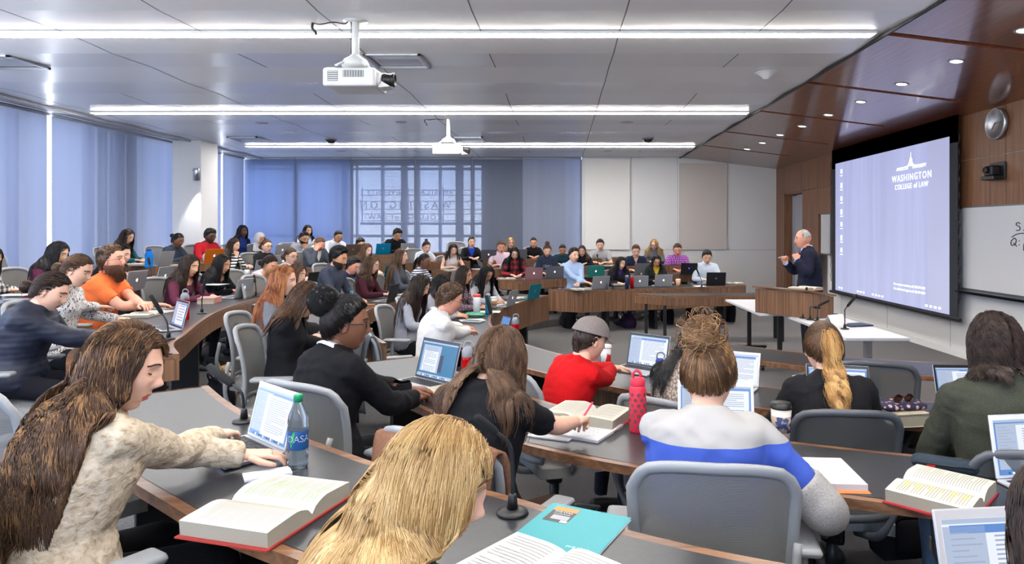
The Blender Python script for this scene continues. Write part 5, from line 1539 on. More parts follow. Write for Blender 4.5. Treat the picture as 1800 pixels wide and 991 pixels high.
def beard(x, c, off=.012, strands=500):
    m = mat('beard_%d_%d_%d' % c, c, .7)
    return face_shell(x, lambda X, Y, Z: Y > -.03 and Z < -.028 - max(0, .05 - abs(X)) * .3 and not (abs(X) < .02 and -.072 < Z < -.050) and Z < .01, off, m, 'beard', strands)
# ------------------------------------------------------------------ the cast
LTC = 'light grey mesh chair of the '
def C(*a, **k):
    lab = a[5]
    k.setdefault('chair_label', 'grey swivel chair of the ' + ' '.join(lab.split(',')[0].split()[:11]))
    return person(*a, **k)
KNIT = pattern('cream_knit', (196, 182, 162), (132, 110, 88), 'noise', (48, 48, 60), .95, .8, 3, .35, .78, .5, c3=(178, 162, 138))
def stripes(name, c1, c2, period, duty=.5, axis='Z'):
    m = mat(name, c1, .9); nt, b = nodes(m)
    tc = nt.nodes.new('ShaderNodeTexCoord'); s = nt.nodes.new('ShaderNodeSeparateXYZ'); a = nt.nodes.new('ShaderNodeMath'); a.operation = 'MULTIPLY'; a.inputs[1].default_value = 1 / period
    fr = nt.nodes.new('ShaderNodeMath'); fr.operation = 'FRACT'; g = nt.nodes.new('ShaderNodeMath'); g.operation = 'GREATER_THAN'; g.inputs[1].default_value = duty
    mx = nt.nodes.new('ShaderNodeMix'); mx.data_type = 'RGBA'; mx.inputs[6].default_value = srgb(c1); mx.inputs[7].default_value = srgb(c2)
    nt.links.new(tc.outputs['Object'], s.inputs[0]); nt.links.new(s.outputs[axis], a.inputs[0]); nt.links.new(a.outputs[0], fr.inputs[0]); nt.links.new(fr.outputs[0], g.inputs[0]); nt.links.new(g.outputs[0], mx.inputs[0]); nt.links.new(mx.outputs[2], b.inputs['Base Color'])
    return m
def bands(name, c1, spans):
    """horizontal colour bands: spans = [(z from, colour)...] rising in metres above the seat's tier"""
    m = mat(name, c1, .92); nt, b = nodes(m)
    tc = nt.nodes.new('ShaderNodeTexCoord'); s = nt.nodes.new('ShaderNodeSeparateXYZ'); mr = nt.nodes.new('ShaderNodeMapRange'); mr.inputs[1].default_value = 0; mr.inputs[2].default_value = 2
    r = nt.nodes.new('ShaderNodeValToRGB'); r.color_ramp.interpolation = 'CONSTANT'
    r.color_ramp.elements[0].position = 0; r.color_ramp.elements[0].color = srgb(c1); r.color_ramp.elements.remove(r.color_ramp.elements[1])
    for z, c in spans:
        e = r.color_ramp.elements.new(z / 2); e.color = srgb(c)
    nt.links.new(tc.outputs['Object'], s.inputs[0]); nt.links.new(s.outputs['Z'], mr.inputs[0]); nt.links.new(mr.outputs[0], r.inputs[0]); nt.links.new(r.outputs[0], b.inputs['Base Color'])
    return m
def plaid(name, c1, c2, c3, sc=22):
    m = mat(name, c1, .9); nt, b = nodes(m)
    tc = nt.nodes.new('ShaderNodeTexCoord')
    def band(axis, off):
        s = nt.nodes.new('ShaderNodeSeparateXYZ'); nt.links.new(tc.outputs['Object'], s.inputs[0])
        ad = nt.nodes.new('ShaderNodeMath'); ad.operation = 'ADD'
        if axis == 'XY': nt.links.new(s.outputs['X'], ad.inputs[0]); nt.links.new(s.outputs['Y'], ad.inputs[1])
        else: nt.links.new(s.outputs['Z'], ad.inputs[0]); ad.inputs[1].default_value = off
        a = nt.nodes.new('ShaderNodeMath'); a.operation = 'MULTIPLY'; a.inputs[1].default_value = sc; nt.links.new(ad.outputs[0], a.inputs[0])
        f = nt.nodes.new('ShaderNodeMath'); f.operation = 'FRACT'; nt.links.new(a.outputs[0], f.inputs[0])
        g = nt.nodes.new('ShaderNodeMath'); g.operation = 'GREATER_THAN'; g.inputs[1].default_value = .5; nt.links.new(f.outputs[0], g.inputs[0]); return g
    g1, g2 = band('XY', 0), band('Z', 0)
    sm = nt.nodes.new('ShaderNodeMath'); sm.operation = 'ADD'; nt.links.new(g1.outputs[0], sm.inputs[0]); nt.links.new(g2.outputs[0], sm.inputs[1])
    mr = nt.nodes.new('ShaderNodeMapRange'); mr.inputs[2].default_value = 2.0; nt.links.new(sm.outputs[0], mr.inputs[0]); mr.inputs[4].default_value = .99
    r = nt.nodes.new('ShaderNodeValToRGB'); r.color_ramp.interpolation = 'CONSTANT'; r.color_ramp.elements[0].color = srgb(c1); r.color_ramp.elements[1].position = .8; r.color_ramp.elements[1].color = srgb(c3); e = r.color_ramp.elements.new(.3); e.color = srgb(c2)
    nt.links.new(mr.outputs[0], r.inputs[0]); nt.links.new(r.outputs[0], b.inputs['Base Color'])
    return m
def pq(z, *xy): return (xy[0], xy[1], z)

# ---- nearest row
cream = C(226, 566, 1.93, 4, 58, 'person in a cream knitted sweater typing, long highlighted brown hair', 'f', 'fair', ('long', 'hilite'), L=.54, wave=.014, topm=KNIT, pitch=18, turn=-42, lod=2, build=1.2, behind=True, lean=13,
      htarget=[tuple(W(432, 800, 1.05)), tuple(W(395, 772, 1.055) + V3((.0, .03, 0)))], glasses=None, legs=(20, 20, 24), maxlean=24, part=.03, head_extra={'back': .3})
blonde = C(776, 737, 1.30, 4, 52, 'person with long straight blonde hair seen from behind', 'f', 'fair', ('long', 'blonde'), L=.55, wave=.003, top=(60, 58, 62), pitch=22, turn=-42, lod=2, part=.0, behind=2, hands=('lap', 'lap'), legs=(30, 30, 36), maxlean=20, head_extra={'back': .2, 'stiff': .35, 'pull': .35})
edge = C(1900, 800, 1.0, 4, 100, 'person with dark hair cut off by the right picture edge', 'f', 'fair', ('long', 'dark'), L=.5, wave=.004, top=(40, 34, 50), pitch=26, lod=2)
# ---- second near row
bun = C(612, 519, 3.22, 3, 52, 'person with large dark bun in a black blazer', 'f', 'brown', ('bun', 'black'), top=(22, 22, 25), collar='blazer', neck='v', hx={'shirt': (232, 232, 234), 'collar': (236, 236, 238)}, glasses='dark', pitch=8, turn=-36, eyes='open', lean=5, nochair=True, K=1.0,
    head_extra={'bun': .068, 'curly': 1, 'tie': (0, -.085, .068)}, build=1.1, hands=('rest', 'rest'), htarget=[tuple(W(733, 688, .93)), tuple(W(728, 700, .92))])
blk = C(884, 574, 2.62, 3, 62, 'person in a black half-sleeved top writing with a pink pen', 'f', 'fair', ('bob', 'brown'), L=.30, wave=.006, top=(24, 24, 27), sleeve='half', pitch=30, turn=-6, hands=('rest', 'pen'), legs=(70, 52, 42),
    htarget=[tuple(W(985, 745, .93)), tuple(W(1040, 745, .93))], build=1.06)
stripe = C(1246, 588, 2.36, 3, 82, 'person in a grey sweater with blue bands and a messy bun', 'f', 'fair', ('bun', 'updo'), topm=bands('banded_sweater', (186, 182, 178), [(0, (60, 60, 64)), (.45, (150, 148, 146)), (.74, (52, 78, 164)), (.972, (158, 155, 152))]), pitch=26, turn=-8,
    head_extra={'bun': .052, 'messy': 1, 'tie': (-.015, -.095, .08)}, build=1.2, K=1.05, lean=4, htarget=[tuple(W(1280, 775, .93)), tuple(W(1395, 830, .93))], legs=(34, 36, 50))
# ---- red cap row
cap = C(1040, 556, 4.15, 2, 28, 'person in a red sweater and grey baseball cap', 'm', 'fair', ('short', 'dark'), top=(196, 22, 26), pitch=16, htarget=[tuple(W(1118, 648, .79)), tuple(W(1108, 640, .79))], legs=(40, 40, 48), chair_dark=False, head_extra={'top': .004})
dkw = C(1228, 562, 3.55, 2, 50, 'person with dark hair in a patterned beige top', 'f', 'asian', ('bob', 'black'), L=.3, topm=pattern('beige_print', (176, 160, 146), (110, 96, 88), 'voronoi', (90, 90, 90), .9, 0), pitch=28)
pony = C(1446, 566, 3.42, 2, 84, 'person with a long wavy blonde ponytail in a black top', 'f', 'fair', ('pony', 'pony'), L=.34, wave=.010, top=(30, 29, 32), pitch=22, neck='crew', head_extra={'tie': (0, -.112, .045), 'root': 'brown'}, chair_dark=True, build=1.1, lean=4, K=1.03)
green = C(1748, 549, 2.85, 2, 80, 'person in a dark olive sweater with shaggy brown hair', 'm', 'fair', ('bob', 'dark'), L=.135, wave=.007, top=(58, 60, 50), pitch=16, chair_dark=True, K=1.04, build=1.08, legs=(70, 92, 120))
white = C(793, 497, 5.65, 2, 22, 'person in a white dress shirt reaching over his notes', 'm', 'ruddy', ('short', 'brown'), top=(226, 224, 222), collar='shirt', pitch=22, glasses='wire', htarget=[tuple(W(838, 582, .80)), tuple(W(850, 590, .80))], build=1.1, legs=(60, 60, 66), nochair=True)
C(741, 482, 7.1, 2, -8, 'person in a grey knit sweater with straight black hair', 'f', 'asian', ('long', 'dark'), L=.5, top=(146, 148, 158), pitch=32, hands=('type', 'pen'), chair_label='light grey chair with a tan coat over its back')
C(777, 481, 8.0, 2, 0, 'person mostly hidden behind the straight black hair', 'f', 'tan', ('bob', 'black'), L=.28, top=(150, 150, 160), pitch=28)
C(817, 466, 8.9, 2, -12, 'person in a floral blouse with black glasses', 'f', 'tan', ('long', 'dark'), L=.45, wave=.006, topm=pattern('floral_print', (206, 190, 190), (92, 70, 84), 'voronoi', (60, 60, 60), .9, 0, lo=.25, hi=.4), pitch=10, glasses='dark', eyes='open')
C(857, 465, 9.7, 2, -40, 'person in a pale grey sweater bending over a laptop', 'f', 'tan', ('long', 'black'), L=.45, top=(186, 186, 190), pitch=38, glasses='dark', neck='scoop')
# ---- third row, left arc
C(500, 465, 5.5, 3, 2, 'person with long red hair in a grey blazer', 'f', 'fair', ('long', 'red'), L=.48, top=(120, 122, 128), collar='blazer', neck='v', pitch=12, build=1.0, eyes='open')
C(541, 495, 4.75, 3, 6, 'person in a black blazer leaning over a notebook', 'f', 'fair', ('long', 'brown'), L=.30, top=(24, 24, 27), collar='blazer', neck='v', hx={'shirt': (30, 30, 34)}, pitch=30, hands=('rest', 'pen'), htarget=[tuple(W(575, 585, .92)), tuple(W(571, 606, .93))], maxlean=44, head_extra={'back': .5})
brd = C(597, 434, 8.5, 3, -8, 'person with dark quiff and trimmed beard', 'm', 'olive', ('short', 'black'), top=(58, 64, 78), collar='shirt', pitch=18, head_extra={'top': .035}, legs=(40, 44, 56))
beard(brd, (40, 30, 26), .007, 300)
C(655, 449, 9.3, 3, -8, 'person in a maroon cardigan with brown ponytail', 'f', 'fair', ('long', 'brown'), L=.36, wave=.006, top=(72, 34, 44), pitch=18, neck='v')
C(705, 436, 10.2, 3, -4, 'person with very long brown hair in a dark grey blazer', 'f', 'fair', ('long', 'brown'), L=.55, top=(74, 78, 88), pitch=2, eyes='open', collar='blazer', neck='v', hx={'shirt': (120, 118, 110)})
C(747, 446, 11.0, 3, -18, 'person in a navy and white striped shirt with glasses', 'f', 'brown', ('pony', 'black'), L=.22, topm=stripes('navy_stripe', (50, 56, 84), (200, 204, 214), .035), pitch=10, glasses='wire', eyes='open')
# ---- fourth row, left arc
C(95, 478, 4.3, 4, 12, 'person in a navy quilted jacket looking down', 'f', 'fair', ('lowbun', 'dark'), topm=pattern('quilted_navy', (24, 29, 46), (29, 35, 54), 'wave', (9, 9, 9), .6, .14, 1, .2, .8, 1.0), collar='jacket', pitch=28, build=1.15, htarget=[tuple(W(185, 590, 1.05)), tuple(W(200, 600, 1.05))], legs=(24, 24, 30))
C(140, 447, 5.15, 4, 8, 'person in a black and white leaf print blouse', 'f', 'fair', ('lowbun', 'brown'), topm=pattern('leaf_print', (222, 218, 216), (52, 50, 56), 'noise', (55, 55, 26), .9, 0, 2, .52, .60, 2.5), pitch=24, htarget=[tuple(W(205, 560, 1.05)), tuple(W(220, 552, 1.06))])
orange = C(197, 430, 6.35, 4, 4, 'person in an orange polo shirt with a full brown beard', 'm', 'ruddy', ('short', 'brown'), top=(236, 116, 62), collar='polo', sleeve='short', pitch=-4, glasses='wire', eyes='open', build=1.12, K=1.05, htarget=[tuple(W(262, 545, 1.06)), tuple(W(272, 535, 1.08))], legs=(52, 56, 70))
beard(orange, (86, 56, 38), .026, 900)
C(335, 447, 7.55, 4, -10, 'person in a maroon jacket smiling over a book', 'f', 'asian', ('long', 'dark'), L=.40, top=(88, 40, 60), pitch=18, neck='scoop')
C(392, 446, 8.4, 4, -8, 'person in a black long-sleeved top behind a silver laptop', 'f', 'tan', ('long', 'black'), L=.36, top=(24, 26, 32), pitch=20, neck='scoop')
C(476, 449, 8.9, 4, -18, 'person in a white sleeveless top with short dark hair', 'f', 'tan', ('lowbun', 'dark'), top=(222, 216, 218), sleeve='none', pitch=26, neck='scoop')
C(512, 436, 10.3, 4, -22, 'person in a white t-shirt with dark-rimmed glasses', 'f', 'fair', ('lowbun', 'brown'), top=(226, 226, 230), pitch=10, glasses='dark', eyes='open')
C(524, 462, 7.9, 4, -10, 'person half hidden behind the red hair', 'f', 'fair', ('bob', 'brown'), L=.2, top=(206, 206, 212), pitch=16)
C(645, 427, 12.0, 4, -28, 'person in a grey zip cardigan with a flask beside', 'f', 'pale', ('long', 'brown'), L=.34, top=(136, 138, 146), pitch=18)
C(622, 452, 10.6, 4, -20, 'person in a navy shirt almost hidden by the bearded man', 'm', 'ruddy', ('short', 'black'), top=(48, 58, 88), pitch=22)
C(797, 428, 13.75, 4, -62, 'person in a cream sleeveless blouse writing', 'f', 'fair', ('bob', 'dark'), L=.28, top=(222, 212, 206), sleeve='none', pitch=26, hands=('type', 'pen'))
C(881, 423, 14.6, 4, -76, 'person in a pale pink t-shirt', 'm', 'ruddy', ('short', 'brown'), top=(226, 200, 212), sleeve='half', pitch=16)
C(989, 429, 15.0, 4, -88, 'person in a teal top and dark cardigan with glasses', 'f', 'tan', ('sleek', 'black'), top=(30, 60, 70), pitch=22, glasses='dark')
C(1023, 431, 15.2, 4, -92, 'person with shoulder-length brown hair behind the blue shirt', 'f', 'fair', ('bob', 'brown'), L=.3, top=(32, 32, 38), pitch=16)
C(1055, 420, 15.7, 4, -92, 'person in a grey t-shirt under the acoustic panel', 'm', 'fair', ('short', 'dark'), top=(172, 172, 174), sleeve='half', pitch=16)
C(1150, 420, 16.0, 4, -96, 'person with long curly blonde hair and glasses', 'f', 'fair', ('long', 'dblonde'), L=.42, wave=.02, top=(96, 96, 100), pitch=20, glasses='dark')
# ---- fifth row
C(-18, 430, 5.9, 5, 5, 'person in a black and white plaid shirt at the left edge', 'f', 'fair', ('long', 'dark'), L=.4, topm=plaid('bw_plaid', (228, 224, 216), (120, 118, 118), (34, 34, 38), 18), pitch=26, htarget=[tuple(W(30, 512, 1.19)), tuple(W(42, 516, 1.18))])
C(104, 424, 7.3, 5, 4, 'person in a dark maroon sweater with long black hair', 'f', 'asian', ('long', 'black'), L=.42, top=(78, 28, 50), pitch=24)
C(215, 427, 8.4, 5, -2, 'person in a black sweater hidden behind the bearded profile', 'm', 'fair', ('short', 'black'), top=(24, 26, 34), pitch=14, htarget=[tuple(W(238, 505, 1.17)), tuple(W(232, 510, 1.17))])
C(412, 418, 11.6, 5, -12, 'person in a black and white striped shirt, hand at mouth', 'f', 'fair', ('long', 'dark'), L=.42, topm=stripes('bw_stripe', (26, 26, 30), (232, 230, 228), .05), pitch=14, hands=('type', 'chin'))
C(469, 420, 11.8, 5, -28, 'person in a black shirt with dark-rimmed glasses and pulled-back hair', 'f', 'fair', ('lowbun', 'brown'), top=(30, 30, 34), pitch=8, glasses='dark', eyes='open')
suit = C(563, 416, 12.3, 5, -32, 'person in a grey suit and tie resting his head', 'm', 'ruddy', ('crop', 'brown'), top=(74, 78, 88), collar='blazer', neck='deep', hx={'shirt': (230, 228, 226), 'collar': (232, 230, 228)}, pitch=34, hands=('type', 'temple'), K=1.03)
C(750, 424, 14.2, 5, -52, 'person in a white shirt with a small top knot', 'f', 'fair', ('topknot', 'dark'), top=(214, 222, 236), pitch=20, head_extra={'bun': .026})
C(829, 416, 15.2, 5, -70, 'person in a black blazer over a blue top', 'f', 'fair', ('pony', 'dark'), L=.3, top=(24, 24, 28), collar='blazer', neck='deep', hx={'shirt': (36, 70, 190)}, pitch=6, eyes='open')
C(898, 417, 15.6, 5, -82, 'person with blonde hair and glasses behind the plaid shirt', 'f', 'fair', ('long', 'dblonde'), L=.3, top=(60, 60, 66), pitch=6, glasses='dark', eyes='open')
C(938, 417, 15.9, 5, -86, 'person in a black turtleneck with hair tied back', 'f', 'tan', ('sleek', 'black'), top=(24, 24, 27), pitch=14, hx={'collar': (24, 24, 27)})
C(634, 418, 14.2, 5, -40, 'person whose dark hair shows above the brown laptop lid', 'm', 'tan', ('short', 'black'), top=(60, 64, 80), pitch=18)
# ---- top row
C(225, 402, 10.9, 6, -4, 'person in a teal top with long dark hair by the window', 'f', 'asian', ('long', 'dark'), L=.46, top=(30, 84, 92), pitch=26, glasses='wire')
C(314, 410, 11.6, 6, -14, 'person in a dark grey sweater with a back bun', 'f', 'brown', ('bun', 'black'), top=(48, 56, 70), pitch=20, head_extra={'bun': .034}, build=1.1)
red = C(370, 399, 12.3, 6, -24, 'person in a red sweatshirt with yellow lettering', 'm', 'dark', ('afro', 'black'), top=(176, 30, 42), pitch=14, glasses='dark', build=1.1, head_extra={'top': .03})
C(427, 395, 13.3, 6, -26, 'person in a blue and black top with long black hair', 'f', 'dark', ('long', 'black'), L=.42, top=(28, 48, 110), pitch=8, eyes='open')
hij = C(457, 409, 13.2, 6, -26, 'person wearing a pale grey headscarf', 'f', 'tan', ('none', 'black'), top=(82, 82, 86), pitch=20)
gl = C(535, 407, 13.9, 6, -38, 'person with black beard and glasses, chin on hand', 'm', 'tan', ('short', 'black'), top=(168, 172, 180), pitch=18, hands=('rest', 'chin'), glasses='dark')
beard(gl, (22, 18, 18), .010, 200)
C(541, 395, 15.0, 6, -38, 'person in white with black hair behind the bearded man', 'f', 'asian', ('long', 'black'), L=.4, top=(222, 224, 230), pitch=14)
C(595, 405, 14.7, 6, -44, 'person in a white shirt near the far window corner', 'm', 'olive', ('crop', 'black'), top=(228, 230, 238), collar='shirt', pitch=24, K=1.04)
C(699, 402, 15.7, 6, -52, 'person in a black sweater before the lettered window', 'm', 'olive', ('short', 'black'), top=(22, 22, 26), pitch=28, K=1.04, head_extra={'top': .03})
# ---- far branch
C(905, 434, 13.35, 3, -78, 'person in a red and black plaid shirt with long black hair', 'f', 'fair', ('long', 'black'), L=.5, topm=plaid('red_plaid', (150, 26, 40), (84, 20, 30), (24, 18, 22), 9), pitch=28, nochair=False)
hood = C(962, 430, 13.9, 3, -84, 'person in a navy hooded sweatshirt with a high bun', 'f', 'fair', ('topknot', 'brown'), top=(40, 48, 66), pitch=24, build=1.15, head_extra={'bun': .04})
C(1118, 430, 14.9, 3, -92, 'person in a navy v-neck with sunglasses on his head', 'm', 'fair', ('short', 'brown'), top=(36, 42, 62), neck='v', sleeve='half', pitch=18)
C(1191, 428, 15.2, 3, -94, 'person in a purple checked shirt', 'm', 'ruddy', ('short', 'brown'), topm=plaid('purple_check', (216, 150, 206), (140, 60, 150), (92, 40, 120), 26), collar='polo', sleeve='half', pitch=18, K=1.04, build=1.05)
lb = C(1009, 435, 12.95, 2, -66, 'person in a light blue button-down shirt looking right', 'm', 'fair', ('short', 'dark'), top=(168, 192, 226), collar='shirt', pitch=6, turn=10, eyes='open', K=1.06, legs=(52, 60, 84), htarget=[tuple(W(1016, 498, .79)), tuple(W(1032, 498, .79))], pose='sit')
C(1092, 451, 13.1, 2, -78, 'person in a black jacket over purple with long black hair', 'f', 'fair', ('long', 'black'), L=.42, top=(34, 32, 38), collar='blazer', neck='v', hx={'shirt': (74, 54, 140)}, pitch=18, turn=18)
C(1154, 448, 13.5, 2, -86, 'person in a yellow top under a dark jacket, glasses on', 'f', 'tan', ('long', 'black'), L=.3, top=(36, 38, 38), collar='blazer', neck='deep', hx={'shirt': (208, 170, 40)}, pitch=24, glasses='dark')
C(1243, 440, 13.9, 2, -92, 'person in a white shirt behind the black laptop', 'm', 'asian', ('short', 'black'), top=(206, 216, 228), collar='shirt', pitch=20, K=1.04, legs=(108, 98, 82), head_extra={'top': .028})
# ---- professor
prof = person(1411, 404, 9.15, 0.0, 176, 'person lecturing in a navy blazer and bow tie, both hands raised', 'm', 'ruddy', ('bald', 'grey'), top=(28, 32, 48), collar='blazer', neck='deep', hx={'shirt': (176, 188, 226), 'collar': (182, 192, 228)}, pitch=2, turn=-4, pose='stand', eyes='open',
    glasses='wire', lod=1, K=1.0, lean=3, build=1.16, hands=('fist', 'fist'), legs=(60, 60, 66), htarget=[tuple(PD(1402, 458, 9.0) + V3((0, 0, 0))), tuple(PD(1381, 462, 9.2))], twist=-12, brow='grey')
# professor's extras
x = prof
mb = MB(); mb.tube([x['toW'](p) for p in ((-.032, .098, -.052), (-.018, .110, -.044), (0, .114, -.042), (.018, .110, -.044), (.032, .098, -.052))], [(.003, .004), (.006, .007), (.006, .007), (.006, .007), (.003, .004)], 8, mat('moustache_grey', (150, 142, 134), .8)); x['put'](mb, 'moustache')
r9, f9, t9 = x['fr']; bc = x['N'] + f9 * .098 + t9 * -.035; BT = mat('bow_tie_plum', (112, 34, 84), .6)
mb = MB()
for s in (-1, 1): mb.tube([bc, bc + r9 * s * .02, bc + r9 * s * .055], [(.010, .006), (.016, .008), (.026, .009)], 8, BT, up=f9)
mb.ell(bc + f9 * .004, (.011, .009, .011), BT); x['put'](mb, 'bow_tie')
mb = MB(); a, e, w, hd, palm, hp = x['arm'][1]
mb.tube([w + hd * .10 + V3((.0, -.01, 0)), w + hd * .10 + V3((-.07, -.02, -.02))], .006, 8, WHITE); x['put'](mb, 'marker_pen')
mb = MB()
for k in range(4): mb.ell(x['arm'][-1][1] * .62 + x['arm'][-1][2] * .38 + V3((-.02 + k * .018, -.052, -.004 * k)), (.008, .005, .008), mat('brass', (205, 170, 100), .3, .9), nu=8, nv=6)
x['put'](mb, 'cuff_buttons')
mb = MB()
for s in (-1, 1):
    a, e, w, hd, palm, hp = x['arm'][s]; mb.tube([w - unit(w - e) * .035, w + unit(w - e) * .012], .036, 14, cloth('cloth_182_192_228', (182, 192, 228)))
x['put'](mb, 'shirt_cuffs')
# baseball cap
x = cap; CAPM = cloth('cap_grey', (128, 118, 114))
v, f = _HG[(2, 'm')]; d = unit_rows(v / np.array([.076, .1, HZ])); ok = v[:, 2] > .022 + .0 * v[:, 1]
v2 = v * np.array([1.17, 1.14, 1.0]) + d * .010; v2[:, 2] += .012
mb = MB(); mb.add((v2 * x['hs']) @ x['Hr'].T + x['Hc'], [q for q in f if all(ok[i] for i in q)], CAPM, True)
crown = x['put'](mb, 'cap_crown')
mb = MB(); rows = []
for t in np.linspace(0, 1, 8):
    rows.append([x['toW']((math.sin(a) * (.088 - .012 * t * 0), .095 * math.cos(a) * 1.06 + t * .075 * math.cos(a * .9), .034 - t * .012 - .02 * (1 - math.cos(a)))) for a in np.linspace(-1.05, 1.05, 13)])
mb.grid(rows, CAPM); r2 = [[p + x['Hr'][:, 2] * -.004 for p in r] for r in rows]; mb.grid(r2, CAPM); mb.obj  # underside
x['put'](mb, 'cap_brim')
mb = MB(); mb.ell(x['toW']((0, -.004, .141)), (.008, .008, .005), CAPM)
for a in (0.9, 2.2, -0.9, -2.2): mb.ell(x['toW']((math.sin(a) * .058, math.cos(a) * .07, .108)), (.004, .004, .004), mat('eyelet', (70, 64, 62)))
x['put'](mb, 'cap_button')
# headscarf
x = hij; SCF = cloth('scarf_grey', (190, 190, 194), scale=60)
mb = MB(); v, f = _HG[(1, 'f')]; d = unit_rows(v / np.array([.076, .1, HZ]))
ok = ~((v[:, 1] > .035) & (np.abs(v[:, 0]) < .052) & (v[:, 2] < .062))
mb.add(((v + d * .022) * x['hs']) @ x['Hr'].T + x['Hc'], [q for q in f if all(ok[i] for i in q)], SCF, True)
rows = []
r9, f9, t9 = x['fr']
for t, rr_, zz in ((0, .082, -.085), (.4, .085, -.13), (.7, .12, -.19), (1, .17, -.27)):
    c_ = x['Hc'] * (1 - t) + x['N'] * t
    rows.append([x['Hc'] * (1 - t) + (x['N'] + t9 * -.06) * t + r9 * rr_ * math.cos(a) + f9 * rr_ * .85 * math.sin(a) + V3((0, 0, -.06 * (1 - t) + .012 * math.sin(a * 5)))for a in np.linspace(0, 2 * math.pi, 28)])
mb.grid(rows, SCF); x['put'](mb, 'headscarf')
x = stripe; GREYK = cloth('knit_grey', (158, 155, 152)); BLUEK = cloth('knit_blue', (52, 78, 164))
for s_ in (-1, 1):
    a, e, w = x['arm'][s_][:3]
    mb = MB(); mb.tube(catmull([a + (e - a) * .66, a + (e - a) * .85, e, e + (w - e) * .3, e + (w - e) * .74], 4), np.interp(np.linspace(0, 4, 17), range(5), [.072, .072, .070, .066, .060]), 18, GREYK); x['put'](mb, 'sleeve_band')
    mb = MB(); mb.tube([e + (w - e) * t for t in np.linspace(.72, 1.0, 5)], np.linspace(.062, .052, 5), 18, BLUEK); x['put'](mb, 'sleeve_cuff')
# bracelet and watch, ring of hair clips, lettering, pens
x = cream; a, e, w, hd, palm, hp = x['arm'][1]; n_ = unit(w - e)
# left-hand wrist strap
a, e, w, hd, palm, hp = x['arm'][-1]; n_ = unit(w - e)
mb = MB(); mb.tube([w - n_ * .045, w - n_ * .02], .0285, 16, mat('leather_brown', (92, 52, 34), .5)); x['put'](mb, 'wrist_strap')
x = blk; a, e, w, hd, palm, hp = x['arm'][1]
pen = MB(); p0 = w + hd * .09; pen.tube([p0 + V3((-.02, -.02, -.03)), p0 + V3((.05, .05, .055))], .0045, 8, mat('pink_plastic', (216, 60, 100), .4)); tag(pen.obj('pen'), 'pink pen held over the notebook', 'pen')
for nm, x, c, sz, lines, off_ in (('red', red, (236, 190, 60), .075, ['MARYLAND'], .02), ('hood', hood, (214, 216, 222), .085, ['NEW MEXICO', 'LAW'], .0)):
    r9, f9, t9 = x['fr']; mb = MB()
    for k, ln in enumerate(lines):
        v_, f_ = text_mesh(ln, sz, None)
        base = x['sp'](.68) - t9 * k * sz * 1.2 + t9 * off_
        X_ = v_[:, 0]; Rr = .16
        P_ = base + np.sin(X_ / Rr)[:, None] * Rr * r9 + (np.cos(X_ / Rr) * .150 * x['bw'] * x['K'] + .0)[:, None] * f9 + v_[:, 1:2] * t9
        mb.add(P_, f_, mat('print_' + nm, c, .7))
    x['put'](mb, 'lettering')
x = suit; r9, f9, t9 = x['fr']; mb = MB()
mb.tube([x['N'] + f9 * .075 - t9 * .03, x['N'] + f9 * .11 - t9 * .09, x['N'] + f9 * .125 - t9 * .22], [(.012, .004), (.018, .004), (.026, .004)], 8, mat('tie_beige', (176, 168, 156), .6), up=f9); x['put'](mb, 'necktie')
# ------------------------------------------------------------------ laptops
DK = {k: v + .7415 for k, v in TIER.items()}
def logo_pts():
    a = [(0, .62), (.18, .70), (.42, .72), (.66, .60), (.74, .46)]
    right = [(.0, .60), (.2, .68), (.45, .68), (.68, .52), (.56, .34), (.50, .12), (.58, -.12), (.76, -.26), (.62, -.60), (.40, -.88), (.2, -.94), (0, -.86)]
    left = [(-.2, -.94), (-.42, -.86), (-.66, -.56), (-.80, -.14), (-.78, .26), (-.62, .56), (-.42, .68), (-.2, .68)]
    return right + left, [(.02, .78), (.04, 1.0), (.2, 1.16), (.34, 1.2), (.30, 1.0), (.18, .84)]
KEYM = mat('keys_black', (26, 26, 30), .5)
def lit(name, col, es=1.0): return mat(name, (10, 10, 12), .3, emit=col, es=es)
SCR_BLUE = lit('screen_blue', (96, 140, 205)); SCR_WHITE = lit('screen_page', (232, 238, 252)); SCR_GREY = lit('screen_grey', (176, 190, 214)); SCR_TXT = lit('screen_text', (160, 168, 194)); SCR_TEAL = lit('screen_teal', (30, 110, 150)); SCR_DARK = lit('screen_dark', (40, 30, 60))
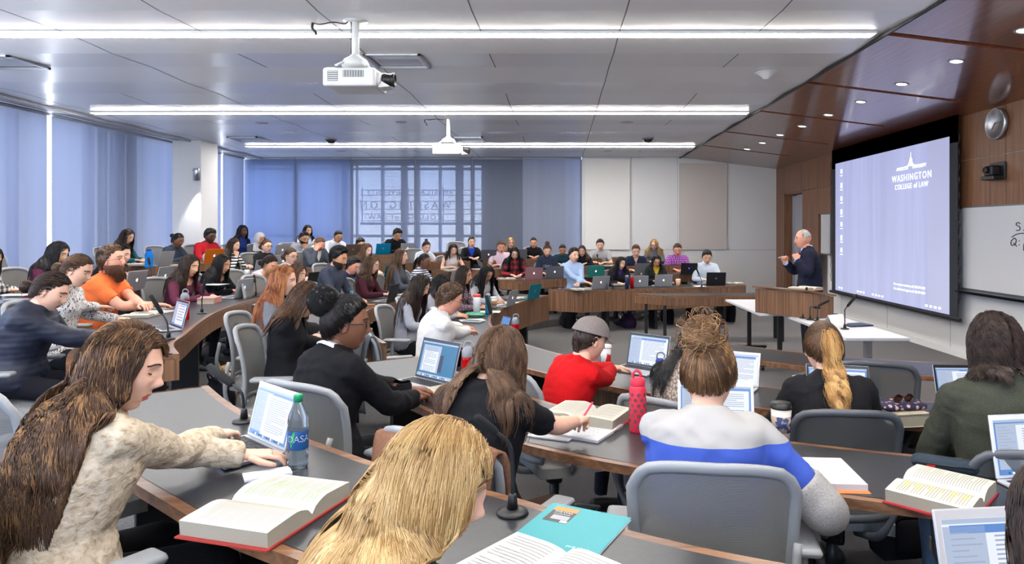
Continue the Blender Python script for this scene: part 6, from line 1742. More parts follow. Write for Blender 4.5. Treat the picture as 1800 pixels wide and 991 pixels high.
def laptop(p, yaw, label, body=(176, 178, 182), w=.325, dp=.225, ang=108, logo=None, screen='doc', bezel=(18, 18, 20), detail=False, group='laptops on the desks', case=None, name='laptop'):
    """p: centre of the base on the desk; yaw: the way its user faces"""
    g = thing(name, label, 'laptop', p, R(yaw) - math.pi / 2, group)
    bm = mat('laptop_%d_%d_%d' % body, body, .35, .6 if sum(body) > 200 else .1)
    mb = MB(); mb.cbox((0, 0, .008), (w, dp, .013), bm, ch=.004)
    base = mb.obj('base', g)
    mb = MB()
    if detail:
        for r in range(5):
            for c in range(13): mb.box((-w * .41 + c * w * .0685, dp * .36 - r * .0185, .0155), (w * .058, .0150, .002), KEYM)
    else: mb.box((0, dp * .12, .0152), (w * .86, dp * .40, .0015), KEYM)
    mb.obj('keyboard', base)
    mb = MB(); mb.box((0, -dp * .3, .0150), (w * .33, dp * .3, .001), mat('trackpad', (160, 162, 166), .3)); mb.obj('trackpad', base)
    a = R(ang - 90); hy = dp / 2 - .002
    Rm = np.array([[1, 0, 0], [0, math.cos(-a), -math.sin(-a)], [0, math.sin(-a), math.cos(-a)]])  # lid leans back
    T = lambda x, y, z: (Rm @ V3((x, y, z))) + V3((0, hy, .014))
    lm = mat('laptop_%d_%d_%d' % (case or body), case or body, .4, .5 if not case else 0)
    h = dp * .97
    mb = MB(); mb.cbox(T(0, .004, h / 2), (w, .007, h), lm, rot=Rm, ch=.003)
    mb.box(T(0, .0, h / 2), (w * .985, .001, h * .98), mat('bezel_%d_%d_%d' % bezel, bezel, .3), rot=Rm)
    lid = mb.obj('lid', g)
    mb = MB(); sw, sh = w * .92, h * .86
    def R_(x0, x1, y0, y1, m, o):
        mb.box(T((x0 + x1) / 2 * sw - sw / 2, -.0012 - o * .0004, h * .055 + (y0 + y1) / 2 * sh), ((x1 - x0) * sw, .0004, (y1 - y0) * sh), m, rot=Rm)
    if screen == 'off': R_(0, 1, 0, 1, mat('screen_off', (14, 15, 18), .1), 0)
    else:
        R_(0, 1, 0, 1, {'doc': SCR_BLUE, 'teal': SCR_TEAL, 'white': SCR_WHITE}[screen], 0)
        R_(0, 1, .955, 1, SCR_GREY, 1)
        if screen == 'doc': R_(.02, .44, .1, .93, SCR_GREY, 1); R_(.30, .97, .06, .90, SCR_WHITE, 2)
        elif screen == 'teal': R_(.05, .56, .14, .90, SCR_GREY, 1); R_(.10, .50, .16, .74, SCR_WHITE, 2); R_(.56, .66, .18, .66, SCR_DARK, 1); R_(.0, 1, 0, .09, SCR_GREY, 1)
        else: R_(0, .30, 0, .93, SCR_GREY, 1); R_(.05, .95, .86, .94, SCR_BLUE, 1)
        x0, x1 = {'doc': (.38, .90), 'teal': (.14, .46), 'white': (.36, .92)}[screen]
        nl = 16 if detail else 6
        for k in range(nl):
            yy = .82 - k * (.70 / nl); R_(x0, x1 - (.1 + .12 * ((k * 7) % 3)) * (k % 4 == 3), yy, yy + .26 / nl, SCR_TXT, 3)
        if detail:
            for k in range(12): R_(.05, .05 + .12 + .05 * (k % 3), .86 - k * .055, .872 - k * .055, SCR_TXT, 2)
            for k in range(14): R_(.12 + k * .055, .155 + k * .055, .015, .055, [SCR_TEAL, SCR_WHITE, SCR_BLUE, SCR_DARK][k % 4], 4)
    mb.obj('screen', lid)
    if logo:
        lc = lit('logo_glow', (235, 244, 255), 1.6) if logo == 'glow' else (lit('logo_blue', (60, 90, 220), 1.2) if logo == 'blue' else mat('logo_plain', (150, 152, 156), .3))
        mb = MB(); s_ = .021
        if logo == 'round':
            mb.lathe([(.0001, 0), (.018, 0)], c=T(0, .0082, h * .52), rot=Rm @ np.array([[1, 0, 0], [0, 0, 1], [0, -1, 0.0]]), n=20, m=mat('logo_plain', (150, 152, 156), .3))
        else:
            for P in logo_pts():
                v = [T(-x * s_, .0084, h * .52 + y * s_) for x, y in P]; mb.add(v, [tuple(range(len(v)))], lc)
        mb.obj('lid_emblem', lid)
    return g
SIL = (176, 178, 182); WHT = (226, 226, 228); BLKL = (26, 27, 30)
laptop((-1.128, 2.38, DK[4]), 48, 'silver laptop with open document beside the plastic water bottle', SIL, .30, .205, 104, None, 'doc', (190, 192, 196), True)
laptop((-.84, 3.97, DK[3]), 48, 'silver laptop with teal desktop before the black blazer with the bun', SIL, .36, .25, 106, None, 'teal', BLKL, True)
laptop((.56, 5.03, DK[2]), 49, 'black-framed laptop in front of the red sweater', SIL, .36, .25, 104, None, 'white', BLKL, True)
laptop((1.09, 4.42, DK[2]), 62, 'white laptop partly hidden by the messy bun', WHT, .33, .23, 108, None, 'white', (214, 214, 216), True)
laptop((.66, 2.87, DK[3]), 80, 'white laptop straight in front of the striped sweater', WHT, .33, .235, 104, None, 'doc', (222, 222, 224), True)
laptop((1.60, 3.88, DK[2]), 76, 'dark-framed laptop in front of the ponytail', SIL, .35, .24, 106, None, 'doc', BLKL, True)
laptop((2.38, 3.88, DK[2]), 88, 'dark-framed laptop in front of the olive sweater', SIL, .34, .24, 106, None, 'doc', BLKL, True)
laptop((1.74, 2.36, DK[3]), 98, 'white laptop at the right picture edge behind the tabbed book', WHT, .32, .23, 100, None, 'doc', (226, 226, 228), True)
laptop((.905, 1.19, DK[4]), 96, 'white laptop in the bottom right corner of the picture', WHT, .32, .23, 103, None, 'white', (214, 208, 204), True)
LL = [  # px, py on desk, row, yaw, label, colour, logo, case, width
 (268, 503, 5, 2, 'silver laptop with lit emblem on the fifth row, right one of two', SIL, 'glow', None, .33), (219, 511, 5, -4, 'silver laptop just behind the orange polo, left one of two', SIL, 'glow', None, .31),
 (277, 467.5, 6, -6, 'silver laptop beside the blue wrapped bottle', SIL, None, None, .31), (365, 463, 6, -24, 'bright orange laptop before the red sweatshirt', (222, 120, 30), 'glow', (222, 120, 30), .33),
 (410, 523, 4, -8, 'silver laptop in front of the black long-sleeved top', SIL, 'glow', None, .32), (450, 484, 5, -20, 'silver laptop right of the white paper cup', SIL, 'glow', None, .33),
 (541, 500, 4, -20, 'black tablet in a stand before the white t-shirt', BLKL, None, None, .26), (672, 531, 3, -6, 'black laptop of the man with the dark quiff', BLKL, None, None, .33),
 (718, 518, 3, -8, 'silver laptop with lit emblem beside the maroon cardigan', SIL, 'glow', None, .33), (676, 488, 4, -24, 'dark teal laptop of the grey zip cardigan', (20, 92, 104), None, (20, 92, 104), .30),
 (790, 497, 3, -24, 'silver laptop before the striped shirt with glasses', SIL, 'glow', None, .33), (884, 538, 2, -18, 'silver laptop of the pale grey sweater', SIL, 'glow', None, .32),
 (926, 525, 2, -30, 'teal laptop near the end of the short curved desk', (22, 134, 150), 'plain', (22, 134, 150), .33), (935, 491, 3, -72, 'rose coloured laptop of the red plaid shirt', (170, 128, 136), 'glow', (170, 128, 136), .33),
 (973, 488.5, 3, -80, 'dark grey laptop of the navy hooded sweatshirt', (110, 112, 122), 'glow', None, .34), (1046, 487, 3, -86, 'green laptop with a red sticker behind the blue shirt', (48, 128, 120), 'glow', (48, 128, 120), .33),
 (1049, 507.5, 2, -64, 'silver laptop of the light blue shirt', SIL, 'glow', None, .34), (1128, 482, 3, -88, 'grey laptop of the navy v-neck', (134, 132, 138), None, None, .34), (1122, 504, 2, -84, 'silver laptop on a red sleeve', SIL, 'glow', None, .31),
 (1163, 503, 2, -84, 'silver laptop of the yellow top', SIL, 'glow', None, .33), (1209, 481.5, 3, -90, 'black laptop with blue emblem before the purple checked shirt', BLKL, 'blue', None, .34), (1256, 500.5, 2, -92, 'black laptop with round emblem before the white shirt', BLKL, 'round', None, .36)]
for px, py, rw, yw, lb_, col_, lg_, cs_, w_ in LL:
    laptop(W(px, py, DK[rw]), yw, lb_, col_, w_, w_ * .69, 104, lg_, 'doc' if col_ != BLKL else 'teal', BLKL, False, case=cs_)
laptop(W(282, 580, DK[4]), 44, 'silver laptop seen edge-on in front of the leaf print blouse', SIL, .32, .22, 104, None, 'doc', BLKL, False)
for px, d_, rw, yw, lb_, col_, cs_, lg_ in [(488, 13.6, 6, -30, 'silver laptop beside the grey headscarf', SIL, None, 'glow'), (487, 11.6, 5, -28, 'silver laptop of the black shirt with glasses', SIL, None, 'glow'), (615, 14.0, 6, -46, 'brown laptop before the white shirt near the corner', (110, 92, 80), None, 'plain'),
        (669, 14.7, 6, -52, 'turquoise laptop before the lettered window', (0, 134, 180), (0, 134, 180), 'plain'), (712, 15.0, 6, -54, 'silver laptop of the black sweater by the window', SIL, None, 'glow'), (857, 14.7, 5, -74, 'dark grey laptop next to the blue top', (96, 96, 106), None, 'glow'), (912, 15.2, 5, -80, 'grey laptop lid beside the black turtleneck', (120, 120, 126), None, None)]:
    laptop(((px - CX) / F * d_, d_, DK[rw]), yw, lb_, col_, .33, .23, 104, lg_, 'doc', BLKL, False, case=cs_)
g = thing('tablet', 'small tablet screen left of the red bottle behind the brown hair', 'tablet', W(888, 585, DK[2]), R(30) - math.pi / 2)
mb = MB(); rx = np.array(Euler((R(-20), 0, 0)).to_matrix()); mb.cbox((0, 0, .085), (.2, .008, .17), BLACKP, rot=rx, ch=.003); mb.box((0, -.005, .086), (.18, .001, .15), SCR_BLUE, rot=rx); mb.obj('display', g)
mb = MB(); mb.box((0, .06, .004), (.18, .12, .008), BLACKP); mb.obj('stand', g)

# ------------------------------------------------------------------ books and paper
PAGE = mat('paper_page', (196, 191, 176), .8); PAGEW = mat('paper_white', (200, 201, 204), .8); PRINT = mat('print_grey', (150, 148, 144), .9); EDGEP = pattern('page_edges', (178, 172, 156), (150, 144, 128), 'wave', (0, 0, 500), .9, .2, 0, .3, .7)
def open_book(p, ang, label, pw=.17, ph=.25, th=.035, cover=(150, 40, 40), hl=None, tabs=False, print_=True, page=None, group='open casebooks', split=.5, cat='book'):
    """ang: direction in which the tops of the pages point"""
    g = thing('open_book', label, cat, p, R(ang) - math.pi / 2, group)
    cm = mat('cover_%d_%d_%d' % cover, cover, .5)
    mb = MB()
    mb.box((-pw / 2 - .004, 0, .003), (pw + .01, ph + .012, .004), cm); mb.box((pw / 2 + .004, 0, .003), (pw + .01, ph + .012, .004), cm)
    mb.obj('cover', g)
    pm = page or PAGE
    for s in (-1, 1):
        T_ = th * (2 * split if s < 0 else 2 * (1 - split)) * 1.0
        xs_ = np.linspace(0, 1, 12)
        top = [(s * (x * pw + .0), .005 + T_ * (.55 + .65 * math.sin(min(1, x * 2.2 + .05) * math.pi / 2) * (1 - x * .35) * 1.15) * (1 if x < .999 else .97)) for x in xs_]
        top[0] = (0, .006 + T_ * .35)
        mb = MB()
        nr = 2
        P = [[(x, y, z) for x, z in top] for y in (-ph / 2, ph / 2)]
        mb.grid(P, pm)
        for y in (-ph / 2, ph / 2):
            mb.grid([[(x, y, z) for x, z in top], [(x * .985 + s * .0, y, .005) for x, z in top]], EDGEP, False)
        mb.quad((s * pw, -ph / 2, top[-1][1]), (s * pw, ph / 2, top[-1][1]), (s * (pw - .004), ph / 2, .005), (s * (pw - .004), -ph / 2, .005), EDGEP)
        mb.obj('page_block', g)
        if print_:
            mb = MB()
            zf = lambda x: np.interp(abs(x), [abs(a) for a, b in top], [b for a, b in top]) + .0008
            nl = print_ if isinstance(print_, int) and print_ > 1 else 18
            for k in range(nl):
                y = ph * .42 - k * (ph * .84 / nl)
                hm = None
                if hl and (k * 5 + (s > 0) * 3) % hl[1] < hl[2]: hm = mat('highlight_%d_%d_%d' % hl[0], hl[0], .8)
                x1 = .90 if (k % 5) != 4 else .55
                xs2 = np.linspace(.14, x1, 7)
                hh = ph * .84 / nl * .32
                rows = [[(s * x * pw, y + dy, zf(x * pw)) for x in (xs2 if s > 0 else xs2)] for dy in (-hh / 2, hh / 2)]
                mb.grid(rows, PRINT)
                if hm is not None and s == hl[3]:
                    rows = [[(s * x * pw, y + dy, zf(x * pw) - .0003) for x in xs2[:5]] for dy in (-hh * 1.2, hh * 1.2)]; mb.grid(rows, hm)
            mb.obj('printed_text', g)
    if tabs:
        mb = MB()
        tc_ = [(240, 220, 60), (240, 140, 60), (60, 160, 190), (120, 200, 90), (230, 80, 80)]
        for k in range(11):
            mb.box((-pw - .004, -ph * .42 + k * ph * .08, .012 + .018 * ((k * 3) % 4) / 3), (.02, .014, .0012), mat('tab_%d' % (k % 5), tc_[k % 5], .6))
        mb.obj('index_tabs', g)
    return g
def paper(p, ang, label, w=.215, h=.28, th=.002, m=None, group=None, name='sheet_of_paper', cat='paper', lines=0):
    g = thing(name, label, cat, p, R(ang) - math.pi / 2, group)
    mb = MB(); mb.cbox((0, 0, th / 2), (w, h, th), m or PAGEW, ch=min(.001, th / 3)); mb.obj('sheet', g)
    if lines:
        mb = MB()
        for k in range(lines): mb.box((-.01, h * .4 - k * h * .8 / lines, th + .0004), (w * (.7 - .15 * (k % 3)), h * .012, .0005), PRINT)
        mb.obj('written_lines', g)
    return g
nb_ = open_book((-.79, 1.86, DK[4]), -16, 'large open casebook with red cover and green highlighting by the cream sweater', .175, .265, .038, (168, 52, 46), hl=((150, 226, 130), 9, 3, -1), print_=30)
open_book(W(797, 700, DK[3]), 46, 'open casebook with orange highlighting between the laptop and black top', .17, .25, .035, (170, 60, 40), hl=((244, 180, 90), 9, 3, -1), print_=22)
open_book((.13, 3.25, DK[3]), 65, 'thick open casebook left of the dotted red bottle', .175, .25, .045, (176, 44, 50), print_=22)
open_book((1.29, 2.31, DK[3]), -44, 'open casebook bristling with coloured index tabs', .17, .25, .04, (170, 40, 52), hl=((226, 230, 90), 4, 2, 1), tabs=True, print_=24)
open_book(W(938, 1018, DK[4]), 52, 'open white pages at the bottom edge before the blonde hair', .16, .25, .02, (220, 220, 222), page=PAGEW, print_=16, split=.35)
for i, (px, py, rw, an, lb_) in enumerate([(890, 491, 3, -72, 'open book in front of the red plaid shirt'), (1020, 510, 2, -66, 'open book at the corner of the light blue shirt desk'), (1090, 501, 2, -80, 'open book of the black-jacketed woman in purple'), (1170, 498, 2, -86, 'open book between the two silver laptops and the iced coffee'),
        (1292, 499, 2, -90, 'open book right of the black laptop with round emblem'), (1073, 468, 4, -90, 'open book before the grey t-shirt'), (1012, 471, 4, -88, 'open book of the teal top'), (796, 476.5, 4, -62, 'open book of the cream blouse'), (868, 456.5, 5, -72, 'open book of the blue top'),
        (246, 466.5, 6, -4, 'open book of the teal top by the window'), (325, 468, 6, -14, 'open book of the dark grey sweater'), (743, 461, 5, -52, 'open book below the small top knot'), (752, 512, 3, -20, 'open book beside the striped navy shirt'), (908, 526, 2, -30, 'open book behind the silver laptop of the short curved desk'),
        (250, 556, 4, 6, 'open book under the leaf print sleeve'), (640, 499, 4, -24, 'open book near the dark blue flask'), (1140, 478, 3, -90, 'open book of the navy v-neck, by the grey laptop')]):
    open_book(W(px, py, DK[rw]), an, lb_, .15, .23, .022, [(150, 40, 50), (40, 60, 100), (90, 90, 96)][i % 3], print_=7)
def closed_book(p, ang, label, w=.18, h=.25, th=.05, cover=(160, 60, 60)):
    g = thing('closed_book', label, 'book', p, R(ang) - math.pi / 2, 'closed casebooks')
    cm = mat('cover_%d_%d_%d' % cover, cover, .5)
    mb = MB(); mb.box((0, 0, .002), (w, h, .004), cm); mb.box((0, 0, th - .002), (w, h, .004), cm); mb.box((-w / 2 + .002, 0, th / 2), (.004, h, th), cm); mb.obj('cover', g)
    mb = MB(); mb.box((.002, 0, th / 2), (w - .008, h - .01, th - .008), EDGEP); mb.obj('page_block', g)
    return g
closed_book(W(368, 532, DK[4]), -80, 'thick pinkish casebook lying before the maroon jacket', .17, .25, .06, (190, 130, 120))
closed_book(W(300, 500, DK[5]), 20, 'casebook lying beside the right silver laptop of the fifth row', .17, .24, .06, (180, 140, 130))
cb = closed_book((1.84, 3.72, DK[2]), 100, 'thick casebook under the patterned pouch and sunglasses', .19, .26, .07, (206, 196, 170))
g = thing('pouch', 'navy fabric pouch with pink and white pattern', 'pouch', (1.84, 3.72, DK[2] + .072), R(10))
mb = MB(); mb.cbox((0, 0, .018), (.25, .17, .034), pattern('pouch_print', (214, 170, 178), (40, 42, 66), 'voronoi', (30, 30, 30), .8, 0, lo=.30, hi=.36), ch=.016, smooth=True); mb.obj('pouch_body', g)
g = thing('sunglasses', 'brown sunglasses resting on the patterned pouch', 'sunglasses', (1.85, 3.68, DK[2] + .108), R(14))
SGF = mat('sunglass_frame', (70, 38, 30), .25); mb = MB()
for s in (-1, 1): mb.tube([(s * .034 + .026 * math.cos(a), .0, .024 + .021 * math.sin(a)) for a in np.linspace(0, 6.283, 17)], .0035, 6, SGF)
mb.tube([(-.01, 0, .03), (0, 0, .034), (.01, 0, .03)], .003, 6, SGF); mb.obj('frame', g)
mb = MB()
for s in (-1, 1): mb.lathe([(.0001, 0), (.024, 0)], c=(s * .034, 0, .024), rot=np.array([[1, 0, 0], [0, 0, 1], [0, -1, 0.0]]), n=18, m=mat('sunglass_lens', (90, 60, 50), .1))
mb.obj('lenses', g)
mb = MB()
for s in (-1, 1): mb.tube([(s * .06, 0, .03), (s * .062, .06, .018), (s * .055, .12, .004)], .0028, 6, SGF)
mb.obj('temples', g)
g = thing('pencil_case', 'dark blue-grey pencil case with small red tag', 'pencil case', W(1660, 826, DK[3]), R(-28))
mb = MB(); mb.cbox((0, 0, .024), (.225, .085, .046), cloth('case_fabric', (48, 58, 68), scale=260), ch=.022, smooth=True); mb.obj('case_body', g)
mb = MB(); mb.tube([(-.1, -.044, .03), (.1, -.044, .03)], .003, 6, BLACKP); mb.obj('zip', g)
mb = MB(); mb.box((-.045, -.0435, .022), (.028, .003, .015), mat('tag_red', (206, 48, 44), .5)); mb.obj('tag', g)
paper(W(1447, 836, DK[3]), 86, 'thick white writing pad with orange edge beside the striped sweater', .22, .28, .022, PAGEW, name='writing_pad', cat='notepad')
g = thing('cardboard_backing', 'orange folder lying under the thick white writing pad', 'folder', W(1449, 839, DK[3]) + V3((0, 0, .0)), R(-4)); mb = MB(); mb.box((0, -.008, -.0), (.225, .285, .002), mat('orange_card', (238, 130, 70), .6)); mb.obj('card', g)
paper(W(1036, 758, DK[3]), 62, 'ruled notebook under the writing hand with the pink pen', .215, .28, .012, PAGEW, name='notebook', cat='notebook', lines=14)
paper(W(985, 757, DK[3]), 66, 'notebook page left of the ruled notebook, half under the elbow', .2, .28, .006, PAGEW, name='notebook', cat='notebook', lines=10)
paper(W(573, 606, DK[3]), 20, 'open notebook under the hand of the leaning black blazer', .36, .25, .01, PAGEW, name='notebook', cat='notebook', lines=10)
paper(W(470, 835, DK[4]) + V3((0, .0, 0)), 30, 'white phone lying between laptop and large open casebook', .07, .14, .008, mat('phone_white', (220, 222, 226), .2), name='phone', cat='phone')
paper(W(1035, 512, DK[2]) - V3((.15, -.25, 0)), -66, 'tan leather phone wallet behind the silver laptop of the light blue shirt', .08, .15, .01, mat('leather_tan', (170, 112, 70), .5), name='phone_wallet', cat='phone case')
for px, py, rw, an, lb_ in [(830, 563, 2, 20, 'notepad under the hand of the straight black hair'), (893, 532, 2, -20, 'white sheet on the front edge of the short curved desk'), (860, 548, 2, 0, 'loose sheet by the white and red bottle'), (376, 500, 5, -10, 'loose sheets before the striped black and white shirt'),
        (275, 548, 4, 4, 'sheet of paper at the hands of the orange polo'), (842, 473, 4, -60, 'loose sheet beside the cream blouse'), (1230, 503, 2, -90, 'folded sheet beside the black laptop with round emblem'), (585, 590, 3, 12, 'loose sheet at the desk end beside the leaning black blazer'), (30, 518, 5, 5, 'open pages under the plaid sleeve')]:
    paper(W(px, py, DK[rw]), an, lb_, .21, .28, .003, group='loose sheets on the desks')
# teal folder and its sticker
g = thing('folder', 'teal paper folder with an orange and black sticker', 'folder', (.02, 1.75, DK[4]), R(-52 + 26))
TF = mat('teal_card', (16, 132, 138), .4)
mb = MB(); mb.box((0, 0, .005), (.235, .30, .001), TF); mb.box((.001, 0, .0), (.235, .3, .001), TF); mb.obj('cover', g)
mb = MB(); mb.box((.006, -.003, .0025), (.225, .285, .003), PAGEW); mb.obj('papers_inside', g)
mb = MB(); mb.box((-.06, .085, .0058), (.07, .095, .0004), mat('sticker_black', (34, 34, 36), .4)); mb.box((-.06, .12, .0061), (.07, .025, .0004), mat('sticker_orange', (236, 120, 50), .4)); mb.box((-.055, .066, .0061), (.05, .026, .0004), mat('sticker_grey', (150, 150, 152), .4)); mb.box((-.036, .045, .0062), (.02, .012, .0004), PAGEW)
put_text(mb, 'FIVE STAR', .012, PAGEW, (-.06, .10, .0062), (1, 0, 0), (0, 1, 0), extrude=.0001); put_text(mb, 'COLLEGE RULED', .0065, PAGEW, (-.06, .088, .0062), (1, 0, 0), (0, 1, 0), extrude=.0001); mb.obj('sticker', g)
mb = MB(); put_text(mb, 'FIVE STAR', .014, mat('print_pale', (190, 232, 230), .4), (.06, -.075, .0058), (1, 0, 0), (0, 1, 0), extrude=.0001); mb.obj('printed_mark', g)

# ------------------------------------------------------------------ bottles and cups
def glassy(name, col, rough=.08, trans=.85): return mat(name, col, rough, trans=trans, ior=1.3)
def bottle(p, prof, label, m, cap=None, capm=None, band=None, bandm=None, cat='bottle', name='water_bottle', extra=None):
    g = thing(name, label, cat, p)
    mb = MB(); mb.lathe(prof, n=28, m=m); mb.obj('bottle_body', g)
    if cap: mb = MB(); mb.lathe(cap, n=24, m=capm); mb.obj('lid', g)
    if band: mb = MB(); mb.lathe(band, n=28, m=bandm); mb.obj('sleeve', g)
    if extra: extra(g)
    return g
CLEAR = glassy('clear_plastic', (214, 230, 238), .05, .9)
def das(g):
    mb = MB(); v, f = text_mesh('DASANI', .030, None)
    # wrap the word round the label
    r = .0338; a = v[:, 0] / r + .85
    mb.add(np.stack([r * np.sin(a), -r * np.cos(a), .098 + v[:, 1]], 1), f, mat('label_white', (226, 234, 240), .4)); mb.obj('label_word', g)
    mb = MB(); pts = [(-.9, .07), (-.62, .09), (-.5, .125), (-.75, .115), (-.95, .1)]
    a2 = [(t + .55, z) for t, z in pts]; mb.add([(r * math.sin(t), -r * math.cos(t), z) for t, z in a2], [tuple(range(5))], mat('label_green', (60, 190, 80), .4)); mb.obj('label_leaf', g)
bottle(W(524, 820, DK[4]), [(.001, .002), (.026, .0), (.032, .008), (.030, .02), (.033, .035), (.033, .13), (.032, .14), (.0335, .15), (.030, .172), (.018, .20), (.0125, .212), (.0125, .22)], 'clear plastic water bottle with green cap and blue label', CLEAR,
       [(.0145, .214), (.0145, .236), (.013, .238), (.0001, .238)], mat('cap_green', (0, 132, 84), .4), [(.0333, .062), (.0336, .063), (.0336, .122), (.0333, .123)], mat('label_blue', (28, 76, 132), .35), extra=das)
def holes(g):
    mb = MB(); hm = mat('sleeve_hole', (120, 70, 76), .2)
    for k in range(7):
        for j in range(8):
            a = j * math.pi / 4 + (k % 2) * math.pi / 8; r = .0385
            rt = np.array([[math.cos(a), 0, math.sin(a)], [math.sin(a), 0, -math.cos(a)], [0, 1, 0]])
            mb.lathe([(.0001, .0002), (.0088, 0)], c=(r * math.cos(a), r * math.sin(a), .03 + k * .0235), rot=np.array([[-math.sin(a), 0, math.cos(a)], [math.cos(a), 0, math.sin(a)], [0, 1, 0]]), n=12, m=hm, smooth=False)
    mb.obj('sleeve_dots', g)
    mb = MB(); mb.tube(catmull([(-.02, 0, .235), (-.022, 0, .26), (-.005, 0, .275), (.012, 0, .262), (.012, 0, .245)], 4), .006, 8, mat('red_rubber', (206, 44, 68), .5)); mb.obj('carry_loop', g)
bottle(W(1121, 758, DK[3]), [(.001, 0), (.036, 0), (.038, .006), (.038, .195), (.034, .205), (.030, .21)], 'red bottle with dotted rubber sleeve on the near curved desk', mat('red_rubber', (206, 44, 68), .5), [(.032, .205), (.033, .21), (.033, .235), (.028, .242), (.0001, .242)], mat('red_rubber'), extra=holes)
RT = glassy('red_plastic', (200, 20, 24), .1, .5); GLID = mat('lid_grey', (128, 132, 138), .4)
def strawlid(g):
    mb = MB(); mb.tube(catmull([(-.02, 0, .225), (-.015, 0, .255), (.012, 0, .262), (.03, 0, .245), (.026, 0, .225)], 4), .005, 8, GLID); mb.obj('carry_loop', g)
for px, py, rw, lb_ in [(822, 679, 3, 'red translucent bottle with grey lid beside the laptop with teal desktop'), (325, 561, 4, 'red translucent bottle with metal lid on the orange polo row'), (906, 602, 2, 'red translucent bottle peeking over the brown hair')]:
    bottle(W(px, py, DK[rw]), [(.001, 0), (.034, 0), (.036, .01), (.036, .16), (.034, .175), (.03, .18)], lb_, RT, [(.033, .172), (.035, .176), (.035, .205), (.028, .22), (.018, .232), (.0001, .232)], GLID, extra=strawlid)
bottle(W(1160, 692, DK[2]), [(.001, 0), (.034, 0), (.036, .01), (.036, .16), (.03, .18), (.026, .185)], 'deep blue bottle in front of the red sweater laptop', glassy('blue_plastic', (16, 60, 190), .1, .5), [(.027, .18), (.028, .21), (.02, .225), (.0001, .225)], mat('lid_blue', (24, 50, 140), .4), extra=strawlid)
bottle(W(1541, 704, DK[2]), [(.001, 0), (.031, 0), (.032, .12), (.028, .15), (.013, .185), (.013, .2)], 'clear water bottle right of the ponytail laptop', CLEAR, [(.014, .195), (.014, .215), (.0001, .215)], PAINT, [(.0322, .05), (.0324, .1)], mat('label_paleblue', (120, 190, 220), .4))
bottle(W(262, 471, DK[6]), [(.001, 0), (.045, 0), (.05, .02), (.048, .12), (.05, .18), (.04, .22), (.03, .23)], 'bottle in a bright blue wrap on the highest desk', cloth('wrap_blue', (20, 120, 200)), [(.03, .225), (.032, .26), (.0001, .262)], mat('lid_blue'))
bottle(W(623, 491, DK[4]), [(.001, 0), (.036, 0), (.036, .2), (.03, .215)], 'dark blue flask beside the grey zip cardigan', mat('flask_navy', (34, 44, 78), .3), [(.03, .21), (.032, .25), (.0001, .252)], BLACKP)
bottle(W(618, 536, DK[3]), [(.001, 0), (.03, 0), (.03, .12), (.02, .15)], 'small clear bottle with teal cap by the dark quiff man', CLEAR, [(.018, .145), (.02, .17), (.0001, .17)], mat('cap_teal', (20, 130, 130), .4))
bottle(W(838, 556, DK[2]), [(.001, 0), (.042, 0), (.045, .22), (.045, .24)], 'tall white bottle with red band in front of the white shirt', mat('white_plastic', (226, 228, 232), .35), [(.046, .235), (.046, .262), (.03, .27), (.0001, .27)], mat('band_red', (220, 60, 60), .4))
bottle(W(858, 552, DK[2]), [(.001, 0), (.033, 0), (.036, .02), (.036, .19), (.03, .21)], 'teal bottle next to the white and red one', mat('bottle_teal', (16, 108, 140), .35), [(.03, .205), (.031, .24), (.02, .255), (.0001, .255)], mat('lid_grey'))
bottle(W(1102, 508, DK[2]), [(.001, 0), (.036, 0), (.036, .2), (.03, .215)], 'navy bottle left of the red bottle on the light blue shirt desk', mat('flask_navy'), [(.03, .21), (.03, .24), (.0001, .24)], GLID)
bottle(W(1108, 507, DK[2]) + V3((.03, 0, 0)), [(.001, 0), (.034, 0), (.036, .18), (.026, .2)], 'red bottle beside the navy bottle on the light blue shirt desk', RT, [(.027, .195), (.028, .23), (.0001, .24)], GLID)
bottle(W(1066, 508, DK[2]), [(.001, 0), (.03, 0), (.03, .1), (.012, .14), (.012, .15)], 'small clear bottle by the silver laptop of the light blue shirt', CLEAR, [(.013, .15), (.013, .165), (.0001, .165)], PAINT)
def cup(p, label, m, lid=None, r=.038, h=.11, name='paper_cup', sleeve=None, straw=None, k=.8):
    g = thing(name, label, 'cup', p)
    mb = MB(); mb.lathe([(.001, 0), (r * k, 0), (r, h), (r * .95, h), (r * k * .9, .006)], n=24, m=m); mb.obj('cup_body', g)
    if lid: mb = MB(); mb.lathe([(r * 1.04, h - .004), (r * 1.06, h + .004), (r * .98, h + .008), (r * .95, h + .02), (.0001, h + .02)], n=24, m=lid); mb.obj('lid', g)
    if sleeve: mb = MB(); mb.lathe([(r * (k + (1 - k) * .25) + .001, h * .25), (r * (k + (1 - k) * .75) + .0015, h * .75)], n=24, m=sleeve); mb.obj('sleeve', g)
    if straw: mb = MB(); mb.tube([(0, 0, h * .4), (.012, 0, h + .09)], .004, 8, straw); mb.obj('straw', g)
    return g
cup(W(1373, 772, DK[3]), 'paper coffee cup with black lid and printed sleeve', mat('cup_cream', (210, 200, 186), .6), BLACKP, .044, .14, sleeve=pattern('sleeve_print', (36, 52, 96), (170, 150, 130), 'noise', (40, 40, 40), .7, 0, 2, .45, .55))
cup(W(1065, 640, DK[2]), 'white and red paper cup in front of the cap', pattern('cup_redwhite', (226, 224, 222), (200, 36, 40), 'noise', (18, 18, 8), .5, 0, 1, .52, .55), PAINT, .045, .13)
cup(W(434, 485, DK[5]), 'small white paper cup behind the black long-sleeved top', PAINT, None, .036, .09)
cup(W(868, 541, DK[2]), 'tall paper coffee cup with white lid near the pale grey sweater', mat('cup_cream'), PAINT, .044, .13, sleeve=mat('sleeve_kraft', (150, 116, 84), .8))
